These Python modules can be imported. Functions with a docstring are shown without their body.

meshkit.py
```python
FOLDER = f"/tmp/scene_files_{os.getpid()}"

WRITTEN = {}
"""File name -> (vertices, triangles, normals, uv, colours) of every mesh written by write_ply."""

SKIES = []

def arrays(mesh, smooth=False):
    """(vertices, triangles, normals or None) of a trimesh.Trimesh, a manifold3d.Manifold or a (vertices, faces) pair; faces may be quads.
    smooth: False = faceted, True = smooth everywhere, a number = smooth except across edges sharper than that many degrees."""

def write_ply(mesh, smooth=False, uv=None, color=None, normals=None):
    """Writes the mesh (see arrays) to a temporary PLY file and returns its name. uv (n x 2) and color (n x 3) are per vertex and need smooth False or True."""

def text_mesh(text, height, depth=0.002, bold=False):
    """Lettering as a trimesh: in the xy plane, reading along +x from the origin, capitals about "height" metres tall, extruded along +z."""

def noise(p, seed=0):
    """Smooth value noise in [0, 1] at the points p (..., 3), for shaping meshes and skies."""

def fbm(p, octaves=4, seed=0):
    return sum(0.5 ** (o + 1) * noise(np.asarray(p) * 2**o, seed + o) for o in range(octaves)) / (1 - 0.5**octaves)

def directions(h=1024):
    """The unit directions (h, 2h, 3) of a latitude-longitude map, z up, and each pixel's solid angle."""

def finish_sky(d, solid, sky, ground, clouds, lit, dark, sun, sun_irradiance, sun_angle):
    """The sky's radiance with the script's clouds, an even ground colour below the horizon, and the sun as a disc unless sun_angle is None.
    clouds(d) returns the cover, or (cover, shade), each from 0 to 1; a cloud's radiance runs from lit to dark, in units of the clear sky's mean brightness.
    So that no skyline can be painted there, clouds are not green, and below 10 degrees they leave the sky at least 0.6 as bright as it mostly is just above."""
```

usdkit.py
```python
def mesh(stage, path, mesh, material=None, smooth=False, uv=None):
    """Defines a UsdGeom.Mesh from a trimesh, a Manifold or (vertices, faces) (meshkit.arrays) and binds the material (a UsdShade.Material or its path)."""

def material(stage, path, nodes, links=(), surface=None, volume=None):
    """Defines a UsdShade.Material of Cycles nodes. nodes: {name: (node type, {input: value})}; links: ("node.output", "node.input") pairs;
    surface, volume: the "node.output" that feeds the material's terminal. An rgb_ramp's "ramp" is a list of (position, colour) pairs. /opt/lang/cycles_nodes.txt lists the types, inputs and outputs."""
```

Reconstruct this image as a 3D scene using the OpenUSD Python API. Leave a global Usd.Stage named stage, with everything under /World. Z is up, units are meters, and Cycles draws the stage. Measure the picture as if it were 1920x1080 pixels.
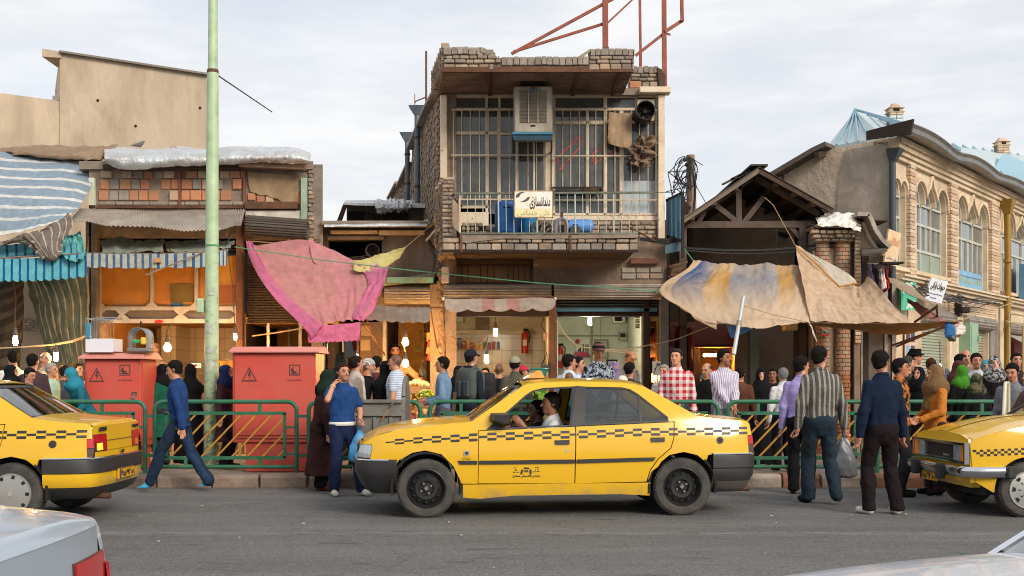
import math,random
import numpy as np
import trimesh,shapely
import shapely.geometry as sg
import shapely.ops as so
import manifold3d as m3
import usdkit,meshkit
from scipy.ndimage import zoom as ndzoom
from scipy.spatial import Delaunay
from scipy.interpolate import PchipInterpolator,RectBivariateSpline
from pxr import Usd,UsdGeom,UsdLux,UsdShade,Gf,Sdf,Vt
random.seed(7);np.random.seed(7)
stage=Usd.Stage.CreateInMemory()
UsdGeom.SetStageUpAxis(stage,"Z");UsdGeom.SetStageMetersPerUnit(stage,1.)
UsdGeom.Xform.Define(stage,"/World");UsdGeom.Scope.Define(stage,"/World/Looks")
def MT(name,*a,**k):return usdkit.material(stage,"/World/Looks/"+name,*a,**k)
F,HY,HC=2200.,712.,1.42
cam=UsdGeom.Camera.Define(stage,"/World/camera")
cam.AddTranslateOp().Set((0,0,HC));cam.AddRotateXOp().Set(90)
cam.CreateHorizontalApertureAttr(36.);cam.CreateVerticalApertureAttr(36.*9/16)
cam.CreateFocalLengthAttr(F*36/1920)
cam.CreateVerticalApertureOffsetAttr((HY-540)*36/1920)
cam.CreateClippingRangeAttr((.1,5000));cam.CreateFStopAttr(0.)
cam.CreateExposureAttr(.3)
SUN_DIR=np.array([.52,-.7,.49]);SUN_DIR/=np.linalg.norm(SUN_DIR)
SKY=MT("sky",{"tc":("texture_coordinate",{}),"sky":("sky_texture",{"sky_type":"single_scattering","sun_disc":False,"sun_elevation":float(np.arcsin(SUN_DIR[2])),"sun_rotation":float(np.arctan2(SUN_DIR[0],SUN_DIR[1])),"air_density":1.,"aerosol_density":2.,"ozone_density":1.}),"mp":("mapping",{"scale":(1.3,1.3,5.5)}),"n1":("noise_texture",{"scale":2.6,"detail":5.,"roughness":.55,"distortion":.3}),"r1":("map_range",{"from_min":.36,"from_max":.6,"to_min":.78,"to_max":1.,"clamp":True}),"n2":("noise_texture",{"scale":4.3,"detail":5.,"roughness":.6}),"r2":("rgb_ramp",{"ramp":[(.28,(5.25,5.4,5.7)),(.46,(5.6,5.7,5.9)),(.58,(6.1,6.15,6.25)),(.75,(6.6,6.55,6.45))]}),"mx":("mix_color",{}),"bg":("background_shader",{"strength":.127})},[("tc.generated","mp.vector"),("mp.vector","n1.vector"),("n1.fac","r1.value"),("mp.vector","n2.vector"),("n2.fac","r2.fac"),("r1.result","mx.fac"),("sky.color","mx.a"),("r2.color","mx.b"),("mx.result","bg.color")],surface="bg.background")
dome=UsdLux.DomeLight.Define(stage,"/World/sky")
UsdShade.MaterialBindingAPI.Apply(dome.GetPrim()).Bind(SKY)
dome.GetPrim().SetCustomDataByKey("kind","structure");dome.GetPrim().SetCustomDataByKey("label","pale overcast evening sky with thin white clouds")
sun=UsdLux.DistantLight.Define(stage,"/World/sun")
sun.CreateNormalizeAttr(True);sun.CreateIntensityAttr(.7);sun.CreateAngleAttr(24.);sun.CreateColorAttr((1.,.9,.78))
_q=Gf.Rotation(Gf.Vec3d(0,0,1),Gf.Vec3d(*map(float,SUN_DIR))).GetQuat()
sun.AddOrientOp().Set(Gf.Quatf(float(_q.GetReal()),*map(float,_q.GetImaginary())))
def P(px,py,Y):
 """The point at distance Y that the photograph shows at (px, py)."""
 return np.array([(px-960)*Y/F,Y,HC+(HY-py)*Y/F])
def V(*a):return np.array(a,float)
def cat(ms):
 ms=[m for m in ms if m is not None and len(m[1])]
 if not ms:return(np.zeros((0,3)),np.zeros((0,3),int))
 at=np.cumsum([0]+[len(m[0])for m in ms])
 return np.vstack([m[0]for m in ms]),np.vstack([np.asarray(m[1])+a for m,a in zip(ms,at)])
def quads(q):
 q=np.asarray(q);return np.vstack([q[:,[0,1,2]],q[:,[0,2,3]]])
def box(x0,x1,y0,y1,z0,z1):
 x0,x1=sorted((x0,x1));y0,y1=sorted((y0,y1));z0,z1=sorted((z0,z1))
 v=np.array([[x,y,z]for z in(z0,z1)for y in(y0,y1)for x in(x0,x1)],float)
 return v,quads([[0,2,3,1],[4,5,7,6],[0,1,5,4],[2,6,7,3],[0,4,6,2],[1,3,7,5]])
def pbox(px0,px1,py0,py1,Y,depth):
 a,b=P(px0,py0,Y),P(px1,py1,Y)
 return box(a[0],b[0],Y,Y+depth,a[2],b[2])
def cbox(x0,x1,y0,y1,z0,z1,c=.01):
 """A box with its edges chamfered by c."""
 x0,x1=sorted((x0,x1));y0,y1=sorted((y0,y1));z0,z1=sorted((z0,z1))
 c=min(c,(x1-x0)*.45,(y1-y0)*.45,(z1-z0)*.45)
 p=[]
 for x,sx in((x0,1),(x1,-1)):
  for y,sy in((y0,1),(y1,-1)):
   for z,sz in((z0,1),(z1,-1)):
    p+=[(x+sx*c,y+sy*c,z),(x+sx*c,y,z+sz*c),(x,y+sy*c,z+sz*c)]
 return hull(np.array(p))
def hull(pts):
 m=m3.Manifold.hull_points(np.asarray(pts,float)).to_mesh()
 return np.array(m.vert_properties[:,:3],float),np.array(m.tri_verts,int)
def xf(m,mat=None,t=None):
 v=np.asarray(m[0],float)
 if mat is not None:v=v@np.asarray(mat,float).T
 if t is not None:v=v+np.asarray(t,float)
 return v,m[1]
def rotz(a):c,s=math.cos(a),math.sin(a);return np.array([[c,-s,0],[s,c,0],[0,0,1]])
def rotx(a):c,s=math.cos(a),math.sin(a);return np.array([[1,0,0],[0,c,-s],[0,s,c]])
def roty(a):c,s=math.cos(a),math.sin(a);return np.array([[c,0,s],[0,1,0],[-s,0,c]])
def tube(pts,r,sides=8,caps=True):
 p=np.asarray(pts,float);n=len(p)
 t=np.gradient(p,axis=0);t/=np.linalg.norm(t,axis=1,keepdims=True)+1e-12
 a=np.zeros_like(p);ref=np.array([0,0,1.])if abs(t[0,2])<.9 else np.array([1.,0,0])
 for i in range(n):
  w=ref-t[i]*(ref@t[i]);w/=np.linalg.norm(w)+1e-12;a[i]=w;ref=w
 b=np.cross(t,a);an=np.arange(sides)*2*np.pi/sides
 R=np.broadcast_to(r,(n,))
 v=p[:,None]+R[:,None,None]*(np.cos(an)[None,:,None]*a[:,None]+np.sin(an)[None,:,None]*b[:,None])
 i,j=np.meshgrid(np.arange(n-1),np.arange(sides),indexing="ij")
 q=np.stack([i*sides+j,i*sides+(j+1)%sides,(i+1)*sides+(j+1)%sides,(i+1)*sides+j],-1).reshape(-1,4)
 v,f=v.reshape(-1,3),quads(q)
 if caps:
  k=len(v);v=np.vstack([v,p[0],p[-1]]);s=np.arange(sides);s1=(s+1)%sides
  f=np.vstack([f,np.stack([np.full(sides,k),s1,s],1),np.stack([np.full(sides,k+1),s+(n-1)*sides,s1+(n-1)*sides],1)])
 return v,f
def bar(p,q,w,h=None,up=(0,0,1)):
 """A rectangular bar from p to q: w across, h along up."""
 p,q=np.asarray(p,float),np.asarray(q,float);h=h or w
 d=(q-p)/np.linalg.norm(q-p);up=np.asarray(up,float)
 if abs(d@up)>.98:up=np.array([0,1.,0])
 s=np.cross(d,up);s/=np.linalg.norm(s);u=np.cross(s,d)
 v=np.array([o+i*s*w/2+j*u*h/2 for o in(p,q)for i,j in((-1,-1),(1,-1),(1,1),(-1,1))])
 return v,quads([[0,3,2,1],[4,5,6,7],[0,1,5,4],[1,2,6,5],[2,3,7,6],[3,0,4,7]])
def cyl(c0,c1,r0,r1=None,n=24):
 return tube([c0,c1],[r0,r0 if r1 is None else r1],n)
def revolve(prof,n=32,axis="z"):
 """prof: (r, h) pairs; turned about the axis, closed where r is 0."""
 prof=np.asarray(prof,float);an=np.arange(n)*2*np.pi/n
 v=np.stack([prof[:,None,0]*np.cos(an),prof[:,None,0]*np.sin(an),np.repeat(prof[:,1:2],n,1)],-1)
 i,j=np.meshgrid(np.arange(len(prof)-1),np.arange(n),indexing="ij")
 q=np.stack([i*n+j,i*n+(j+1)%n,(i+1)*n+(j+1)%n,(i+1)*n+j],-1).reshape(-1,4)
 v=v.reshape(-1,3)
 if axis=="y":v=v[:,[0,2,1]]*[1,1,-1]
 if axis=="x":v=v[:,[2,0,1]]
 return v,quads(q)
def extr(poly,depth,frame=None):
 """A shapely polygon extruded along +z (or through frame = (origin, xaxis, yaxis): then along their cross product)."""
 out=[]
 for g in getattr(poly,"geoms",[poly]):
  if g.is_empty or g.geom_type!="Polygon" or g.area<1e-9:continue
  m=trimesh.creation.extrude_polygon(g,depth,engine="earcut");out.append((np.array(m.vertices),np.array(m.faces)))
 v,f=cat(out)
 if frame is not None:
  o,x,y=(np.asarray(k,float)for k in frame);v=o+v[:,:1]*x+v[:,1:2]*y+v[:,2:]*np.cross(x,y)
 return v,f
def wfr(Y):return((0,Y,0),(1,0,0),(0,0,1))
def pix_poly(pts,Y):return sg.Polygon([(P(a,b,Y)[0],P(a,b,Y)[2])for a,b in pts])
def pextr(pts,Y,depth):
 """The outline given in the photograph's pixels as a slab whose front lies at distance Y."""
 return extr(pix_poly(pts,Y).buffer(0),depth,wfr(Y+depth))
def profile_x(prof,x0,x1):
 """A closed (y, z) outline pushed along x."""
 v,f=extr(sg.Polygon(prof).buffer(0),x1-x0,((x0,0,0),(0,1,0),(0,0,1)))
 return v,f
def wavy(v,amp,scale,seed=0):
 n=np.stack([meshkit.fbm(v*scale+13.7*k,3,seed+k)for k in range(3)],-1)-.5
 return v+n*2*amp
def sheet(ctrl,nu,nv,wrinkle=0.,wscale=4.,thick=.006,seed=0,k=3,hem=None,stretch=(1,1)):
 """A cloth or a sheet of metal through a grid of control points; returns (mesh, uv). hem(u) lowers the last row."""
 c=np.asarray(ctrl,float);a,b=c.shape[:2]
 u,w=np.linspace(0,1,nu),np.linspace(0,1,nv)
 g=np.stack([RectBivariateSpline(np.linspace(0,1,a),np.linspace(0,1,b),c[...,i],kx=min(k,a-1),ky=min(k,b-1))(w,u)for i in range(3)],-1)
 if hem is not None:g[...,2]-=(w[:,None]**6)*hem(u)[None,:]
 du,dw=np.gradient(g,axis=1),np.gradient(g,axis=0)
 n=np.cross(du,dw);n/=np.linalg.norm(n,axis=-1,keepdims=True)+1e-12
 if wrinkle:
  q=g*np.array([1,1,1])*wscale
  uu=np.stack(np.broadcast_arrays(u[None,:]*stretch[0]*wscale,w[:,None]*stretch[1]*wscale,np.zeros((nv,nu))),-1)
  h=meshkit.fbm(uu,4,seed)-.5;h2=np.abs(meshkit.fbm(uu*1.7+5,3,seed+9)-.5)*1.2
  g=g+n*(wrinkle*2*(h-h2))[...,None]
 i,j=np.meshgrid(np.arange(nv-1),np.arange(nu-1),indexing="ij")
 q=np.stack([i*nu+j,i*nu+j+1,(i+1)*nu+j+1,(i+1)*nu+j],-1).reshape(-1,4)
 v=g.reshape(-1,3);N=nu*nv;top=v+n.reshape(-1,3)*thick/2;bot=v-n.reshape(-1,3)*thick/2
 rim=np.concatenate([np.arange(nu-1),np.arange(nv-1)*nu+nu-1,N-1-np.arange(nu-1),(nv-1-np.arange(nv-1))*nu])
 nx=np.roll(rim,-1)
 f=np.vstack([quads(q),quads(q[:,::-1]+N),quads(np.stack([nx,rim,rim+N,nx+N],1))])
 uv=np.stack(np.broadcast_arrays(u[None,:],w[:,None]),-1).reshape(-1,2)
 return(np.vstack([top,bot]),f),np.vstack([uv,uv])
_names={}
def nbd(path):
 k=_names.get(path,0);_names[path]=k+1
 return path if k==0 else f"{path}_{k:03d}"
def setdata(prim,**kw):
 for k,v in kw.items():
  if v:prim.SetCustomDataByKey(k,v)
def put(path,mesh,material,smooth=False,uv=None,color=None):
 if isinstance(material,str):material=material.replace("@","/World/Looks/")
 m=usdkit.mesh(stage,path,(np.asarray(mesh[0],float),np.asarray(mesh[1],int)),material,smooth=(True if uv is not None or color is not None else smooth),uv=uv)
 if color is not None:
  UsdGeom.PrimvarsAPI(m).CreatePrimvar("col",Sdf.ValueTypeNames.Color3fArray,"vertex").Set(Vt.Vec3fArray.FromNumpy(np.asarray(color,np.float32)))
 return m.GetPrim()
class Thing:
 """An Xform at the thing's base; part() takes meshes in world coordinates unless the thing is local."""
 def __init__(self,name,label,category,base=(0,0,0),rz=0.,group=None,local=False,kind=None):
  self.path=nbd("/World/"+name);self.base=np.asarray(base,float);self.local=local
  x=UsdGeom.Xform.Define(stage,self.path);x.AddTranslateOp().Set(tuple(map(float,self.base)))
  if rz:x.AddRotateZOp().Set(math.degrees(rz))
  self.prim=x.GetPrim();setdata(self.prim,label=label,category=category,group=group,kind=kind)
 def P_(self,name,mesh,material,smooth=False,parent=None,uv=None,color=None,kind=None,label=None):
  if not len(mesh[1]):return None
  if not self.local:mesh=(np.asarray(mesh[0])-self.base,mesh[1])
  p=put(nbd((parent or self.path)+"/"+name),mesh,material,smooth,uv,color)
  setdata(p,kind=kind,label=label)
  return str(p.GetPath())
def single(name,mesh,material,label,category,smooth=False,group=None,kind=None,uv=None):
 p=put(nbd("/World/"+name),mesh,material,smooth,uv)
 setdata(p,label=label,category=category,group=group,kind=kind)
 return p
def rgb(h):
 """#rrggbb as linear colour."""
 c=np.array([int(h[i:i+2],16)for i in(1,3,5)])/255.
 return tuple(np.where(c<.04045,c/12.92,((c+.055)/1.055)**2.4))
def M(name,col,rough=.6,metal=0.,var=.15,scale=3.,bump=0.,bscale=40.,dirt=None,dam=.4,dsc=2.,coat=0.,spec=.5,obj=False,stretch=(1,1,1),rand=0.,trans=0.,ior=1.45,emit=None,sheen=0.,rust=None,thr=.5,bdist=.02):
 """Principled paint, stone, cloth...: base colour with broad mottling, patches of dirt, fine relief."""
 col=np.asarray(rgb(col)if isinstance(col,str)else col,float)
 n={"co":("texture_coordinate" if obj else "geometry",{}),"mp":("mapping",{"scale":stretch}),"n1":("noise_texture",{"scale":scale,"detail":5.,"roughness":.6}),"r1":("rgb_ramp",{"ramp":[(.25,tuple(col*(1-var))),(.5,tuple(col)),(.75,tuple(np.minimum(col*(1+var),.95)))]}),"p":("principled_bsdf",{"roughness":rough,"metallic":metal,"specular_ior_level":spec,"coat_weight":coat,"transmission_weight":trans,"ior":ior,"sheen_weight":sheen})}
 L=[("co.object" if obj else "co.position","mp.vector"),("mp.vector","n1.vector"),("n1.fac","r1.fac")]
 out="r1.color"
 if dirt is not None:
  d=rgb(dirt)if isinstance(dirt,str)else dirt
  n["n2"]=("noise_texture",{"scale":dsc,"detail":7.,"roughness":.68,"distortion":.6})
  n["r2"]=("map_range",{"from_min":thr-.12,"from_max":thr+.16,"to_min":0.,"to_max":dam,"clamp":True})
  n["m2"]=("mix_color",{"b":d})
  L+=[("mp.vector","n2.vector"),("n2.fac","r2.value"),("r2.result","m2.fac"),(out,"m2.a")];out="m2.result"
 if rust is not None:
  n["n3"]=("noise_texture",{"scale":dsc*6,"detail":6.,"roughness":.7})
  n["r3"]=("map_range",{"from_min":.6,"from_max":.66,"to_min":0.,"to_max":.85,"clamp":True})
  n["m3"]=("mix_color",{"b":rgb(rust)})
  L+=[("mp.vector","n3.vector"),("n3.fac","r3.value"),("r3.result","m3.fac"),(out,"m3.a")];out="m3.result"
 if rand:
  n["oi"]=("object_info",{});n["rr"]=("map_range",{"from_min":0.,"from_max":1.,"to_min":1-rand,"to_max":1+rand});n["hv"]=("hsv",{})
  L+=[("oi.random","rr.value"),("rr.result","hv.value"),(out,"hv.color")];out="hv.color"
 L.append((out,"p.base_color"))
 if bump:
  n["nb"]=("noise_texture",{"scale":bscale,"detail":6.,"roughness":.65});n["b"]=("bump",{"strength":bump,"distance":bdist})
  L+=[("mp.vector","nb.vector"),("nb.fac","b.height"),("b.normal","p.normal")]
 if emit is not None:
  n["p"][1]["emission_color"]=emit[0];n["p"][1]["emission_strength"]=emit[1]
 return MT(""+name,n,L,surface="p.BSDF")
def cloth_uv(name,stops,axis="u",repeat=1.,rough=.9,interp=False,var=.12,dirt="#8a7f70",dam=.3,transl=.25,dsc=1.2):
 """Cloth with woven or printed stripes across u or v (positions 0..1 within each repeat)."""
 n={"uv":("attribute",{"attribute":"st"}),"sx":("separate_xyz",{}),"mu":("math",{"math_type":"multiply","value2":repeat}),"fr":("math",{"math_type":"fraction"}),"rp":("rgb_ramp",{"ramp":stops,"interpolate":interp}),"g":("geometry",{}),"n1":("noise_texture",{"scale":dsc,"detail":7.,"roughness":.65,"distortion":.5}),"r1":("map_range",{"from_min":.38,"from_max":.72,"to_min":0.,"to_max":dam,"clamp":True}),"m1":("mix_color",{"b":rgb(dirt)}),"n2":("noise_texture",{"scale":9.,"detail":5.}),"r2":("map_range",{"from_min":.3,"from_max":.7,"to_min":1-var,"to_max":1+var}),"hv":("hsv",{}),"nb":("noise_texture",{"scale":22.,"detail":5.,"roughness":.6}),"b":("bump",{"strength":.35,"distance":.03}),"d":("principled_bsdf",{"roughness":rough,"specular_ior_level":.2}),"t":("translucent_bsdf",{}),"mx":("mix_closure",{"fac":transl})}
 L=[("uv.vector","sx.vector"),("sx.x" if axis=="u" else "sx.y","mu.value1"),("mu.value","fr.value1"),("fr.value","rp.fac"),("g.position","n1.vector"),("n1.fac","r1.value"),("r1.result","m1.fac"),("rp.color","m1.a"),("g.position","n2.vector"),("n2.fac","r2.value"),("r2.result","hv.value"),("m1.result","hv.color"),("hv.color","d.base_color"),("hv.color","t.color"),("g.position","nb.vector"),("nb.fac","b.height"),("b.normal","d.normal"),("d.BSDF","mx.closure1"),("t.BSDF","mx.closure2")]
 return MT(""+name,n,L,surface="mx.closure")
def gpane(name,tint=(.75,.8,.8),ior=1.5,rough=.02,gain=1.,dirty=0.):
 r0=((ior-1)/(ior+1))**2;n={"lw":("layer_weight",{"blend":.5}),"pw":("math",{"math_type":"power","value2":4.}),"f":("math",{"math_type":"multiply_add","value2":1-r0,"value3":r0,"use_clamp":True}),"t":("transparent_bsdf",{"color":tint}),"g":("glossy_bsdf",{"color":(gain,gain,gain),"roughness":rough}),"m":("mix_closure",{})}
 L=[("lw.facing","pw.value1"),("pw.value","f.value1"),("f.value","m.fac"),("t.BSDF","m.closure1"),("g.BSDF","m.closure2")];out="m.closure"
 if dirty:
  n["d"]=("diffuse_bsdf",{"color":(.42,.43,.42)});n["gp"]=("geometry",{});n["n"]=("noise_texture",{"scale":5.,"detail":6.,"roughness":.65})
  n["r"]=("map_range",{"from_min":.3,"from_max":.75,"to_min":dirty*.5,"to_max":dirty*1.5,"clamp":True});n["m2"]=("mix_closure",{})
  L+=[("gp.position","n.vector"),("n.fac","r.value"),("r.result","m2.fac"),("m.closure","m2.closure1"),("d.BSDF","m2.closure2")];out="m2.closure"
 return MT(""+name,n,[(a,b.replace("closure1","closure1"))for a,b in L],surface=out)
def emitter(name,col,strength):
 return MT(""+name,{"e":("emission",{"color":col,"strength":strength})},[],surface="e.emission")
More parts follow.
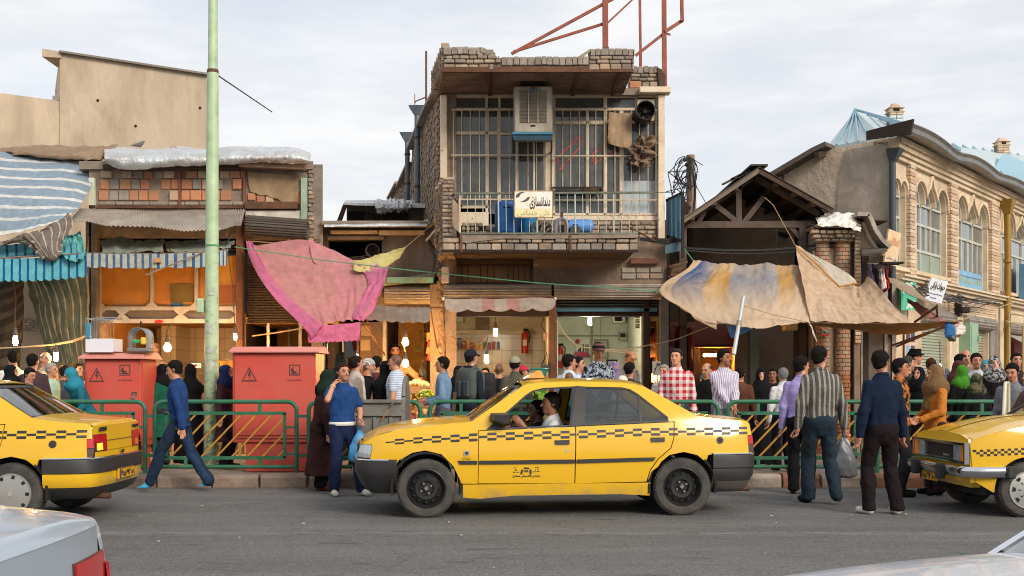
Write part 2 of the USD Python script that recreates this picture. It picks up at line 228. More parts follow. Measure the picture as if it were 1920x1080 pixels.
AR={"danden":[[[128,-28,130,-24,137,-25,139,-24,138,-19,135,-16,135,-13,139,-12,144,-22,143,-27,139,-30,132,-30]],[[94,-4,99,-5,99,-27,101,-27,102,-24,109,-25,111,-24,107,-16,107,-13,111,-12,118,-25,122,-25,122,-19,120,-15,125,-14,127,-19,126,-28,122,-30,116,-30,114,-29,111,-30,104,-30,100,-28,98,-30,94,-30]],[[120,-8,124,-7,125,-10,123,-12,121,-12]],[[45,-26,45,-4,50,-5,50,-25,56,-25,58,-18,62,-20,61,-25,65,-25,66,-18,71,-19,70,-25,74,-25,74,-16,79,-17,79,-24,80,-25,86,-25,86,-19,84,-16,85,-14,89,-14,91,-19,91,-26,90,-28,86,-30,79,-30,77,-28,75,-30,67,-29,66,-30,60,-30,58,-29,57,-30,49,-30]],[[84,-8,88,-7,89,-10,87,-12,85,-12]],[[5,-32,5,-26,7,-22,11,-24,10,-30,12,-33,20,-33,23,-32,24,-28,21,-28,17,-25,17,-20,20,-16,24,-14,31,-15,30,-19,24,-19,22,-22,22,-23,28,-25,30,-27,29,-33,33,-33,37,-29,37,-23,35,-21,35,-18,39,-17,42,-22,42,-29,40,-33,33,-38,30,-38,28,-34,20,-38,12,-38,9,-37]],[[34,-14,35,-10,39,-11,38,-15]]],"ali":[[[116,-31,117,-22,120,-23,119,-30,124,-33,131,-33,136,-30,136,-27,131,-26,132,-23,136,-25,143,-25,144,-23,144,-4,147,-4,147,-23,148,-25,155,-25,153,-22,153,-17,157,-13,163,-13,163,-16,157,-16,156,-17,156,-22,160,-24,166,-23,165,-26,157,-27,157,-28,148,-28,146,-27,139,-28,139,-31,136,-34,130,-36,120,-35]],[[50,-25,50,-4,53,-4,53,-23,54,-25,60,-25,62,-18,65,-19,64,-21,64,-25,69,-25,70,-24,71,-18,73,-18,73,-25,79,-25,79,-16,82,-16,82,-23,84,-25,92,-25,98,-22,98,-20,96,-19,88,-19,89,-16,95,-16,105,-21,105,-23,101,-23,95,-27,91,-27,91,-28,84,-28,81,-26,79,-28,73,-28,72,-27,70,-28,64,-28,63,-27,60,-28,53,-28]],[[5,-31,6,-22,9,-23,8,-29,10,-32,13,-33,19,-33,23,-32,25,-30,25,-27,20,-26,21,-23,25,-25,31,-25,37,-16,41,-16,45,-21,45,-24,42,-28,37,-28,33,-26,31,-28,28,-28,28,-31,25,-34,19,-36,9,-35],[35,-22,36,-25,41,-25,42,-21,40,-19,37,-19]]],"allah":[[[42,-4,47,-5,47,-29,46,-30,42,-30]],[[6,-25,5,-19,9,-14,14,-13,14,-10,18,-10,19,-11,19,-25,24,-25,24,-4,28,-4,29,-5,29,-25,34,-25,34,-4,39,-5,39,-25,37,-29,35,-30,29,-30,28,-29,18,-30,15,-27,10,-27],[14,-18,10,-19,10,-22,14,-22]]],"ta":[[[5,-21,6,-10,8,-9,11,-9,14,-11,14,-18,16,-19,33,-19,32,-9,35,-7,40,-8,42,-14,41,-23,35,-27,30,-27,30,-28,11,-27]],[[17,-10,17,-6,20,-4,27,-4,30,-6,30,-10,27,-13,20,-13]]],"org":[[[310,-27,310,-5,315,-6,315,-26,320,-26,322,-20,326,-20,326,-26,329,-26,330,-25,331,-19,333,-19,335,-20,335,-26,339,-26,339,-22,337,-19,337,-16,340,-15,342,-15,343,-22,344,-22,344,-26,340,-31,334,-31,333,-30,331,-31,325,-31,324,-30,314,-31]],[[294,-38,294,-35,298,-34,302,-30,302,-24,300,-22,300,-19,304,-18,307,-23,307,-30,302,-37,298,-39]],[[299,-12,303,-11,304,-15,300,-16]],[[270,-27,270,-5,275,-6,275,-26,280,-26,283,-19,286,-17,292,-18,295,-23,294,-29,291,-31,283,-30,281,-31,274,-31],[287,-22,286,-26,290,-26,290,-23]],[[245,-33,246,-23,250,-23,251,-24,250,-32,252,-34,260,-34,263,-30,263,-25,261,-22,261,-19,262,-18,266,-19,268,-25,268,-30,264,-37,260,-39,252,-39,249,-38]],[[254,-13,258,-12,259,-15,257,-17,255,-17]],[[226,-12,227,-8,230,-8,231,-9,235,-8,236,-9,235,-13,232,-13,231,-12,227,-13]],[[146,-38,146,-34,150,-33,154,-29,154,-24,152,-22,152,-19,155,-17,158,-21,159,-26,164,-26,165,-25,166,-19,170,-20,170,-26,176,-26,178,-19,182,-21,181,-26,185,-26,186,-19,189,-19,191,-20,190,-26,194,-26,194,-17,199,-18,199,-25,200,-26,210,-26,210,-23,204,-17,202,-17,202,-12,213,-5,216,-5,216,-7,217,-7,218,-5,223,-6,223,-26,230,-26,230,-20,228,-17,229,-15,233,-15,235,-20,235,-27,232,-30,230,-31,220,-30,218,-27,218,-9,216,-9,208,-13,215,-23,215,-27,210,-31,199,-31,197,-29,195,-31,189,-31,188,-30,180,-31,178,-30,177,-31,170,-31,170,-33,172,-34,171,-37,168,-37,167,-36,163,-37,162,-33,163,-31,159,-31,153,-37,148,-39],[165,-30,167,-33,169,-31,168,-30]],[[141,-5,146,-6,146,-30,145,-31,141,-31]],[[104,-33,104,-27,106,-23,110,-24,109,-31,110,-33,113,-34,119,-34,124,-32,123,-29,119,-28,120,-24,123,-24,126,-26,133,-26,133,-20,131,-16,136,-15,138,-20,137,-29,133,-31,129,-31,128,-35,126,-35,125,-37,119,-39,112,-39,107,-37]],[[131,-12,132,-8,136,-9,136,-11,134,-13]],[[27,-29,29,-25,36,-26,38,-25,34,-17,34,-14,36,-13,38,-13,38,-15,40,-16,44,-26,48,-26,49,-25,49,-20,50,-19,48,-17,49,-13,51,-13,53,-15,53,-17,51,-19,51,-20,54,-20,54,-26,60,-26,61,-25,61,-20,62,-19,60,-17,61,-13,63,-13,65,-15,65,-17,63,-19,63,-20,66,-20,66,-26,71,-26,73,-20,77,-20,77,-26,80,-26,81,-25,82,-19,86,-20,86,-26,90,-26,90,-22,88,-19,88,-16,91,-15,93,-15,94,-22,95,-22,95,-26,91,-31,85,-31,84,-30,76,-31,76,-30,73,-30,72,-31,65,-31,65,-30,62,-30,61,-31,53,-31,53,-30,50,-30,49,-31,43,-31,41,-30,38,-31,31,-31]],[[5,-36,6,-27,13,-20,6,-19,6,-15,14,-14,20,-17,26,-17,25,-22,17,-23,10,-29,10,-34,13,-38,26,-37,27,-41,22,-43,13,-43,9,-41]],[[15,-32,16,-29,20,-30,19,-34,17,-34]]],"green":[[[5,-39,5,-34,11,-32,13,-29,13,-25,11,-23,11,-19,13,-17,18,-17,19,-19,21,-19,21,-5,22,-4,28,-4,30,-6,30,-11,33,-10,38,-11,39,-19,41,-19,41,-5,42,-4,48,-4,50,-6,50,-17,55,-14,58,-14,60,-16,62,-27,61,-30,58,-32,59,-38,56,-40,52,-40,50,-38,50,-34,44,-33,42,-31,41,-31,41,-34,39,-35,39,-37,32,-42,27,-42,25,-39,25,-34,21,-33,20,-33,20,-35,16,-39,10,-42,7,-42],[51,-20,50,-20,50,-25,53,-25,53,-23],[30,-31,32,-31,33,-29,33,-25,31,-23],[31,-18,31,-19,31,-18]]],"white":[[[125,-4,130,-5,130,-25,137,-25,135,-15,137,-14,140,-15,141,-21,142,-22,144,-22,144,-19,148,-16,153,-17,156,-21,156,-25,161,-25,163,-18,166,-19,166,-25,175,-25,179,-24,179,-21,172,-21,171,-20,172,-16,179,-16,186,-20,189,-20,190,-24,175,-30,163,-29,162,-30,155,-30,155,-32,151,-36,145,-38,143,-38,142,-33,148,-32,148,-30,145,-29,143,-25,141,-25,139,-29,137,-29,137,-31,139,-32,139,-35,135,-36,134,-35,135,-30,129,-30,125,-26],[148,-24,151,-25,151,-22,148,-22]],[[162,-31,164,-31,166,-33,165,-36,161,-35]],[[89,-26,90,-16,94,-17,94,-24,96,-26,114,-26,117,-24,116,-15,117,-14,121,-15,122,-25,119,-29,112,-30,112,-31,97,-31,97,-30,93,-30]],[[101,-15,102,-11,109,-11,110,-12,109,-16,102,-16]],[[63,-26,63,-4,67,-4,68,-5,68,-25,75,-25,73,-15,77,-14,79,-17,80,-25,75,-30,77,-32,77,-35,73,-36,72,-35,73,-30,67,-30]],[[47,-33,53,-31,53,-29,55,-28,55,-23,53,-21,53,-18,57,-17,60,-23,60,-27,58,-32,50,-38,47,-37]],[[42,-30,42,-4,46,-4,47,-5,47,-29]],[[5,-32,5,-26,7,-22,11,-23,10,-30,11,-32,14,-33,20,-33,25,-31,24,-28,20,-27,21,-23,24,-23,27,-25,34,-25,34,-19,32,-15,37,-14,39,-19,38,-28,34,-30,30,-30,29,-34,27,-34,26,-36,20,-38,13,-38,8,-36]],[[32,-11,33,-7,37,-8,37,-10,35,-12]]],"blue":[[[151,-39,151,-34,156,-33,159,-29,157,-19,160,-17,163,-18,166,-26,170,-26,171,-21,168,-18,168,-15,170,-13,173,-13,174,-14,178,-13,180,-15,180,-18,178,-20,178,-26,182,-26,181,-18,186,-13,185,-7,187,-5,190,-5,192,-7,191,-12,194,-14,196,-18,196,-25,206,-26,206,-23,202,-18,202,-15,204,-13,207,-13,212,-20,212,-24,213,-24,212,-30,207,-33,200,-33,195,-30,188,-33,175,-33,173,-32,172,-33,164,-33,162,-37,154,-41]],[[57,-27,59,-23,63,-23,65,-25,64,-33,66,-34,71,-34,74,-33,75,-31,74,-23,73,-23,74,-20,79,-19,81,-26,84,-26,84,-21,85,-19,87,-19,87,-17,82,-18,80,-16,80,-13,82,-12,82,-9,84,-7,87,-7,89,-9,89,-11,92,-13,92,-16,97,-15,99,-21,105,-17,110,-18,113,-21,114,-24,113,-34,117,-33,120,-29,118,-19,121,-17,124,-18,127,-26,130,-26,129,-18,134,-13,133,-7,135,-5,138,-5,140,-7,139,-13,142,-14,144,-18,144,-26,141,-31,136,-33,125,-33,123,-37,115,-41,112,-39,111,-37,109,-37,106,-40,99,-40,98,-35,102,-34,102,-33,99,-30,95,-33,86,-32,85,-33,81,-33,77,-39,72,-41,66,-41,61,-39,58,-36],[93,-23,90,-22,90,-26,93,-26],[88,-19,88,-20,91,-20,91,-18]],[[7,-29,7,-6,8,-5,13,-5,14,-6,15,-26,18,-26,18,-6,19,-5,24,-5,25,-6,27,-5,32,-5,34,-12,46,-5,49,-5,51,-7,51,-11,43,-14,43,-17,47,-20,49,-24,49,-28,47,-31,43,-33,31,-33,27,-31,25,-27,24,-27,24,-30,20,-33,12,-33,8,-31],[34,-18,33,-18,33,-26,41,-26,41,-23]]],"tan":[[[5,-26,5,-19,8,-14,14,-15,15,-17,14,-24,16,-25,22,-25,20,-22,20,-19,22,-15,34,-17,35,-13,32,-11,32,-7,35,-4,38,-4,39,-5,43,-4,45,-5,46,-7,49,-4,52,-4,55,-7,56,-17,58,-17,58,-14,60,-11,66,-11,68,-12,70,-10,74,-10,78,-6,81,-6,83,-8,85,-14,84,-22,79,-26,72,-26,71,-25,70,-26,63,-26,61,-25,60,-26,53,-26,53,-25,50,-25,49,-26,40,-26,38,-25,37,-26,33,-26,33,-28,29,-32,22,-33,22,-34,12,-33,8,-31],[44,-16,47,-17,47,-11,44,-12]]],"d0":[[[6,-9,9,-5,12,-4,18,-9,18,-12,14,-16,11,-16,6,-11]]],"d1":[[[8,-16,6,-7,9,-5,14,-5,15,-7,16,-15,17,-15,17,-23,18,-23,18,-32,16,-34,10,-34,9,-33]]],"d2":[[[6,-11,6,-7,9,-5,14,-5,16,-9,18,-9,19,-5,24,-5,26,-7,25,-14,22,-17,17,-18,18,-32,16,-34,10,-34,9,-33,8,-16]]],"d3":[[[8,-15,6,-7,10,-4,13,-4,15,-6,17,-5,26,-4,28,-6,29,-9,28,-16,24,-19,17,-19,18,-31,17,-33,11,-34,9,-32]]],"d4":[[[6,-10,6,-6,10,-4,16,-5,17,-4,23,-4,25,-6,26,-16,21,-19,17,-19,18,-31,16,-33,10,-33,9,-32,9,-22,8,-21,7,-10]]],"d5":[[[6,-29,6,-21,9,-13,11,-12,11,-7,13,-5,17,-5,22,-11,25,-17,26,-28,24,-32,21,-34,11,-34],[15,-22,17,-23,17,-21,15,-21]]],"d6":[[[5,-32,5,-27,9,-21,6,-16,7,-8,10,-5,13,-4,20,-5,23,-20,18,-23,18,-25,15,-27,14,-31,11,-34]]],"d7":[[[5,-11,5,-7,7,-5,13,-5,17,-14,18,-14,18,-11,21,-5,26,-5,29,-7,28,-13,26,-15,26,-18,24,-20,21,-29,21,-33,13,-34,12,-33,11,-25]]],"d8":[[[5,-31,5,-27,9,-20,13,-5,20,-4,22,-7,23,-15,28,-25,29,-31,26,-33,21,-33,19,-26,17,-24,14,-28,14,-31,12,-33,8,-33]]],"d9":[[[5,-17,5,-11,9,-5,11,-4,19,-5,22,-9,22,-13,23,-13,23,-22,24,-23,24,-29,25,-29,24,-32,17,-33,15,-22,11,-22,7,-20,7,-18]]],}
def ar_poly(key):
 return so.unary_union([sg.Polygon([(r[i],r[i+1])for i in range(0,len(r),2)],[[(h[i],h[i+1])for i in range(0,len(h),2)]for h in hs]).buffer(0)for r,*hs in AR[key]])
def fit(poly,x0,x1,z0=None,z1=None,height=None,zc=None):
 """Scales an outline into x0..x1 and either z0..z1 or the given height about zc."""
 from shapely import affinity as af
 a,b,c,d=poly.bounds
 if z0 is None:z0,z1=zc-height/2,zc+height/2
 sx,sz=(x1-x0)/(c-a),(z1-z0)/(d-b)
 return af.affine_transform(poly,[sx,0,0,sz,x0-a*sx,z0-b*sz])
def text_ar(key,centre,height,Y,x0,x1):
 return extr(fit(ar_poly(key),x0,x1,height=height,zc=centre[2]),.002,wfr(Y))
# ================================================================ materials used in many places
ASPHALT=MT("asphalt",{"g":("geometry",{}),"m":("mapping",{"scale":(.16,1.,1.)}),"n1":("noise_texture",{"scale":1.1,"detail":6.,"roughness":.6}),"r1":("rgb_ramp",{"ramp":[(.28,(.078,.076,.074)),(.5,(.102,.1,.097)),(.75,(.134,.131,.127))]}),"v":("voronoi_texture",{"scale":60.}),"rv":("map_range",{"from_min":0.,"from_max":.7,"to_min":.5,"to_max":1.4}),"cn":("noise_texture",{"scale":1.2,"detail":4.}),"ca":("vector_math",{"math_type":"add"}),"cv":("voronoi_texture",{"feature":"distance_to_edge","scale":.55}),"cr":("map_range",{"from_min":0.,"from_max":.012,"to_min":.75,"to_max":1.,"clamp":True}),"cm":("math",{"math_type":"multiply"}),"h":("hsv",{}),"m2":("mapping",{"scale":(.5,2.4,1.)}),"n2":("noise_texture",{"scale":3.2,"detail":5.,"roughness":.6,"distortion":.4}),"r2":("map_range",{"from_min":.6,"from_max":.7,"to_min":0.,"to_max":.75,"clamp":True}),"mx":("mix_color",{"b":(.045,.043,.042)}),"b":("bump",{"strength":.8,"distance":.015}),"nb":("noise_texture",{"scale":60.,"detail":4.}),"p":("principled_bsdf",{"roughness":.82,"specular_ior_level":.35})},[("g.position","m.vector"),("m.vector","n1.vector"),("n1.fac","r1.fac"),("g.position","v.vector"),("v.distance","rv.value"),("g.position","cn.vector"),("g.position","ca.vector1"),("cn.color","ca.vector2"),("ca.vector","cv.vector"),("cv.distance","cr.value"),("rv.result","cm.value1"),("cr.result","cm.value2"),("cm.value","h.value"),("r1.color","h.color"),("g.position","m2.vector"),("m2.vector","n2.vector"),("n2.fac","r2.value"),("r2.result","mx.fac"),("h.color","mx.a"),("mx.result","p.base_color"),("g.position","nb.vector"),("nb.fac","b.height"),("b.normal","p.normal")],surface="p.BSDF")
PAVING=M("paving","#8d8378",.85,var=.25,scale=1.6,bump=.4,bscale=30,dirt="#4d443c",dam=.5)
GROUND=M("dry_ground","#8f7f68",.95,var=.2,scale=.05)
KERB_GREY=M("kerb_stone","#847264",.9,var=.2,scale=4,bump=.6,bscale=22,dirt="#4b4038",dam=.55,dsc=3,rand=.12)
KERB_RED=M("kerb_terracotta","#97674b",.9,var=.2,scale=4,bump=.6,bscale=22,dirt="#6d5c4c",dam=.7,dsc=3,rand=.1)
KERB_PALE=M("kerb_pale","#a89a8a",.9,var=.15,scale=4,bump=.6,bscale=22,dirt="#655545",dam=.6,dsc=3,rand=.1)
BLACK=M("soot_black",(.012,.011,.01),.9)
DARK=M("dark_brown","#2b211b",.9,var=.3)
DARKWOOD=M("dark_wood","#463629",.85,var=.35,scale=6,stretch=(1,1,.2),bump=.3)
RUSTY=M("rusty_steel","#6d4a35",.75,.3,var=.3,scale=8,dirt="#3a2a22",dam=.6,bump=.3)
REDIRON=M("red_primer_iron","#94503f",.7,.2,var=.2,scale=5,dirt="#4d342c",dam=.5)
STEEL=M("weathered_steel","#8f887e",.5,.5,var=.2,scale=5,dirt="#5d4a3a",dam=.6,dsc=3)
ALU=M("aluminium_frame","#b9b1a5",.42,.35,var=.1,dirt="#7b7066",dam=.4)
SILVER=M("silver_roofing_foil","#c9ced2",.38,.45,var=.12,scale=3,bump=.8,bscale=9,dirt="#9a8f84",dam=.55,dsc=1.5,bdist=.05)
CONCRETE=M("concrete_render","#bcaa94",.92,var=.16,scale=1.1,bump=.5,bscale=12,dirt="#86745f",dam=.6,dsc=.9,bdist=.03,stretch=(1,1,.35))
PLASTER=M("grey_plaster","#8c7f71",.92,var=.2,scale=1.2,bump=.45,bscale=14,dirt="#574d44",dam=.6,dsc=1.)
MORTAR=M("mortar","#8b7c6d",.95,var=.22,scale=5,bump=.5,bscale=35,dirt="#54483d",dam=.5)
BRICKS=[M("brick_%s"%k,c,.9,var=.22,scale=9,bump=.6,bscale=45,dirt="#5f5246",dam=.5,dsc=4,rand=.18)for k,c in(("buff","#a08c78"),("grey","#8b8075"),("pale","#b09b84"))]
ORANGE=[M("clay_block_%s"%k,c,.88,var=.18,scale=7,bump=.5,bscale=35,dirt="#96836f",dam=.65,dsc=3,rand=.15,thr=.52)for k,c in(("orange","#b67a58"),("red","#a6694f"),("pale","#b89a80"))]
GBK=M("grey_block","#8f8478",.9,var=.25,scale=6,bump=.6,bscale=30,rand=.12)
YBRICK=[M("yellow_brick_%s"%k,c,.88,var=.16,scale=8,bump=.4,bscale=40,dirt="#7d6a56",dam=.4,rand=.14)for k,c in(("sand","#c9b296"),("straw","#cdb99e"),("rose","#c0a186"))]
CREAM=M("cream_painted_steel","#d8c9b0",.5,0,var=.07,scale=2,dirt="#a08468",dam=.45,dsc=2.5,rust="#7a4b2c")
SHUTTER=M("galvanised_shutter","#9a9184",.5,.4,var=.18,scale=3,dirt="#5d5248",dam=.6,dsc=2.)
SHUTTER_DARK=M("brown_shutter","#4e4238",.6,.2,var=.2,scale=3)
WIRE=M("black_cable",(.02,.02,.02),.7)
ROPE=M("rope","#a5906f",.95)
GREENROPE=M("green_cord","#4f8f6a",.8)
WHITEPVC=M("white_plastic","#dcd8d0",.5,var=.06,dirt="#b0a797",dam=.3)
# ================================================================ ground
def sheet_z(x0,x1,y0,y1,z):return(np.array([[x0,y0,z],[x1,y0,z],[x1,y1,z],[x0,y1,z]],float),quads([[0,1,2,3]]))
KY,PV=15.4,.14
single("ground",sheet_z(-900,900,15.6,1500,-.05),GROUND,"dry bare ground running to the horizon behind the buildings",None,kind="structure")
single("road",sheet_z(-900,900,-400,KY+.1,0.),ASPHALT,"grey worn asphalt street in the foreground",None,kind="structure")
PM=MT("worn_paint",{"g":("geometry",{}),"m":("mapping",{"scale":(.5,2.,1)}),"n":("noise_texture",{"scale":4.,"detail":8.,"roughness":.75}),"r":("map_range",{"from_min":.46,"from_max":.68,"to_min":0.,"to_max":.55,"clamp":True}),"t":("transparent_bsdf",{}),"d":("diffuse_bsdf",{"color":(.3,.295,.285)}),"x":("mix_closure",{})},[("g.position","m.vector"),("m.vector","n.vector"),("n.fac","r.value"),("r.result","x.fac"),("t.BSDF","x.closure1"),("d.BSDF","x.closure2")],surface="x.closure")
single("lane_line",sheet_z(-5.2,7.,10.72,10.92,.004),PM,"faded white line worn into the asphalt in front of the taxis",None,kind="structure")
def pave():
 t=Thing("pavement","dusty raised pavement between the kerb and the shops",None,kind="structure",base=(0,KY,0))
 t.P_("paved_surface",box(-60,60,KY+.28,40,-.3,PV-.012),PAVING)
 rng=random.Random(3);x=-11.;k=0
 while x<13.5:
  w=rng.uniform(.5,.74);h=PV+.035+rng.uniform(-.008,.008);y0=KY+rng.uniform(-.012,.012)
  prof=[(y0,0),(y0,h-.05),(y0+.02,h-.018),(y0+.06,h),(y0+.3,h-.006),(y0+.3,0)]
  v,f=profile_x(prof,x+.012,x+w-rng.uniform(.012,.035))
  v=v+(meshkit.noise(v*9.,4)[:,None]-.5)*[.008,.012,.008]
  red=x>2.
  mt=(KERB_RED if k%2 else KERB_PALE)if red else KERB_GREY
  t.P_("kerb_stone",(v,f),mt);x+=w;k+=1
 xs=np.linspace(-11,13.5,60)
 t.P_("gutter_dirt",cat([box(-11,13.5,KY-.05,KY+.05,-.01,.006)]),M("gutter_dirt","#5b5047",.95,var=.4,scale=5,bump=.6))
pave()
def litter():
 rng=random.Random(11);ms=[]
 for _ in range(60):
  X,Y=rng.uniform(-6.5,6.5),rng.uniform(7,15.3);r=rng.uniform(.006,.02)
  m=hull([(X+rng.uniform(-1,1)*r,Y+rng.uniform(-1,1)*r,.004+rng.uniform(0,.7)*r)for _ in range(8)]);ms.append(m)
 single("road_litter",cat(ms),M("litter","#b8ac98",.9,var=.4,scale=20),"small pale scraps of litter and grit scattered on the asphalt","litter",kind="stuff")
litter()
# ================================================================ left: plain rendered building behind, old shop row in front
def old_block():
 t=Thing("plaster_building","tall bare plaster building behind the left shops with a projecting roof slab","building",base=P(112,280,30)*[1,1,0])
 a,b=P(112,105,30),P(388,138,30.5)
 d=np.array([b[0]-a[0],b[1]-a[1],0]);n=np.array([d[1],-d[0],0]);n/=np.linalg.norm(n)
 zt=lambda u:a[2]+(P(388,138,30.5)[2]-a[2])*u
 top0,top1=P(112,97,30)[2],P(388,139,30.5)[2]
 N=24;us=np.linspace(0,1,N)
 rng=random.Random(5)
 up=[(u*np.linalg.norm(d),top0+(top1-top0)*u-.02*rng.random())for u in us]
 L=np.linalg.norm(d)
 poly=sg.Polygon([(0,0)]+up+[(L,0)])
 dx=d/L
 v,f=extr(poly,4.,(a*[1,1,0]-n*4.,dx,(0,0,1)));v[:,0]-=.28*np.maximum((v-a)@-n,0);t.P_("wall",(v,f),CONCRETE)
 s=[P(80,92,29.9),P(112,97,30.)]
 zb=P(80,107,29.9)[2]
 v=[(s[0][0],29.85,zb),(s[0][0],29.85,s[0][2]),(a[0]+.05,29.97,zb),(a[0]+.05,29.97,s[1][2]),(s[0][0]-.02,33.4,zb),(s[0][0]-.02,33.4,s[0][2]),(a[0]+.05,33.4,zb),(a[0]+.05,33.4,s[1][2])]
 t.P_("roof_slab",hull(v),CONCRETE)
 t.P_("coping",bar(P(112,97,29.95),P(390,139.5,30.45),.14,.05),M("grey_coping","#7d756c",.8))
 for(x,y)in((183,188),(254,236),(375,202)):
  c=P(x,y,30+.5*(x-112)/276-.02);t.P_("wall_hole",cyl(c,c+[0,.05,0],.035,n=8),DARK)
 t2=Thing("plaster_building","lower bare plaster block at the far left edge, stepping down from the tall one","building",base=P(0,280,29.6)*[1,1,0])
 a2,b2=P(-160,170,28.9),P(112,189,30.05);d2=(b2-a2)*[1,1,0];L2=np.linalg.norm(d2);n2=np.array([d2[1],-d2[0],0])/L2
 t2.P_("wall",extr(sg.Polygon([(0,0),(0,a2[2]),(L2*.3,a2[2]-.02),(L2*.6,b2[2]+.08),(L2,b2[2]),(L2,0)]),5.,(a2*[1,1,0]-n2*5.,d2/L2,(0,0,1))),CONCRETE)
 t2.P_("stone",cbox(P(97,0,30)[0],P(112,0,30)[0],30.02,30.4,b2[2]-.02,P(0,178,30)[2],.03),GBK)
old_block()
AMBER_GLASS=M("amber_film_pane","#b3782c",.25,var=.18,scale=1.2,dirt="#6d4416",dam=.55,dsc=.8)
TILE=MT("wall_tiles",{"g":("geometry",{}),"m":("mapping",{"rotation":(math.pi/2,0,0)}),"b":("brick_texture",{"offset":0.,"scale":1.,"brick_width":.2,"row_height":.25,"mortar_size":.006,"color1":(.62,.58,.47),"color2":(.56,.52,.42),"mortar":(.32,.29,.23)}),"p":("principled_bsdf",{"roughness":.25})},[("g.position","m.vector"),("m.vector","b.vector"),("b.color","p.base_color")],surface="p.BSDF")
CREAMWALL=M("cream_shop_wall","#cfc19c",.55,var=.12,scale=1.5,dirt="#8d7f5c",dam=.45)
PALEWALL=M("pale_shop_wall","#d3d6c3",.6,var=.08,scale=1.5,dirt="#a3a58f",dam=.4)
OCW=M("ochre_shop_wall","#c79a52",.7,var=.15,scale=2,dirt="#7f5a28",dam=.4)
def room(t,x0,x1,y0,y1,z1,wall,floor=PAVING,back=None,side=None):
 """The inside of a shop, open to the street."""
 z0=PV-.006
 t.P_("back_wall",box(x0,x1,y1,y1+.12,z0,z1),back or wall)
 t.P_("side_wall",box(x0-.1,x0,y0,y1+.12,z0,z1),side or wall);t.P_("side_wall",box(x1,x1+.1,y0,y1+.12,z0,z1),side or wall)
 t.P_("ceiling",box(x0-.1,x1+.1,y0,y1+.12,z1,z1+.12),wall)
 t.P_("shop_floor",box(x0,x1,y0,y1,z0-.04,z0),floor)
FY=20.5
def X(px,Y=FY):return(px-960)*Y/F
def Z(py,Y=FY):return HC+(HY-py)*Y/F
def corr(ctrl_back,ctrl_front,nw,amp,thick=.012,sag=0.):
 """Corrugated sheet between a back edge and a front edge (polylines over u in 0..1)."""
 nu=nw*6+1;u=np.linspace(0,1,nu)
 bk=np.stack([np.interp(u,np.linspace(0,1,len(ctrl_back)),[p[i]for p in ctrl_back])for i in range(3)],-1)
 fr=np.stack([np.interp(u,np.linspace(0,1,len(ctrl_front)),[p[i]for p in ctrl_front])for i in range(3)],-1)
 rows=np.linspace(0,1,6);g=bk[None]*(1-rows)[:,None,None]+fr[None]*rows[:,None,None]
 g[...,2]+=amp*np.sin(u*nw*2*np.pi)[None]-sag*np.sin(rows*np.pi)[:,None]
 nr=len(rows);i,j=np.meshgrid(np.arange(nr-1),np.arange(nu-1),indexing="ij")
 q=np.stack([i*nu+j,i*nu+j+1,(i+1)*nu+j+1,(i+1)*nu+j],-1).reshape(-1,4);N=nr*nu
 v=g.reshape(-1,3);rim=np.concatenate([np.arange(nu-1),np.arange(nr-1)*nu+nu-1,N-1-np.arange(nu-1),(nr-1-np.arange(nr-1))*nu]);nx=np.roll(rim,-1)
 return np.vstack([v,v-[0,0,thick]]),np.vstack([quads(q),quads(q[:,::-1]+N),quads(np.stack([nx,rim,rim+N,nx+N],1))])
def rshut(t,px0,px1,py0,py1,Y,ribs,material,name="rolled_shutter",depth=.22,bulge=True):
 """A rolled-up shutter: a ribbed half drum."""
 x0,x1=X(px0,Y),X(px1,Y);z0,z1=Z(py1,Y),Z(py0,Y);r=(z1-z0)/2;zc=(z0+z1)/2
 n=ribs*6;pts=[]
 for k in range(n+1):
  a=-math.pi/2+math.pi*k/n;rr=r+.012*math.sin(k/6*2*math.pi)
  pts.append((Y+depth*.5-rr*math.cos(a)*(depth/(2*r)if not bulge else 1),zc+rr*math.sin(a)))
 pts+=[(Y+depth,z1),(Y+depth,z0)]
 return t.P_(name,profile_x(pts,x0,x1),material,smooth=50)
def slats(x0,x1,Y,z0,z1,step,depth=.025):
 ms=[];z=z0
 while z<z1-1e-6:
  zz=min(z+step,z1);ms.append(profile_x([(Y,z+.1*step),(Y-depth*.7,z+.3*step),(Y-depth*.7,z+.7*step),(Y,z+.9*step),(Y+.02,z+.9*step),(Y+.02,z+.1*step)],x0,x1));z=zz
 return cat(ms)
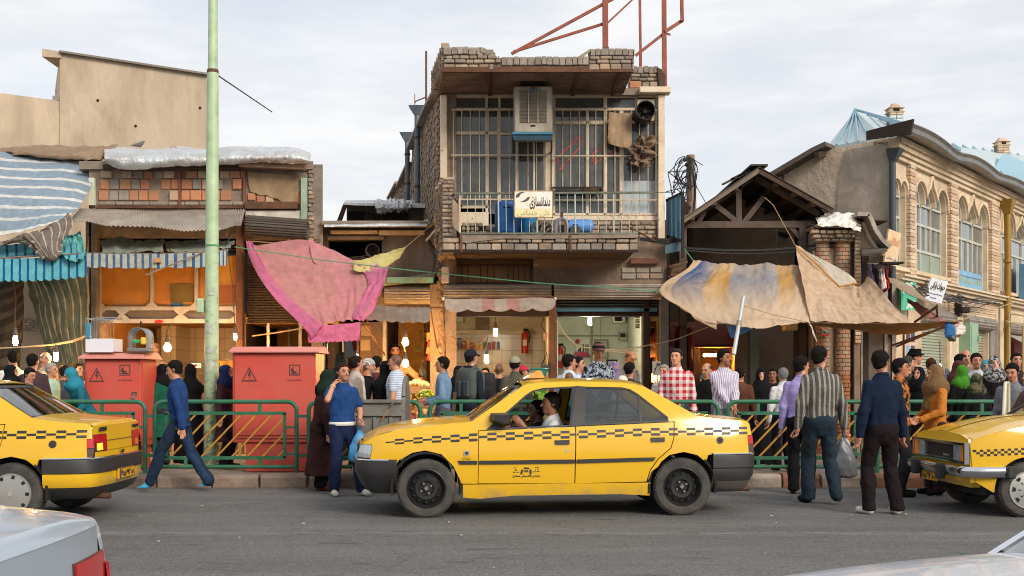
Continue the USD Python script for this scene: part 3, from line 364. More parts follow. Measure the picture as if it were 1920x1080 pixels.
def left_shops():
 t=Thing("shop_building","old single storey shop with orange clay block parapet under silver roofing","building",base=(X(375),FY,0))
 zr=Z(318)
 t.P_("wall",box(X(166),X(585),FY+.02,FY+.3,Z(450),zr),MORTAR)
 t.P_("rear_wall",box(X(166)-1,X(585)-.75,FY+4.,FY+4.2,PV,zr),PLASTER)
 t.P_("gable_wall",hull([(X(583)+i*.2-.175*y,FY+.05+y,z)for i in(0,1)for y in(0,4.1)for z in(PV,zr+.1)]),BRICKS[1])
 t.P_("roof",hull([(x-.175*y,FY-.05+y,z)for x in(X(150),X(588))for y in(0,4.3)for z in(zr,zr+.14)]),PLASTER)
 rng=random.Random(2)
 for row,(y0,y1)in enumerate(((320,334),(336,355),(357,376),(378,385))):
  x=183+rng.uniform(0,6)
  while x<458:
   w=rng.uniform(17,22)if row<3 else rng.uniform(26,40);g=rng.uniform(.8,1.5);x2=min(x+w,460)
   if not(334<x+w/2<342)and rng.random()>.06 and x2-x>6:
    grey=rng.random()<(.2 if x>250 else.45)or row==3
    t.P_("clay_block",cbox(X(x),X(x2-g),FY-rng.uniform(.005,.03),FY+.1,Z(y1),Z(y0),.012),GBK if grey else rng.choice(ORANGE+ORANGE[:1]));
   x=x2
 for px in(338,459):t.P_("steel_post",box(X(px)-.018,X(px)+.018,FY-.05,FY,Z(392),Z(318)),REDIRON)
 t.P_("steel_beam",box(X(183),X(462),FY-.06,FY,Z(391),Z(386)),RUSTY)
 t.P_("pale_post",box(X(170),X(181),FY-.1,FY-.02,Z(386),Z(335)),M("pale_green_post","#c7cdb5",.7,dirt="#8a8470"))
 t.P_("plaster_bay",pextr([(464,322),(565,330),(565,352),(557,372),(548,385),(530,380),(520,372),(512,372),(500,366),(487,366),(480,362),(470,360),(466,345)],FY-.03,.05),M("tan_plaster","#a08769",.95,var=.2,scale=2,bump=.5,bscale=12,dirt="#4a3b2c",dam=.6))
 for i,(x0,x1,y0,y1)in enumerate(((464,480,362,376),(481,497,366,380),(498,514,368,383),(549,565,356,384),(515,547,381,386))):t.P_("clay_block",cbox(X(x0),X(x1)-.012,FY-.015,FY+.1,Z(y1),Z(y0),.012),ORANGE[i%3])
 t.P_("steel_post",box(X(566),X(577),FY-.1,FY-.02,Z(412),Z(335)),M("mint_post","#9fb9a3",.7,dirt="#6d6a58",dam=.6,rust="#6a4028"))
 t.P_("steel_beam",box(X(462),X(560),FY-.12,FY,Z(393),Z(380)),RUSTY)
 t.P_("timber",bar(V(X(455),FY-.25,Z(312)),V(X(578),FY-.25,Z(318)),.12,.1),M("weathered_timber","#a08871",.85,var=.3,scale=5,stretch=(.3,1,1),dirt="#6b4c36",dam=.6))
 t.P_("fascia",box(X(200),X(462),FY-.2,FY-.12,Z(320),Z(312)),DARKWOOD)
 for k in range(17):
  y=318+k*8;t.P_("brick",cbox(X(578+rng.uniform(-2,1)),X(585+rng.uniform(-3,5)),FY-.02,FY+.25,Z(y+7),Z(y),.012),rng.choice(BRICKS+[GBK]))
 c=[[P(x,y0-3+2*math.sin(x*.05),FY+1.9)for x,y0 in zip(np.linspace(196,582,9),(284,282,283,280,284,279,281,278,296))],[P(x,y0,FY+.5)for x,y0 in zip(np.linspace(196,582,9),(283,280,281,279,282,277,279,277,290))],[P(x,y0,FY-.35)for x,y0 in zip(np.linspace(196,582,9),(290,289,291,287,290,286,288,284,297))],[P(x,y0,FY-.4)for x,y0 in zip(np.linspace(196,582,9),(302,318,313,311,309,307,304,306,305))]]
 m,uv=sheet(c,160,30,.018,7,.008,21,stretch=(4,1));t.P_("roofing_foil",m,SILVER,smooth=60)
 for px,py,w in((262,270,9),(330,280,12),(550,287,6)):t.P_("roof_stone",xf(hull(np.random.RandomState(px).randn(14,3)*[.08,.08,.035]),t=P(px,py,FY+1.2)),GBK)
 t.P_("canopy",corr([P(150,391,FY-.06),P(300,395,FY-.06),P(460,392,FY-.06)],[P(128,416,19.3),P(160,413,19.3),P(200,422,19.3),P(285,424,19.3),P(345,432,19.3),P(415,429,19.3),P(440,421,19.3),P(452,421,19.3)],66,.012),M("pale_corrugated_iron","#b8b0a4",.55,.3,var=.1,scale=2,dirt="#7d6f61",dam=.5,dsc=2.5),smooth=40)
 t.P_("lintel",box(X(160),X(462),FY+.1,FY+.3,Z(470),Z(430)),BLACK)
 for k in range(5):t.P_("blind_slat",box(X(165),X(455),FY+.02,FY+.05,Z(470-k*5),Z(467-k*5)),DARK)
 for x0,x1,mt in((166,172,"a"),(176,187,"b"),(446,458,"c")):t.P_("post",box(X(x0),X(x1),FY-.14,FY+.02,PV,Z(395)),RUSTY if mt=="c" else STEEL)
 frame=sg.box(X(188),Z(606),X(447),Z(495));holes=[]
 def oct(x0,x1,y0,y1,cx,cy):return sg.Polygon([(X(x0),Z(y0)),(X(x1),Z(y0)),(X(x1),Z(y1-cy)),(X(x1-cx),Z(y1)),(X(x0+cx),Z(y1)),(X(x0),Z(y1-cy))])
 def hexa(x0,x1,y0,y1,c):m_=(y0+y1)/2;return sg.Polygon([(X(x0),Z(m_)),(X(x0+c),Z(y0)),(X(x1-c),Z(y0)),(X(x1),Z(m_)),(X(x1-c),Z(y1)),(X(x0+c),Z(y1))])
 pan=[oct(190,283,480,575,9,8),oct(289,366,480,575,9,8),oct(372,446,480,575,5,5)];hx=[hexa(190,226,582,598,8),hexa(234,336,582,598,10),hexa(344,443,582,598,10)]
 for h in pan+hx:frame=frame.difference(h)
 t.P_("front_frame",extr(frame.buffer(0),.06,wfr(FY+.02)),ALU)
 for h in pan:t.P_("amber_pane",extr(h.buffer(.01),.01,wfr(FY+.05)),AMBER_GLASS)
 for h in hx:t.P_("mesh_panel",extr(h.buffer(.01),.01,wfr(FY+.05)),M("grey_mesh","#655c55",.7)if h is hx[0]else "@grey_mesh")
 t.P_("amber_panel",box(X(318),X(362),FY+.025,FY+.04,Z(566),Z(532)),M("dull_olive_card","#6e5a2c",.7))
 t.P_("amber_panel",box(X(405),X(446),FY+.025,FY+.04,Z(568),Z(534)),M("rust_card","#7a4317",.7))
 t.P_("blue_sticker",box(X(321),X(342),FY+.01,FY+.024,Z(575),Z(568)),M("blue_sticker","#2c5a7a",.5))
 t.P_("red_badge",xf(hull(np.vstack([np.stack([.075*np.cos(a),np.full(20,0.),.03*np.sin(a)],1)+[0,d,0]for a in[np.linspace(0,2*np.pi,20)]for d in(0,-.02)])),t=P(298,603,FY-.04)),M("red_badge","#c02a20",.4))
 room(t,X(190),X(447),FY+.1,FY+3.2,Z(600),OCW,back=TILE)
 t.P_("tile_pillar",box(X(232),X(262),FY+2.2,FY+3.2,PV,Z(600)),TILE)
 t.P_("counter",cbox(X(195),X(440),FY+.5,FY+1.1,PV,1.02,.02),M("counter_front","#7c5c3a",.5))
 t.P_("shelf",cat([box(X(370),X(440),FY+2.8,FY+3.19,z,z+.03)for z in(1.,1.4,1.8)]),DARKWOOD)
 t.P_("white_board",box(X(462),X(565),FY-.06,FY-.02,Z(420),Z(396)),M("dirty_white_board","#cfc7ba",.7,dirt="#8a7c6a",dam=.5))
 x0,x1=X(468),X(581);an=np.linspace(0,2*np.pi,97)[:-1];rr=.165+.012*np.sign(np.sin(an*22))
 ring=sg.Polygon([(FY-.2+r*math.cos(a),r*math.sin(a))for a,r in zip(an,rr)]).difference(sg.Point(FY-.2,0).buffer(.12))
 v,f=extr(ring,x1-x0,((x0,0,0),(0,1,0),(0,0,1)));v=v+np.stack([v[:,0]*0,v[:,0]*0,Z(425)+(v[:,0]-x0)*-.07],-1)
 t.P_("rolled_shutter",(v,f),M("dark_ribbed_roll","#5d554c",.55,.3,var=.2,scale=4),smooth=30)
 t.P_("closed_shutter",slats(X(463),X(600),FY+.06,Z(606),Z(448),.045),SHUTTER_DARK)
 room(t,X(464),X(612),FY+.15,FY+2.6,Z(606),OCW,side=DARK)
 t.P_("display_shelf",cat([box(X(470),X(560),FY+1.9,FY+2.4,z,z+.03)for z in(1.2,1.6,2.)]+[box(X(px)-.02,X(px)+.02,FY+1.85,FY+1.9,PV,Z(606))for px in(504,525,556)]),M("pale_shelf","#c6ad7e",.5))
 t.P_("door_frame",cat([box(X(px),X(px+5),FY,FY+.06,PV,Z(606))for px in(500,560)]),ALU)
left_shops()
def goods(name,label,cat_,boxes,mats,rng,group=None):
 """A row of small packets or tins on a shelf, one thing."""
 t=Thing(name,label,cat_,base=boxes[0][0],group=group)
 for(p,s)in boxes:t.P_("packet",cbox(p[0]-s[0]/2,p[0]+s[0]/2,p[1],p[1]+s[1],p[2],p[2]+s[2],.008),rng.choice(mats))
 return t
PACKS=[M("pack_%s"%n,c,.4,var=.2,scale=20)for n,c in(("red","#a5302a"),("yellow","#d9a93a"),("green","#3f7a4a"),("blue","#35557f"),("white","#d8d0bf"))]
_r=random.Random(8)
for k,z in enumerate((1.24,1.64)):
 goods("tin_row",("row of tins on the %s shelf behind the rolled shutter bay"%("lower","upper")[k]),"tins",[(V(X(474+8*i),FY+1.95,z),(.06,.06,_r.uniform(.1,.2)))for i in range(10)],PACKS,_r)
for k,z in enumerate((1.03,1.43)):
 goods("packet_row",("packets standing on the %s dark shelf at the back of the amber fronted shop"%("lower","upper")[k]),"packets",[(V(X(374+9*i),FY+2.85,z),(.07,.07,_r.uniform(.12,.25)))for i in range(7)],PACKS,_r)
for _l,_x,_n,_y,_z in(("row of jars on the cream shop's wall ledge",846,12,23.2,2.02),("bottles in a row on the dark counter of the cream walled shop",852,10,21.9,1.),("packets along the counter of the ochre fruit shop",730,7,21.6,.95),("tins along the amber shop's counter",200,13,21.2,1.02),("cartons at the back of the pale walled shop",1102,8,21.6,1.),("bright packets on the upper shelf in the passage display case",1316,9,22.,1.42),("bright packets on the middle shelf in the passage display case",1316,9,22.,1.12)):
 goods("stock_row",_l,"stock",[(V(X(_x+8*i,_y),_y,_z),(.06,.06,_r.uniform(.1,.24)))for i in range(_n)],PACKS,_r)
def tarps_left():
 S1=cloth_uv("blue_white_stripe_tarp",[(0,rgb("#8c9dac")),(.72,rgb("#9aa8b4")),(.74,rgb("#d8d5cf")),(.99,rgb("#d8d5cf"))],"v",8.,dirt="#8f9aa0",dam=.35)
 c=[[P(-60,275,21.6),P(30,288,21.6),P(120,293,21.6),P(190,298,21.5)],[P(-60,318,20.6),P(25,330,20.5),P(110,333,20.4),P(172,345,20.4)],[P(-60,370,19.6),P(20,378,19.4),P(90,380,19.3),P(150,385,19.4)],[P(-60,436,18.7),P(10,440,18.5),P(70,428,18.4),P(120,412,18.6)]]
 m,uv=sheet(c,90,60,.022,3.,.006,3,stretch=(2,2));single("striped_tarpaulin",m,S1,"grey blue tarpaulin with white stripes spread over the far left stall roof","tarpaulin",smooth=60,uv=uv)
 S2=cloth_uv("brown_sacking",[(0,rgb("#a08871")),(1,rgb("#8f7861"))],dirt="#6d5a48")
 c=[[P(-10,282,21.7),P(60,277,21.9),P(150,276,21.9),P(222,272,21.8)],[P(20,287,21.5),P(80,288,21.3),P(150,291,21.2),P(200,288,21.3)],[P(22,289,21.4),P(80,292,21.2),P(160,298,21.),P(190,300,21.1)]]
 m,uv=sheet(c,50,16,.05,5,.01,5);single("sacking_strip",m,S2,"brown sacking laid along the top edge of the striped tarpaulin","cloth",smooth=60,uv=uv)
 S3=cloth_uv("checked_blanket",[(0,rgb("#7c7067")),(.8,rgb("#6c625b")),(.82,rgb("#b9b1a6")),(.99,rgb("#b9b1a6"))],"u",9,dirt="#5a4f45")
 c=[[P(-10,455,18.5),P(40,445,18.4),P(90,425,18.4),P(130,402,18.6)],[P(0,462,18.4),P(50,452,18.3),P(100,440,18.3),P(135,415,18.5)],[P(35,440,18.2),P(75,470,18.1),P(100,470,18.1),P(128,430,18.4)],[P(45,448,18.2),P(85,482,18.1),P(112,480,18.1),P(114,440,18.3)]]
 m,uv=sheet(c,50,30,.06,5,.01,6);single("grey_blanket",m,S3,"crumpled grey striped blanket hanging off the edge of the striped tarpaulin","blanket",smooth=60,uv=uv)
 S4=cloth_uv("turquoise_stripe_awning",[(0,rgb("#67b3bb")),(.7,rgb("#7dbfc6")),(.71,rgb("#17508f")),(.99,rgb("#1a4f8c"))],"u",12,dirt="#5f9aa0",dam=.3)
 c=[[P(-20,470,19.5),P(50,455,19.6),P(110,445,19.6),P(150,440,19.7)],[P(-20,480,18.9),P(50,472,18.9),P(110,465,18.9),P(155,470,18.9)],[P(-20,486,18.2),P(50,484,18.2),P(110,484,18.2),P(160,478,18.2)]]
 t=Thing("turquoise_awning","turquoise awning with dark blue stripes and scalloped edge at the far left","awning",base=P(70,480,18.2)*[1,1,0]+[0,0,2.8])
 m,uv=sheet(c,60,16,.05,4,.006,7);t.P_("canopy",m,S4,smooth=60,uv=uv)
 c=[[P(-20,485,18.18),P(70,484,18.18),P(163,474,18.18)],[P(-20,505,18.14),P(70,504,18.14),P(163,496,18.14)],[P(-20,524,18.1),P(70,524,18.1),P(163,516,18.1)]]
 m,uv=sheet(c,110,10,.015,6,.006,8,k=2,hem=lambda u:.03*np.abs(np.sin(u*12*np.pi)));t.P_("valance",m,S4,smooth=60,uv=uv)
 for px in(-15,158):t.P_("awning_arm",tube([P(px,484,18.2),P(px+2,470,20.4)],.012),STEEL)
 t.P_("front_rod",tube([P(-20,485,18.19),P(163,475,18.19)],.014),STEEL)
 S5=cloth_uv("teal_cloth",[(0,rgb("#6fb9b5")),(1,rgb("#8cc5be"))],dirt="#6d9a94",dam=.25)
 c=[[P(115,440,19.2),P(135,438,19.2),P(155,442,19.2)],[P(118,462,19.),P(138,465,19.),P(158,462,18.9)],[P(112,480,18.1),P(140,492,18.),P(160,478,18.1)]]
 m,uv=sheet(c,30,24,.05,7,.008,9,k=2);single("teal_cloth",m,S5,"plain teal cloth draped over the right end of the turquoise awning","cloth",smooth=60,uv=uv)
 S6=cloth_uv("dark_green_striped_curtain",[(0,rgb("#4b5548")),(.8,rgb("#4f5a4d")),(.82,rgb("#8f7f6c")),(.99,rgb("#8f7f6c"))],"u",8,dirt="#2c2a24",dam=.5,transl=.1)
 c=[[P(52,515,20.),P(90,518,19.9),P(165,515,20.)],[P(62,560,20.1),P(110,565,19.8),P(166,560,20.)],[P(75,610,20.1),P(115,610,19.9),P(166,600,20.)],[P(95,680,20.2),P(130,680,20.),P(168,680,20.1)]]
 m,uv=sheet(c,70,40,.05,4,.01,10,k=2,stretch=(4,1));single("striped_curtain",m,S6,"dark green curtain with beige stripes hanging beside the amber fronted shop","curtain",smooth=60,uv=uv)
 S7=cloth_uv("dark_brown_curtain",[(0,rgb("#2e2a24")),(.55,rgb("#332d27")),(.57,rgb("#463f36")),(1,rgb("#463f36"))],"v",8,dirt="#1c1814",dam=.5,transl=.08)
 c=[[P(-70,515,19.9),P(0,516,19.8),P(42,518,19.9)],[P(-70,600,19.9),P(0,600,19.7),P(44,570,19.9)],[P(-70,720,19.9),P(0,720,19.8),P(35,720,19.9)]]
 m,uv=sheet(c,40,40,.05,4,.01,11,k=2);single("brown_curtain",m,S7,"dark brown cloth screen behind the bulbs at the far left stall","curtain",smooth=60,uv=uv)
 w=Thing("back_wall","pale wall with a few brick courses seen between the curtains at the far left","wall",base=(X(40,22.5),22.5,0));w.P_("plaster",box(X(-90,22.5),X(165,22.5),22.5,22.8,PV,Z(500,22.5)),M("pale_lane_wall","#9a8a72",.9,var=.15))
 rng=random.Random(4)
 for row in range(5):
  x=30-row%2*7
  while x<90:w.P_("brick",cbox(X(x,22.5),X(x+13,22.5),22.47,22.6,Z(600+row*5,22.5),Z(596+row*5,22.5),.008),rng.choice(BRICKS));x+=14
 t=Thing("striped_awning","off white awning valance with blue stripes over the amber fronted shop","awning",base=P(290,480,19.2))
 S8=cloth_uv("white_blue_stripe_valance",[(0,rgb("#b9bcae")),(.62,rgb("#c2c4b6")),(.63,rgb("#2f5d92")),(.99,rgb("#335f92"))],"u",20,dirt="#8f8f82",dam=.4)
 c=[[P(163,475,19.2),P(230,477,19.2),P(300,476,19.2),P(380,474,19.2),P(426,469,19.2)],[P(162,487,19.17),P(230,489,19.17),P(300,489,19.17),P(380,487,19.17),P(426,484,19.17)],[P(162,499,19.14),P(230,501,19.14),P(300,501,19.14),P(380,499,19.14),P(426,495,19.14)]]
 m,uv=sheet(c,140,10,.015,7,.006,12,k=2,hem=lambda u:.025*np.abs(np.sin(u*9*np.pi)));t.P_("valance",m,S8,smooth=60,uv=uv)
 S9=cloth_uv("grey_green_canvas",[(0,rgb("#98a092")),(1,rgb("#a4a99b"))],dirt="#6f7468",dam=.5)
 c=[[P(185,452,20.3),P(230,450,20.3),P(270,452,20.3),P(310,455,20.3)],[P(192,464,19.8),P(230,466,19.8),P(270,465,19.8),P(306,463,19.8)],[P(190,476,19.22),P(230,478,19.22),P(270,476,19.22),P(308,476,19.22)]]
 m,uv=sheet(c,40,16,.05,5,.006,13,k=2);t.P_("canopy",m,S9,smooth=60,uv=uv)
 c=[[P(312,455,20.3),P(360,452,20.3),P(400,454,20.3),P(440,450,20.3)],[P(312,466,19.8),P(360,464,19.8),P(400,462,19.8),P(436,460,19.8)],[P(322,474,19.22),P(360,474,19.22),P(400,472,19.22),P(428,468,19.22)]]
 m,uv=sheet(c,40,16,.05,5,.006,14,k=2);t.P_("canopy",m,S9,smooth=60,uv=uv)
 t.P_("front_rod",tube([P(163,475,19.22),P(300,477,19.22),P(428,469,19.22)],.014),STEEL)
 for px in(164,426):t.P_("awning_arm",tube([P(px,474,19.22),P(px+4,440,20.5)],.012),STEEL)
 t.P_("prop_stick",tube([P(273,516,18.9),P(380,473,19.15)],.012),STEEL)
 t.P_("hook_cover",hull([P(*p,19.1+d)for d in(0,.04)for p in((290,483),(299,483),(303,492),(288,492))]),M("orange_cover","#b98a5d",.7))
 S10=cloth_uv("pink_tarp",[(0,rgb("#c98a8e")),(1,rgb("#c98a8e"))],dirt="#b08d78",dam=.6,transl=.3)
 S11=cloth_uv("pink_border",[(0,rgb("#cf7398")),(1,rgb("#cf7398"))],dirt="#c08c98",dam=.4,transl=.35)
 S12=cloth_uv("yellow_tarp",[(0,rgb("#d9cf8a")),(1,rgb("#ddd6a8"))],dirt="#cfc49a",dam=.35,transl=.35)
 t=Thing("pink_tarpaulin","faded pink and tan tarpaulin slung between the shops, with a yellow patch","tarpaulin",base=P(600,560,19.3))
 grid=[[P(470,453,20.2),P(510,456,20.2),P(580,452,20.2),P(640,483,20.2),P(690,497,20.),P(732,491,19.9)],[P(492,510,19.8),P(535,510,19.9),P(590,500,20.),P(640,510,19.9),P(685,520,19.7),P(722,520,19.6)],[P(530,565,19.3),P(565,560,19.4),P(605,555,19.5),P(645,555,19.4),P(680,555,19.3),P(706,555,19.2)],[P(575,612,18.8),P(600,610,18.8),P(625,606,18.8),P(648,603,18.8),P(665,602,18.8),P(680,598,18.8)]]
 m,uv=sheet(grid,90,70,.045,2.,.005,31,stretch=(2.4,.6));t.P_("cloth",m,S10,smooth=60,uv=uv)
 g=np.array(grid)
 lc=[[P(461,452,20.18),P(474,455,20.16)],[P(478,505,19.75),P(500,505,19.75)],[P(517,562,19.25),P(545,560,19.25)],[P(565,610,18.76),P(590,600,18.78)],[P(580,640,18.7),P(605,606,18.72)]]
 m,uv=sheet(lc,10,60,.03,5,.006,32,k=3);t.P_("border",m,S11,smooth=60,uv=uv)
 bc=[[P(576,612,18.74),P(608,610,18.74),P(640,608,18.74),P(676,604,18.74)],[P(577,626,18.7),P(608,625,18.7),P(640,624,18.7),P(675,622,18.7)],[P(578,641,18.66),P(608,640,18.66),P(640,639,18.66),P(674,637,18.66)]]
 m,uv=sheet(bc,90,12,.02,5,.006,33,k=2,hem=lambda u:.018*np.abs(np.sin(u*11*np.pi)));t.P_("valance",m,S11,smooth=60,uv=uv)
 rc=[[P(670,500,19.9),P(730,494,19.86)],[P(690,540,19.35),P(722,530,19.4)],[P(672,575,19.),P(705,572,19.)],[P(664,600,18.75),P(682,604,18.74)]]
 m,uv=sheet(rc,14,40,.05,5,.006,34,k=3);t.P_("border",m,S11,smooth=60,uv=uv)
 tc_=[[P(580,449,20.2),P(640,478,20.2),P(690,495,20.05),P(732,486,19.9)],[P(582,470,20.1),P(632,498,20.05),P(680,512,19.85),P(725,505,19.75)],[P(588,492,19.98),P(625,512,19.92),P(668,524,19.75),P(716,515,19.62)]]
 m,uv=sheet(tc_,50,24,.03,4,.006,35,k=2);t.P_("upper_fold",m,S10,smooth=60,uv=uv)
 yc=[[P(664,490,19.96),P(700,482,19.9),P(735,472,19.9),P(762,463,19.95)],[P(664,500,19.85),P(700,497,19.8),P(730,490,19.82),P(755,474,19.9)],[P(662,508,19.75),P(694,510,19.7),P(722,500,19.75),P(750,484,19.85)]]
 m,uv=sheet(yc,40,20,.04,5,.006,36,k=2);t.P_("yellow_patch",m,S12,smooth=60,uv=uv)
 t.P_("tie_rope",tube([P(760,464,19.95),P(800,430,20.3),P(818,415,20.5)],.008),ROPE);t.P_("tie_rope",tube([P(465,452,20.2),P(560,458,20.25),P(500,425,20.4),P(470,395,20.45)],.006),ROPE)
 t.P_("tie_rope",tube([P(474,630,20.4),P(530,622,19.6),P(576,614,18.8)],.012),ROPE)
tarps_left()
# ================================================================ middle: low building and the two storey house with the balcony
GLASS_DARK=gpane("dusty_window_glass",(.34,.4,.42),1.6,.03,1.,.17)
SIDEBRICK=MT("side_brickwork",{"oi":("geometry",{}),"n":("noise_texture",{"scale":3.,"detail":6.,"roughness":.7}),"r":("rgb_ramp",{"ramp":[(.25,rgb("#6f5f52")),(.5,rgb("#97836f")),(.75,rgb("#ad9882"))]}),"v":("hsv",{}),"rr":("map_range",{"from_min":0.,"from_max":1.,"to_min":.84,"to_max":1.12}),"nb":("noise_texture",{"scale":30.,"detail":5.}),"b":("bump",{"strength":.6,"distance":.02}),"p":("principled_bsdf",{"roughness":.92})},[("oi.position","n.vector"),("n.fac","r.fac"),("r.color","v.color"),("oi.random_per_island","rr.value"),("rr.result","v.value"),("v.color","p.base_color"),("oi.position","nb.vector"),("nb.fac","b.height"),("b.normal","p.normal")],surface="p.BSDF")
def brow(t,px0,px1,py0,py1,Y,wmin,wmax,rng,mats,proud=.02,depth=.12,gap=1.3,tilt=0.,name="brick",parent=None,skip=0.,c=.012):
 x=px0
 while x<px1-2:
  w=min(rng.uniform(wmin,wmax),px1-x)
  if rng.random()>=skip:
   dy=rng.uniform(-1,1)*.6
   m=cbox(X(x+.3,Y),X(x+w-gap,Y),Y-rng.uniform(0,proud),Y+depth,Z(py1+dy,Y),Z(py0+gap*.6+dy,Y),c)
   t.P_(name,m,rng.choice(mats),parent=parent)
  x+=w
def low_building():
 Y=20.9
 t=Thing("low_building","low soot stained building with foil edged flat roof, left of the balcony house","building",base=(X(715,Y),Y,0))
 x0,x1=X(612,Y),X(832,Y)
 hole=sg.box(X(614,Y),Z(492,Y),X(716,Y),Z(450,Y));shop=sg.box(X(580,Y),0,X(815,Y),Z(572,Y))
 t.P_("wall",extr(sg.box(X(590,Y),PV-.01,X(838,Y),Z(424,Y)).difference(hole).difference(shop).buffer(0),.2,wfr(Y+.2)),M("soot_streaked_wall","#7d7064",.9,var=.25,scale=2,stretch=(1,1,.25),dirt="#3a322c",dam=.75,dsc=1.6,bump=.4,bscale=15))
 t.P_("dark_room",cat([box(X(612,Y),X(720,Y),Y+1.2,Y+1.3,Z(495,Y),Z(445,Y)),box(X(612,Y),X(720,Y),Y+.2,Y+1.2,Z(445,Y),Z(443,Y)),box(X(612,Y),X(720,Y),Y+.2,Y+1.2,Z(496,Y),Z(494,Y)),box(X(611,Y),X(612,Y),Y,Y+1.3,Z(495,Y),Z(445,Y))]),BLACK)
 fan=P(699,470,Y+.15)
 f=t.P_("extractor_fan",xf(revolve([(.1,-.05),(.13,-.06),(.135,.05),(.1,.06),(.095,0),(.1,-.05)],24,"y"),t=fan),M("fan_grey","#4a4540",.6))
 for k in range(5):t.P_("blade",xf(xf(box(.015,.095,-.006,.006,-.03,.03),roty(k*2*math.pi/5)),t=fan),DARK,parent=f)
 t.P_("roof_slab",cbox(X(608,Y),X(812,Y),Y-.45,Y+2.,Z(428,Y),Z(420,Y),.02),M("roof_edge","#85796c",.85,dirt="#4c4138"))
 c=[[P(610,417,Y+.5),P(680,416,Y+.5),P(750,417,Y+.5),P(803,415,Y+.5)],[P(608,420,Y-.3),P(680,420,Y-.3),P(750,419,Y-.3),P(802,419,Y-.3)],[P(608,425,Y-.5),P(680,424,Y-.5),P(750,424,Y-.5),P(800,424,Y-.5)]]
 m,uv=sheet(c,60,8,.02,6,.02,41,k=2);t.P_("roofing_foil",m,SILVER,smooth=60)
 t.P_("pale_strip",cat([cbox(X(621,Y),X(709,Y),Y-.12,Y-.02,Z(440,Y),Z(433,Y),.01),cbox(X(711,Y),X(797,Y),Y-.12,Y-.02,Z(442,Y),Z(433,Y),.01)]),M("beige_strip","#c7b193",.7,dirt="#857059"))
 t.P_("sill",cbox(X(614,Y),X(722,Y),Y-.1,Y+.02,Z(450,Y),Z(443,Y),.015),PLASTER)
 rng=random.Random(6);ms=[]
 for k in range(14):ms.append(tube([P(632+rng.uniform(0,40),486+rng.uniform(-4,6),Y-.1),P(660+rng.uniform(0,40),484+rng.uniform(-5,7),Y-.15),P(690+rng.uniform(0,20),488+rng.uniform(-4,4),Y-.1)],.008,5))
 t.P_("cable_bundle",cat(ms),WIRE)
 Y2=23.5
 s=Thing("roof_shed","small dark shed with foil on its roof standing on the low building's roof","shed",base=(X(710,Y2),Y2,Z(420,Y2)))
 s.P_("wall",box(X(650,Y2),X(800,Y2),Y2,Y2+1.5,Z(424,Y2),Z(384,Y2)),PLASTER)
 s.P_("opening",box(X(652,Y2),X(684,Y2),Y2-.03,Y2,Z(414,Y2),Z(397,Y2)),BLACK)
 s.P_("roof",hull([P(644,380,Y2-.5),P(798,384,Y2-.5),P(648,375,Y2+1.6),P(800,375,Y2+1.6),P(644,384,Y2-.5),P(798,390,Y2-.5),P(650,379,Y2+1.6),P(800,382,Y2+1.6)]),SILVER)
 s.P_("gable_board",hull([P(644,381,Y2-.5),P(630,418,Y2-.3),P(640,418,Y2-.3),P(652,384,Y2-.5),P(644,381,Y2-.4),P(630,418,Y2-.2),P(640,418,Y2-.2),P(652,384,Y2-.4)]),DARKWOOD)
 c=[[P(700,377,Y2+.4),P(740,376,Y2+.4),P(774,377,Y2+.4)],[P(702,386,Y2-.55),P(740,388,Y2-.55),P(772,386,Y2-.55)],[P(707,396,Y2-.62),P(740,393,Y2-.6),P(764,394,Y2-.62)]]
 m,uv=sheet(c,40,14,.08,6,.01,42,k=2);s.P_("foil",m,SILVER,smooth=60)
 for k in range(9):x=686+k*9;s.P_("plank",cbox(X(x,Y2),X(x+8,Y2),Y2-.06,Y2-.02,Z(420,Y2),Z(398+(k*7)%5,Y2),.01),DARKWOOD)
 for a,b in(((720,418),(752,398)),((728,419),(756,405)),((770,419),(795,412))):s.P_("loose_plank",bar(P(*a,Y2-.25),P(*b,Y2-.2),.1,.03),DARKWOOD)
 room(t,X(722,Y),X(812,Y),Y+.1,Y+2.4,Z(588,Y),OCW)
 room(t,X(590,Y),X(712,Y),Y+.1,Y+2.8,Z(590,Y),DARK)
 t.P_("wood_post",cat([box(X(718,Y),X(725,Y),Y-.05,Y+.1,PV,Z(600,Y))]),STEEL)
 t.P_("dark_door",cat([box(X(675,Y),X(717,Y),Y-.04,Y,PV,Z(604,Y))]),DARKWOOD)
 for(a,b)in((611,630),(637,657)):t.P_("door_pane",box(X(677,Y),X(695,Y),Y-.055,Y-.04,Z(b,Y),Z(a,Y)),M("dim_pane","#6d5c44",.3)if a==611 else "@dim_pane")
 for px in(601,618,636,664):t.P_("glass_case_post",box(X(px,Y),X(px+3,Y),Y+.35,Y+.4,PV,Z(606,Y)),ALU)
 t.P_("glass_case",box(X(604,Y),X(664,Y),Y+.4,Y+.41,.9,Z(615,Y)),gpane("case_glass",(.8,.78,.7)))
 t.P_("counter",cbox(X(604,Y),X(668,Y),Y+.45,Y+1.,PV,.95,.02),DARKWOOD)
 t.P_("counter",cbox(X(728,Y),X(806,Y),Y+.5,Y+1.1,PV,.95,.02),M("counter_wood","#8d6a40",.6))
 rshut(t,720,814,537,567,Y-.45,9,SHUTTER,depth=.3)
 t.P_("shutter_hood",cat([hull([P(712,528,Y-.5),P(815,512,Y-.5),P(815,522,Y-.5),P(712,536,Y-.5),P(712,526,Y),P(815,510,Y),P(815,530,Y),P(712,540,Y)])]),M("flaking_green_board","#7f8a78",.85,var=.3,dirt="#5d4c3c",dam=.75,dsc=3))
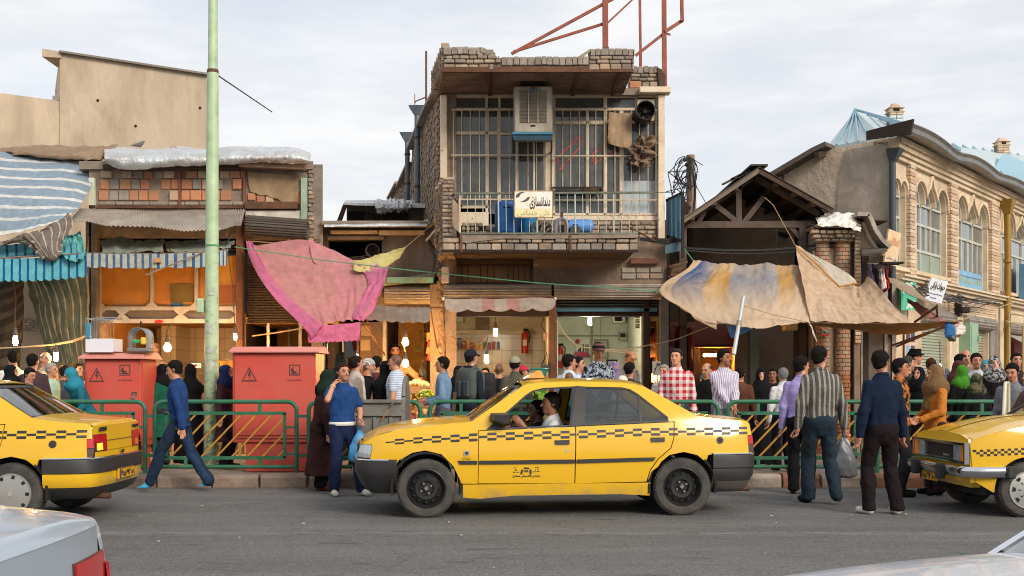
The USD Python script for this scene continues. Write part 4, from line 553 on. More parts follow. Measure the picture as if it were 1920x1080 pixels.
 t.P_("hood_stripe",box(X(725,Y-.55),X(812,Y-.55),Y-.53,Y-.5,Z(531,Y-.5),Z(520,Y-.5)),M("turquoise_flake","#6fb3a0",.8,dirt="#7a6c5a",dam=.8,dsc=5))
 a=Thing("grey_awning","dirty grey canvas valance with a scalloped edge over the fruit shop","awning",base=P(745,580,19.6))
 G=cloth_uv("dirty_grey_canvas",[(0,rgb("#8d867c")),(1,rgb("#948b80"))],dirt="#5f564b",dam=.55)
 c=[[P(684,571,19.7),P(750,576,19.7),P(808,577,19.7)],[P(682,585,19.6),P(750,588,19.6),P(806,588,19.6)],[P(683,597,19.56),P(745,602,19.56),P(806,602,19.56)]]
 m,uv=sheet(c,90,12,.025,6,.008,43,k=2,hem=lambda u:.03*np.abs(np.sin(u*6*np.pi)));a.P_("valance",m,G,smooth=60,uv=uv)
 for p,q in(((677,572),(690,606)),((806,576),(822,665)),((684,610),(722,666))):a.P_("awning_arm",tube([P(*p,19.65),P(*q,20.6)],.014),RUSTY)
 a.P_("front_rod",tube([P(675,573,19.7),P(835,577,19.75)],.014),RUSTY)
low_building()
SWX=lambda Y:-1.245-.166*(Y-20.4)
def house():
 t=Thing("balcony_house","two storey brick house with barred window wall, roof slab and brick faced balcony","building",base=(0,FY,0))
 rng=random.Random(9);B=18.9
 ztop=Z(133,B)
 d=np.array([-.166,1,0]);L=np.linalg.norm(d);d=d/L
 O=np.array([SWX(20.4),20.4,0]);Lw=17.
 top=[(0,ztop+0.),(1.6,ztop+.1),(5.9,ztop+.16),(6.,ztop-.15),(9.6,ztop-.1),(9.8,ztop+.05),(13.5,ztop+.2),(13.6,ztop-.5),(Lw,ztop-.6)]
 t.P_("side_wall",extr(sg.Polygon([(0,0),(0,ztop)]+top[1:]+[(Lw,0)]),.25,(O+np.array([.03,0,0]),d,(0,0,1))),MORTAR)
 xs,zs=zip(*top);ms=[];z=1.9;row=0
 while z<ztop+.2:
  u=-.06+.1*(row%2)+rng.uniform(-.02,.02)
  while u<Lw-.1:
   w=.2
   if z+.05<np.interp(u,xs,zs):
    o=O+d*u;pr=rng.uniform(.012,.035)+(.03 if u<.1 and row%2 else 0)
    nn=np.array([-d[1],d[0],0]);c0=o+np.array([.03,0,0])
    e=d*(w-.018)
    p=[c0,c0+e,c0+e+nn*(pr+.03),c0+nn*(pr+.03)]
    v=np.array([[*q[:2],z]for q in p]+[[*q[:2],z+.062]for q in p])
    ms.append((v,quads([[0,3,2,1],[4,5,6,7],[0,1,5,4],[1,2,6,5],[2,3,7,6],[3,0,4,7]])))
   u+=w+.008
  z+=.078;row+=1
 t.P_("bricks",cat(ms),SIDEBRICK,kind="stuff")
 t.P_("coping",cat([bar(O+d*a+[0,0,za+.03],O+d*b+[0,0,zb+.03],.3,.06)for(a,za),(b,zb)in zip(top[:-1],top[1:])if b-a>.5]),GBK)
 sl=[(X(833,B),B),(X(1188,B),B),(X(1180,20.5),20.5),(X(1182,B),20.5),(SWX(20.5)-.05,20.5)]
 slab=sg.Polygon([(X(830,B),B),(X(1186,B),B),(X(1186,B),21.),(SWX(21.),21.)])
 t.P_("roof_slab",extr(slab,.07,((0,0,ztop),(1,0,0),(0,1,0))),M("sooty_plaster_soffit","#7c6a5b",.92,var=.3,scale=2.2,bump=.6,bscale=9,dirt="#2f2620",dam=.7,dsc=1.6,bdist=.05))
 t.P_("slab_edge",cat([box(X(829,B),X(1187,B),B-.02,B+.05,ztop-.02,ztop+.06)]),RUSTY)
 for px in(912,1080,1160):t.P_("soffit_beam",box(X(px,B),X(px+6,B),B+.05,20.6,ztop-.03,ztop+0.),RUSTY)
 t.P_("soffit_pipe",tube([P(975,152,19.6),P(1025,147,19.6)],.07,12),BLACK)
 t.P_("parapet_core",cat([box(X(832,B),X(1188,B),B+.03,B+.22,ztop+.07,Z(108,B)),box(X(832,B),X(925,B),B+.03,B+.22,Z(110,B),Z(92,B)),box(X(1104,B),X(1189,B),B+.03,B+.22,Z(110,B),Z(93,B))]),MORTAR)
 brow(t,832,926,120,131.5,B,18,26,rng,BRICKS,.04);brow(t,1104,1190,120,131.5,B,17,24,rng,BRICKS+[ORANGE[2]],.04);brow(t,928,1100,126,132,B,30,60,rng,[RUSTY,BRICKS[0]],.02)
 brow(t,832,940,111,118.5,B,14,22,rng,BRICKS,.04);brow(t,1104,1190,112,119.5,B,14,26,rng,BRICKS,.04)
 brow(t,836,938,103.5,110.5,B,12,20,rng,BRICKS,.04);brow(t,1106,1190,105,111.5,B,12,24,rng,BRICKS,.04)
 brow(t,940,1104,106,122,B,9,17,rng,[GBK,BRICKS[1]],.03,c=.008,gap=.5)
 brow(t,831,905,88,102,B,9,16,rng,[GBK,BRICKS[1]],.03,c=.008,gap=.5);brow(t,1107,1190,91,104,B,9,18,rng,[GBK,BRICKS[1]],.03,c=.008,gap=.5)
 brow(t,895,930,97,104,B,12,18,rng,BRICKS,.03)
 for a,b in(((905,88),(928,104)),((1088,106),(1107,91))):t.P_("cap_mortar",hull([P(a[0]-4,a[1],B-.02),P(a[0]+4,a[1]+2,B-.02),P(*b,B-.02),P(b[0],b[1]+5,B-.02),P(a[0]-4,a[1]+9,B-.02),P(a[0]-4,a[1],B+.2),P(*b,B+.2),P(b[0],b[1]+5,B+.2)]),GBK)
 for row in range(4):
  for k in range(7):
   y0=B+.05+k*.28;t.P_("brick",cbox(X(831,B)-.166*(y0-B)-.03,X(831,B)-.166*(y0-B)+.1,y0,y0+.25,ztop+.08+row*.1,ztop+.17+row*.1,.012),rng.choice(BRICKS))
 W=20.35
 t.P_("parapet_core",box(X(1180,W),X(1244,W),W+.03,W+.3,Z(172,W),Z(128,W)),MORTAR)
 brow(t,1186,1234,124,137,W,9,14,rng,[GBK,BRICKS[1]],.03,c=.008,gap=.5)
 for y0,y1 in((138,144),(145,151)):brow(t,1184,1232,y0,y1,W,12,22,rng,BRICKS,.03)
 t.P_("clay_block",pbox(1182,1202,152,164,W-.03,.1),ORANGE[0]);brow(t,1204,1234,153,163,W,13,18,rng,BRICKS,.03)
 t.P_("roof_felt",pextr([(1233,126),(1240,130),(1247,140),(1247,165),(1236,165)],W-.05,.2),DARKWOOD)
 t.P_("cream_beam",cbox(X(1198,W),X(1256,W),W-.15,W+.1,Z(177,W),Z(166,W),.01),CREAM)
 t.P_("plaster_patch",pextr([(1150,178),(1165,165),(1200,164),(1200,178)],W-.02,.1),MORTAR)
 Yw=20.5;wz0=Z(419,Yw)
 t.P_("inner_room",cat([box(X(838,Yw),X(1240,Yw),Yw+2.2,Yw+2.3,wz0,Z(178,Yw)),box(X(838,Yw),X(1240,Yw),Yw+.1,Yw+2.3,wz0-.1,wz0),box(X(838,Yw),X(1240,Yw),Yw+.1,Yw+2.3,Z(178,Yw),Z(176,Yw)),box(X(1236,Yw),X(1240,Yw),Yw+.1,Yw+2.3,wz0,Z(178,Yw))]),M("dim_room_wall","#5f5a52",.9))
 t.P_("column",cbox(X(825,20.3),X(838,20.3),20.3,20.5,Z(334,20.3),Z(178,20.3),.01),CREAM)
 t.P_("column",cbox(X(1234,20.3),X(1247,20.3),20.3,20.5,Z(447,20.3),Z(178,20.3),.01),CREAM)
 def fr(px0,px1,py0,py1,w=.06,dy=0.):return cbox(X(px0,Yw),X(px1,Yw),Yw-.04+dy,Yw+w,Z(py1,Yw),Z(py0,Yw),.006)
 fm=[fr(838,1234,178,184),fr(842,1030,203,208),fr(1034,1232,203,208),fr(843,849,184,400),fr(910,915,184,400),fr(934,939,184,400),fr(966,971,262,400),fr(999,1003,262,372),fr(1022,1032,184,400),fr(1034,1041,184,404),fr(1098,1104,208,404),fr(1131,1138,184,404),fr(1161,1167,208,404),fr(1228,1233,184,404),fr(1190,1194,184,208),fr(849,934,247,253),fr(1041,1131,227,234),fr(1138,1228,227,232),fr(843,916,386,391),fr(1034,1232,400,405),fr(939,966,250,254),fr(971,1022,262,266)]
 t.P_("window_frame",cat(fm),CREAM)
 cells=[(849,910,208,247),(915,934,208,250),(849,910,253,386),(915,934,250,400),(939,966,208,250),(939,966,254,400),(971,1022,266,400),(1041,1098,208,227),(1104,1131,208,227),(1041,1098,234,400),(1104,1131,234,400),(1138,1161,208,227),(1138,1161,232,400),(1167,1228,208,227),(1167,1228,232,338),(842,910,184,203),(915,1022,184,203),(1041,1131,184,203),(1138,1190,184,203)]
 for a,b,c,e in cells:t.P_("window_pane",box(X(a,Yw)-.01,X(b,Yw)+.01,Yw+0.,Yw+.006,Z(e,Yw)-.01,Z(c,Yw)+.01),GLASS_DARK)
 t.P_("frosted_pane",box(X(1167,Yw),X(1228,Yw),Yw+0.,Yw+.01,Z(400,Yw),Z(338,Yw)),M("frosted_pane","#a9b4bb",.4,var=.15,scale=6))
 t.P_("blind",box(X(944,Yw),X(966,Yw),Yw+.3,Yw+.32,Z(390,Yw),Z(255,Yw)),M("pale_blue_blind","#7f98a6",.8))
 t.P_("curtain",xf(sheet([[P(850,258,Yw+.25),P(856,258,Yw+.3),P(860,262,Yw+.25)],[P(850,285,Yw+.2),P(857,285,Yw+.3),P(862,285,Yw+.25)],[P(850,318,Yw+.25),P(853,318,Yw+.3),P(856,318,Yw+.25)]],12,14,.02,6,k=2)[0]),M("pale_curtain","#b5ab8e",.9),smooth=60)
 for a,b,c,e,mt in((1050,1090,275,300,"#b9b2a2"),(1044,1060,330,352,"#4d7f9a"),(1060,1092,330,372,"#3a3733"),(870,905,300,380,"#3b3f3c"),(1140,1160,260,300,"#4c3a34")):
  t.P_("room_clutter",cbox(X(a,21.2),X(b,21.2),21.2,21.5,Z(e,21.2),Z(c,21.2),.05),M("clutter_%d"%a,mt,.7))
 red=M("red_tape","#c04a38",.6)
 for pl in([(1046,310),(1046,295),(1088,254),(1088,275),(1048,320)],[(1111,288),(1127,278)],[(1111,288),(1113,308),(1150,282)]):
  for a,b in zip(pl[:-1],pl[1:]):t.P_("red_tape",bar(P(*a,Yw-.008),P(*b,Yw-.008),.02,.003,up=(0,1,0)),red)
 t.P_("lower_panel",cat([fr(842,916,398,424,.05),fr(1004,1234,406,414,.08,-.03)]),CREAM)
 g=[]
 def rod(x,y0,y1):g.append(tube([P(x,y0,Yw-.14),P(x,y1,Yw-.14)],.009,6))
 for x in(866,882,899,916,933,955,850):rod(x,206,374)
 for x in(990,1006,971,1020):rod(x,264,374)
 for x in(1040,1055,1070,1086,1101,1117,1133,1153,1168,1184,1199,1215,1230):rod(x,206,402 if x>1135 else 350)
 for a,b,y in((846,962,206),(846,1028,291),(846,1028,374),(1036,1232,206),(1036,1232,292),(1036,1232,375)):g.append(bar(P(a,y,Yw-.15),P(b,y,Yw-.15),.02,.022))
 t.P_("window_grille",cat(g),M("rusting_cream_grille","#c3b193",.5,.1,var=.2,rust="#6d4327",dirt="#7d6148",dam=.5))
 c=[[P(1142,209,Yw-.18),P(1165,213,Yw-.2),P(1184,211,Yw-.18)],[P(1141,240,Yw-.2),P(1162,240,Yw-.24),P(1184,240,Yw-.2)],[P(1140,268,Yw-.2),P(1160,275,Yw-.24),P(1184,277,Yw-.2)]]
 t.P_("cardboard",sheet(c,20,16,.02,6,.012,61,k=2)[0],M("cardboard","#a88d6f",.9,var=.2,dirt="#6b5641"),smooth=40)
 c=[[P(1196,256,Yw-.2),P(1210,260,Yw-.26),P(1222,254,Yw-.2)],[P(1188,285,Yw-.2),P(1206,282,Yw-.3),P(1222,285,Yw-.2)],[P(1190,305,Yw-.2),P(1203,312,Yw-.26),P(1212,300,Yw-.2)]]
 t.P_("hanging_rag",sheet(c,24,24,.14,7,.012,62,k=2)[0],M("brown_rag","#86705a",.95,var=.3,scale=6,dirt="#3e2f22",dam=.6),smooth=50)
 bz0,bz1=Z(470,B),Z(441,B)
 t.P_("balcony_slab",cat([box(X(830,B),X(1194,B),B+.05,20.6,bz0+.02,bz1-.02)]),M("sooty_slab","#4d423a",.95,dirt="#17120f",dam=.7))
 t.P_("slab_edge",box(X(828,B),X(1196,B),B-.03,B+.05,bz0-.02,bz0+.01),DARK)
 brow(t,830,1196,456,469,B,19,27,rng,BRICKS+[GBK],.035);brow(t,950,1196,447.5,455,B,14,26,rng,BRICKS,.035);brow(t,830,950,446,455,B,22,40,rng,[BRICKS[0],BRICKS[2]],.02)
 t.P_("render_patch",pextr([(866,441),(1000,441),(1194,441),(1194,446),(1000,448),(945,447),(900,452),(875,456),(866,454)],B-.04,.1),MORTAR)
 for px in(863,1067):t.P_("steel_strut",box(X(px,B),X(px+4,B),B-.06,B-.02,Z(472,B),Z(438,B)),RUSTY)
 t.P_("pier_core",box(X(831,19.),X(848,19.),19.02,20.4,bz0,Z(334,19.)),MORTAR)
 y=332;k=0
 while y<470:
  h=rng.uniform(7,8.6);sp=839+rng.uniform(-3,3)
  if k%2:t.P_("brick",cbox(X(829.5,19),X(sp-.8,19),19-rng.uniform(0,.03),19.25,Z(y+h-1.3,19),Z(y,19),.014),rng.choice(BRICKS));t.P_("brick",cbox(X(sp+.8,19),X(849,19),19-rng.uniform(0,.03),19.25,Z(y+h-1.3,19),Z(y,19),.014),rng.choice(BRICKS))
  else:t.P_("brick",cbox(X(829,19),X(849.5,19),19-rng.uniform(0,.03),19.25,Z(y+h-1.3,19),Z(y,19),.014),rng.choice(BRICKS))
  for j in range(5):
   y0=19.27+j*.23;xx=X(830,19)-.166*(y0-19);t.P_("brick",cbox(xx-rng.uniform(0.,.03),xx+.12,y0,y0+.21,Z(y+h-1.3,19),Z(y,19),.014),rng.choice(BRICKS))if k%1==0 and len(ms)and j<5 else None
  y+=h;k+=1
 t.P_("right_wall",box(X(1000,20.42),X(1250,20.42),20.42,20.9,Z(533,20.4),Z(412,20.4)),M("brown_render","#83705e",.93,var=.25,scale=2,bump=.8,bscale=8,dirt="#4b3d32",dam=.5,dsc=1.4,bdist=.05))
 for y0,y1 in((415,422),(423,430),(431,438),(439,446)):brow(t,1100,1233,y0,y1,20.4,16,27,rng,BRICKS,.03)
 t.P_("rusty_band",box(X(1183,20.3),X(1236,20.3),20.3,20.42,Z(494,20.3),Z(484,20.3)),RUSTY)
 for y0,y1 in((500,511),(512,523)):brow(t,1165,1246,y0,y1,20.4,22,30,rng,[BRICKS[0],GBK],.015)
 t.P_("lower_wall",box(X(832,20.6),X(1000,20.6),20.62,20.9,Z(533,20.6),Z(470,20.6)),M("amber_dim_glass","#a06f1c",.35,var=.3,scale=2,dirt="#3a2a12",dam=.5))
 t.P_("window_bars",cat([box(X(px,20.5)-.01,X(px,20.5)+.01,20.5,20.53,Z(531,20.5),Z(496,20.5))for px in(850,866,877,901,914,926,952,963,972,984,995)]+[box(X(845,20.5),X(1000,20.5),20.5,20.55,Z(533,20.5),Z(529,20.5)),box(X(845,20.5),X(1000,20.5),20.5,20.55,Z(498,20.5),Z(495,20.5))]),RUSTY)
 t.P_("light_box",cbox(X(828,20.1),X(842,20.1),20.1,20.3,Z(530,20.1),Z(500,20.1),.01),M("pale_box","#aaa69c",.6))
 S=20.45
 t.P_("shop_pillar",cbox(X(806,S),X(834,S),S,S+.4,PV,Z(532,S),.015),M("scuffed_grey_wood","#8b7a66",.85,var=.3,scale=3,stretch=(1,1,.2),dirt="#3c322a",dam=.7,bump=.4))
 t.P_("shop_pillar",cbox(X(1030,S),X(1045,S),S,S+.3,PV,Z(532,S),.015),RUSTY)
 t.P_("shop_pillar",cbox(X(1206,S),X(1219,S),S,S+.3,PV,Z(560,S),.015),DARK)
 t.P_("shop_pillar",cbox(X(1236,S),X(1254,S),S-.05,S+.3,PV,Z(532,S),.015),M("blue_grey_post","#6c6d69",.6,.2,dirt="#3d3833",dam=.6))
 t.P_("steel_jamb",box(X(836,S),X(842,S),S,S+.1,PV,Z(580,S)),CREAM)
 t.P_("lintel",box(X(806,S),X(1250,S),S+.1,S+.4,Z(592,S),Z(532,S)),DARK)
 rshut(t,831,1034,533,561,S-.32,9,SHUTTER,depth=.3);rshut(t,1039,1242,532,560,S-.32,9,SHUTTER,depth=.3)
 t.P_("shutter_curtain",slats(X(1042,S),X(1236,S),S+.05,Z(579,S),Z(558,S),.05),M("blue_black_shutter","#454a4c",.5,.3,dirt="#2b2724",dam=.5))
 t.P_("shutter_rail",box(X(1042,S),X(1232,S),S,S+.06,Z(584,S),Z(578,S)),M("blue_shutter_rail","#3f6f86",.5,dirt="#2f3e46",dam=.5))
 room(t,X(838,S),X(1028,S),S+.15,S+3.,Z(578,S),CREAMWALL)
 t.P_("wall_ledge",box(X(838,S),X(1000,S),S+2.7,S+2.99,Z(626,S+2.7),Z(619,S+2.7)),CREAMWALL)
 t.P_("tiled_back",box(X(838,S),X(1028,S),S+2.92,S+2.98,PV,Z(627,S+2.9)),TILE)
 t.P_("brown_panel",pbox(892,918,578,618,S+2.9,.06),M("sparkly_brown","#6a4d22",.4,var=.4,scale=30))
 t.P_("counter",cbox(X(845,S),X(985,S),S+1.2,S+1.8,PV,1.,.02),M("dark_counter","#4d4133",.5))
 room(t,X(1047,S),X(1204,S),S+.15,S+2.6,Z(580,S),PALEWALL)
 t.P_("door_joints",cat([pbox(1108,1112,583,760,S+2.55,.05),pbox(1047,1204,628,631,S+2.56,.04),pbox(1125,1126,583,640,S+2.57,.03)]),M("grey_joint","#8f9183",.6))
 t.P_("counter",cbox(X(1100,S),X(1200,S),S+.9,S+1.4,PV,1.,.02),"@dark_counter")
 room(t,X(1221,S),X(1234,S),S+.15,S+1.2,Z(600,S),OCW)
 t.P_("side_shutter",slats(X(1196,S),X(1232,S),S+.4,Z(614,S),Z(583,S),.045),M("khaki_slats","#6f6a4a",.6))
house()
def house_extras():
 B=18.95
 t=Thing("balcony_railing","rusty flaking green steel railing along the balcony of the brick house","railing",base=P(1020,438,B))
 G=M("flaking_green_rail","#6b7a6c",.7,.1,var=.3,scale=6,dirt="#5a4334",dam=.85,dsc=4)
 t.P_("top_rail",bar(P(852,363,B),P(1228,361,B),.045,.03),G);t.P_("bottom_rail",bar(P(862,438,B),P(1190,438,B),.04,.03),G)
 t.P_("brace",tube([P(1177,424,B),P(1228,452,20.2)],.015),RUSTY);t.P_("side_rail",bar(P(852,363,B),P(848,367,20.3),.04,.03),G)
 for k in range(24):
  x=862+k*14.4
  if 960<x<1036 and False:continue
  t.P_("baluster",tube([P(x,363,B),P(x+1,438,B)],.006 if k%5 else.013,6),M("pale_green_rod","#a9b5a8",.6,rust="#6d4b36")if k==0 else "@pale_green_rod")
 t.P_("signal_wire",tube([P(1228,361,B),P(1262,361,19.6)],.006,5),WIRE)
 t=Thing("shop_sign","white and yellow hand lettered sign with an oval emblem hanging on the balcony railing","sign",base=P(1000,407,B-.06))
 W_=M("sign_white","#e6e2d8",.5,var=.04,dirt="#c9b98f",dam=.35,rust="#b08a5a");Ye=M("sign_yellow","#e3d9ae",.5,var=.06,dirt="#c9b27a",dam=.4)
 t.P_("board",pbox(965,1036,358,391,B-.06,.02),W_);t.P_("board",pbox(965,1036,391,407,B-.06,.02),Ye)
 t.P_("rim",cat([pbox(964,1037,357,358.5,B-.065,.03),pbox(964,1037,406.5,408,B-.065,.03),pbox(964,965.5,357,408,B-.065,.03),pbox(1035.5,1037,357,408,B-.065,.03)]),M("brown_rim","#a38468",.7))
 Bk=M("black_lettering",(.03,.03,.03),.6);Ol=M("olive_lettering","#a59a5a",.6)
 t.P_("lettering",text_ar("danden",P(1013,381.5,B),.2,B-.0605,X(993,B),X(1031.5,B)),Bk)
 t.P_("lettering",text_ar("ali",P(1000,401,B),.12,B-.0605,X(970,B),X(1031,B)),Ol)
 outer=sg.Point(0,0).buffer(1,32);
 from shapely import affinity as af
 ov=af.translate(af.scale(outer,.112,.082),X(980.2,B),Z(370.5,B));tooth=af.translate(af.rotate(sg.Polygon([(-.125,.02),(-.06,.01),(-.01,.055),(.05,.06),(.1,.04),(.13,-.02),(.07,-.02),(.02,-.045),(-.04,-.055),(-.09,-.045),(-.1,-.005)]).buffer(.012).buffer(-.006),18),X(980.2,B),Z(370.5,B))
 t.P_("emblem",extr(ov.difference(tooth),.002,wfr(B-.0605)),M("emblem_grey","#4d4c4a",.6))
 t=Thing("rusty_sign","rust streaked white sign board facing the lane at the balcony's left end","sign",base=P(853,430,18.9))
 a,b=P(847,375,19.),P(861,372,18.75)
 t.P_("board",hull([a,b,P(848,423,19.),P(861,436,18.75)]+[q+[.02,.02,0]for q in(a,b,P(848,423,19.),P(861,436,18.75))]),M("rust_streaked_sign","#d5cbb4",.6,var=.1,stretch=(1,1,.3),dirt="#a3643c",dam=.8,dsc=3.5));t.P_("bracket",bar(P(852,372,18.8),P(866,388,18.8),.03),DARK)
 t=Thing("evaporative_cooler","tall dusty grey evaporative cooler with louvred front hanging in front of the window wall","air cooler",base=P(1000,262,19.7))
 C=M("dusty_cooler_steel","#a39b8c",.6,.2,var=.2,scale=3,dirt="#6f675b",dam=.65,dsc=2.5,stretch=(1,1,.5));y0=19.55
 t.P_("cabinet",cbox(X(963,y0),X(1036,y0),y0+.02,y0+.75,Z(250,y0),Z(160,y0),.03),C)
 fp=sg.box(X(966,y0),Z(247,y0),X(1032,y0),Z(163,y0)).difference(sg.box(X(974,y0),Z(231,y0),X(1025,y0),Z(169,y0)))
 t.P_("front_frame",extr(fp,.03,wfr(y0+.03)),C)
 for k in range(24):
  y=169.6+k*2.56;t.P_("louvre",bar(P(974,y+1.2,y0+.01),P(1025,y+1.2,y0+.01),.03,.006,up=(0,.6,.8)),C)
 for px in(991,1008.5):t.P_("stile",pbox(px-1,px+1,169,231,y0-.012,.02),C)
 t.P_("handle",pbox(995,1004,234,236.4,y0-.015,.02),BLACK);t.P_("water_pipe",tube([P(993,168,y0-.03),P(1010,166,y0-.03)],.02),M("blue_hose","#3f7f9f",.5));t.P_("tap",cbox(*(X(996,y0),X(1002,y0)),y0-.06,y0,Z(169,y0),Z(164,y0),.01),RUSTY)
 t.P_("tray",hull([P(960,249,y0-.02),P(1037,249,y0-.02),P(963,263,y0),P(1035,263,y0),P(960,249,y0+.75),P(1037,249,y0+.75),P(963,263,y0+.72),P(1035,263,y0+.72)]),M("blue_tray","#24495c",.5,dirt="#28323a",dam=.6));t.P_("tray_rim",cbox(X(960,y0),X(1037,y0),y0-.04,y0,Z(253,y0),Z(248,y0),.008),M("blue_rim","#38708a",.5))
 t.P_("bracket",cat([bar(P(965,262,y0+.1),P(965,285,20.45),.03),bar(P(1034,262,y0+.1),P(1034,285,20.45),.03)]),RUSTY)
 t=Thing("extractor_duct","round black extractor duct sticking out of the top right corner of the window wall","duct",base=P(1211,220,20.3))
 c=P(1211,206,19.95)
 t.P_("pipe",xf(revolve([(.155,-0.),(.165,0.),(.165,.55),(.15,.55),(.15,0.),(.155,0)],32,"y"),t=c),M("black_duct","#26221f",.45,.2),smooth=40)
 for k in range(6):t.P_("blade",xf(xf(hull([(.02,0,-.02),(.13,.03,-.05),(.13,-.03,.05),(.02,0,.02),(.02,.01,0)]),roty(k*math.pi/3)),t=c+[0,.22,0]),M("dark_fan_blade","#4d4a46",.3,.5)if k==0 else "@dark_fan_blade")
 t.P_("hub",cyl(c+[0,.1,0],c+[0,.3,0],.035),DARK);t.P_("back_plate",cyl(c+[0,.5,0],c+[0,.52,0],.15),BLACK);t.P_("mount_plate",pbox(1195,1228,186,226,20.4,.03),CREAM)
 def barrel(label,px0,px1,py0,py1,Y,col,lid=True):
  r=(X(px1,Y)-X(px0,Y))/2;h=Z(py0,Y)-Z(py1,Y);b=P((px0+px1)/2,py1,Y);t=Thing("blue_barrel",label,"barrel",base=b)
  m=M("barrel_%d"%px0,col,.4,var=.08,scale=2,dirt="#31485e",dam=.3)
  prof=[(0,0),(r*.94,0),(r,.03),(r,h*.3),(r*1.03,h*.32),(r*1.03,h*.36),(r,h*.38),(r,h*.66),(r*1.03,h*.68),(r*1.03,h*.72),(r,h*.74),(r*.99,h*.93),(r*.93,h*.97),(0,h*.97)]
  t.P_("body",xf(revolve(prof,40),t=b),m,smooth=35)
  if lid:t.P_("lid",xf(revolve([(0,h*.99),(r*.9,h),(r*.95,h*.985),(r*.95,h*.955),(0,h*.95)],40),t=b),m,smooth=35);t.P_("handle",xf(cbox(-.06,.06,-r-.02,-r+.05,h*.78,h*.81,.01),t=b),BLACK)
  return t
 barrel("tall blue plastic barrel on the balcony, left of the white sign",928,973,380,437,19.35,"#1d5fa8");barrel("shorter bright blue barrel on the balcony, below the white sign",972,1007,402,440,19.6,"#1f7fb5",False)
 t=Thing("lying_barrel","light blue plastic barrel lying on its side on the balcony","barrel",base=P(1088,437,19.4));c=P(1064,424,19.4)
 t.P_("body",xf(revolve([(0,0),(.07,0),(.1,.02),(.112,.08),(.112,.36),(.1,.41),(.05,.43),(0,.43)],32,"x"),t=c),M("pale_blue_plastic","#5b8fd0",.4),smooth=35)
 t=Thing("water_pump","dull purple and grey hand pump standing on the balcony floor","pump",base=P(1052,438,19.3));c=P(1053,438,19.3)
 PM_=M("purple_grey_paint","#8a7f92",.5,dirt="#5b5259");t.P_("frame",tube([c+[-.1,0,0],c+[-.1,0,.12],c+[-.07,0,.22],c+[0,0,.25],c+[.07,0,.22],c+[.1,0,.12],c+[.1,0,0]],.03,10),PM_,smooth=True);t.P_("spout",cyl(c+[0,0,.22],c+[0,0,.36],.025),RUSTY);t.P_("core",cbox(c[0]-.05,c[0]+.05,c[1],c[1]+.1,c[2],c[2]+.15,.01),BLACK)
 t=Thing("scrap_heap","small heap of scrap wheels and bent bars on the balcony beside the pump","scrap",base=P(1025,438,19.4));c=P(1022,426,19.4)
 for k in range(3):t.P_("wheel",xf(revolve([(.07,-.02),(.11,-.02),(.11,.02),(.07,.02),(.07,-.02)],20,"y"),rotx(.4*k),c+[(-.12,0.,.1)[k],.1*k,-.01]),M("scrap_brown","#6d6257",.7,.2)if k==0 else "@scrap_brown")
 for a,b in(((1010,437),(1036,412)),((1020,437),(1044,420)),((1030,413),(1040,437))):t.P_("bent_bar",tube([P(*a,19.3),P(*b,19.3)],.012),STEEL)
 t=Thing("box_by_pump","small dark grey case standing beside the lying barrel","case",base=P(1078,438,19.2));t.P_("body",pbox(1069,1088,425,438,19.2,.2),M("dark_case","#3f3c3a",.6));t.P_("handle",tube([P(1074,425,19.2),P(1075,421,19.2),P(1082,421,19.2),P(1083,425,19.2)],.01),BLACK)
 for k,(a,b,c_,e,col)in enumerate(((1031,1130,350,353,0),)):
  t=Thing("steel_shelf","blackened steel shelf with a bowl fixed below the right hand grille","shelf",base=P(1080,357,20.2));t.P_("plate",hull([P(1033,350,20.1),P(1131,350,20.1),P(1033,354,20.1),P(1131,354,20.1),P(1036,350,20.4),P(1128,350,20.4),P(1036,354,20.4),P(1128,354,20.4)]),DARK)
  t.P_("leg",cat([bar(P(1035,352,20.1),P(1035,402,20.1),.03),bar(P(1129,352,20.1),P(1118,375,20.4),.03)]),RUSTY);t.P_("bowl",xf(revolve([(0,0),(.1,.01),(.15,.05),(.16,.06),(.14,.055),(.09,.02),(0,.015)],24),t=P(1107,361,20.2)),M("tan_bowl","#8a7358",.6),smooth=40)
 rng=random.Random(14);t=Thing("brick_pile","loose rows of spare bricks stacked on the balcony floor","bricks",base=P(900,440,19.5))
 for r in range(3):
  for k in range(13):
   x=866+k*8+rng.uniform(-1,1)
   if r==2 and k>4:continue
   if r==1 and k in(4,5):continue
   t.P_("brick",cbox(X(x,19.5),X(x+7,19.5),19.5+rng.uniform(0,.05),19.7,Z(440-r*8,19.5),Z(433-r*8,19.5),.01),rng.choice(BRICKS+[BRICKS[2]]))
 BP=M("grey_blue_pipe","#66757f",.5,.2,var=.15,dirt="#4b4f52",dam=.5,rust="#6a4a38")
 for k,(px,y0,y1,Y)in enumerate(((794,212,396,23.7),(774,262,372,26.3))):
  t=Thing("rain_pipe",("grey blue rain pipe with a funnel head on the brick side wall, nearest the street","thinner grey blue rain pipe further back on the brick side wall")[k],"drainpipe",base=P(px,y1,Y))
  x=SWX(Y)-.12;r=.055;t.P_("pipe",tube([(x,Y,Z(y0,Y)),(x,Y,Z((y0+y1)/2,Y)),(x,Y,Z(y1,Y))],r,12),BP,smooth=True);t.P_("shoe",tube([(x,Y,Z(y1,Y)),(x-.03,Y-.05,Z(y1+6,Y)),(x-.12,Y-.15,Z(y1+13,Y))],r,12),BP,smooth=True)
  a,b=Z(y0-12,Y),Z(y0+4,Y);t.P_("funnel",hull([(x+i*.17,Y+j*.15,a)for i in(-1,1)for j in(-1,1)]+[(x+i*.06,Y+j*.06,b)for i in(-1,1)for j in(-1,1)]),BP)
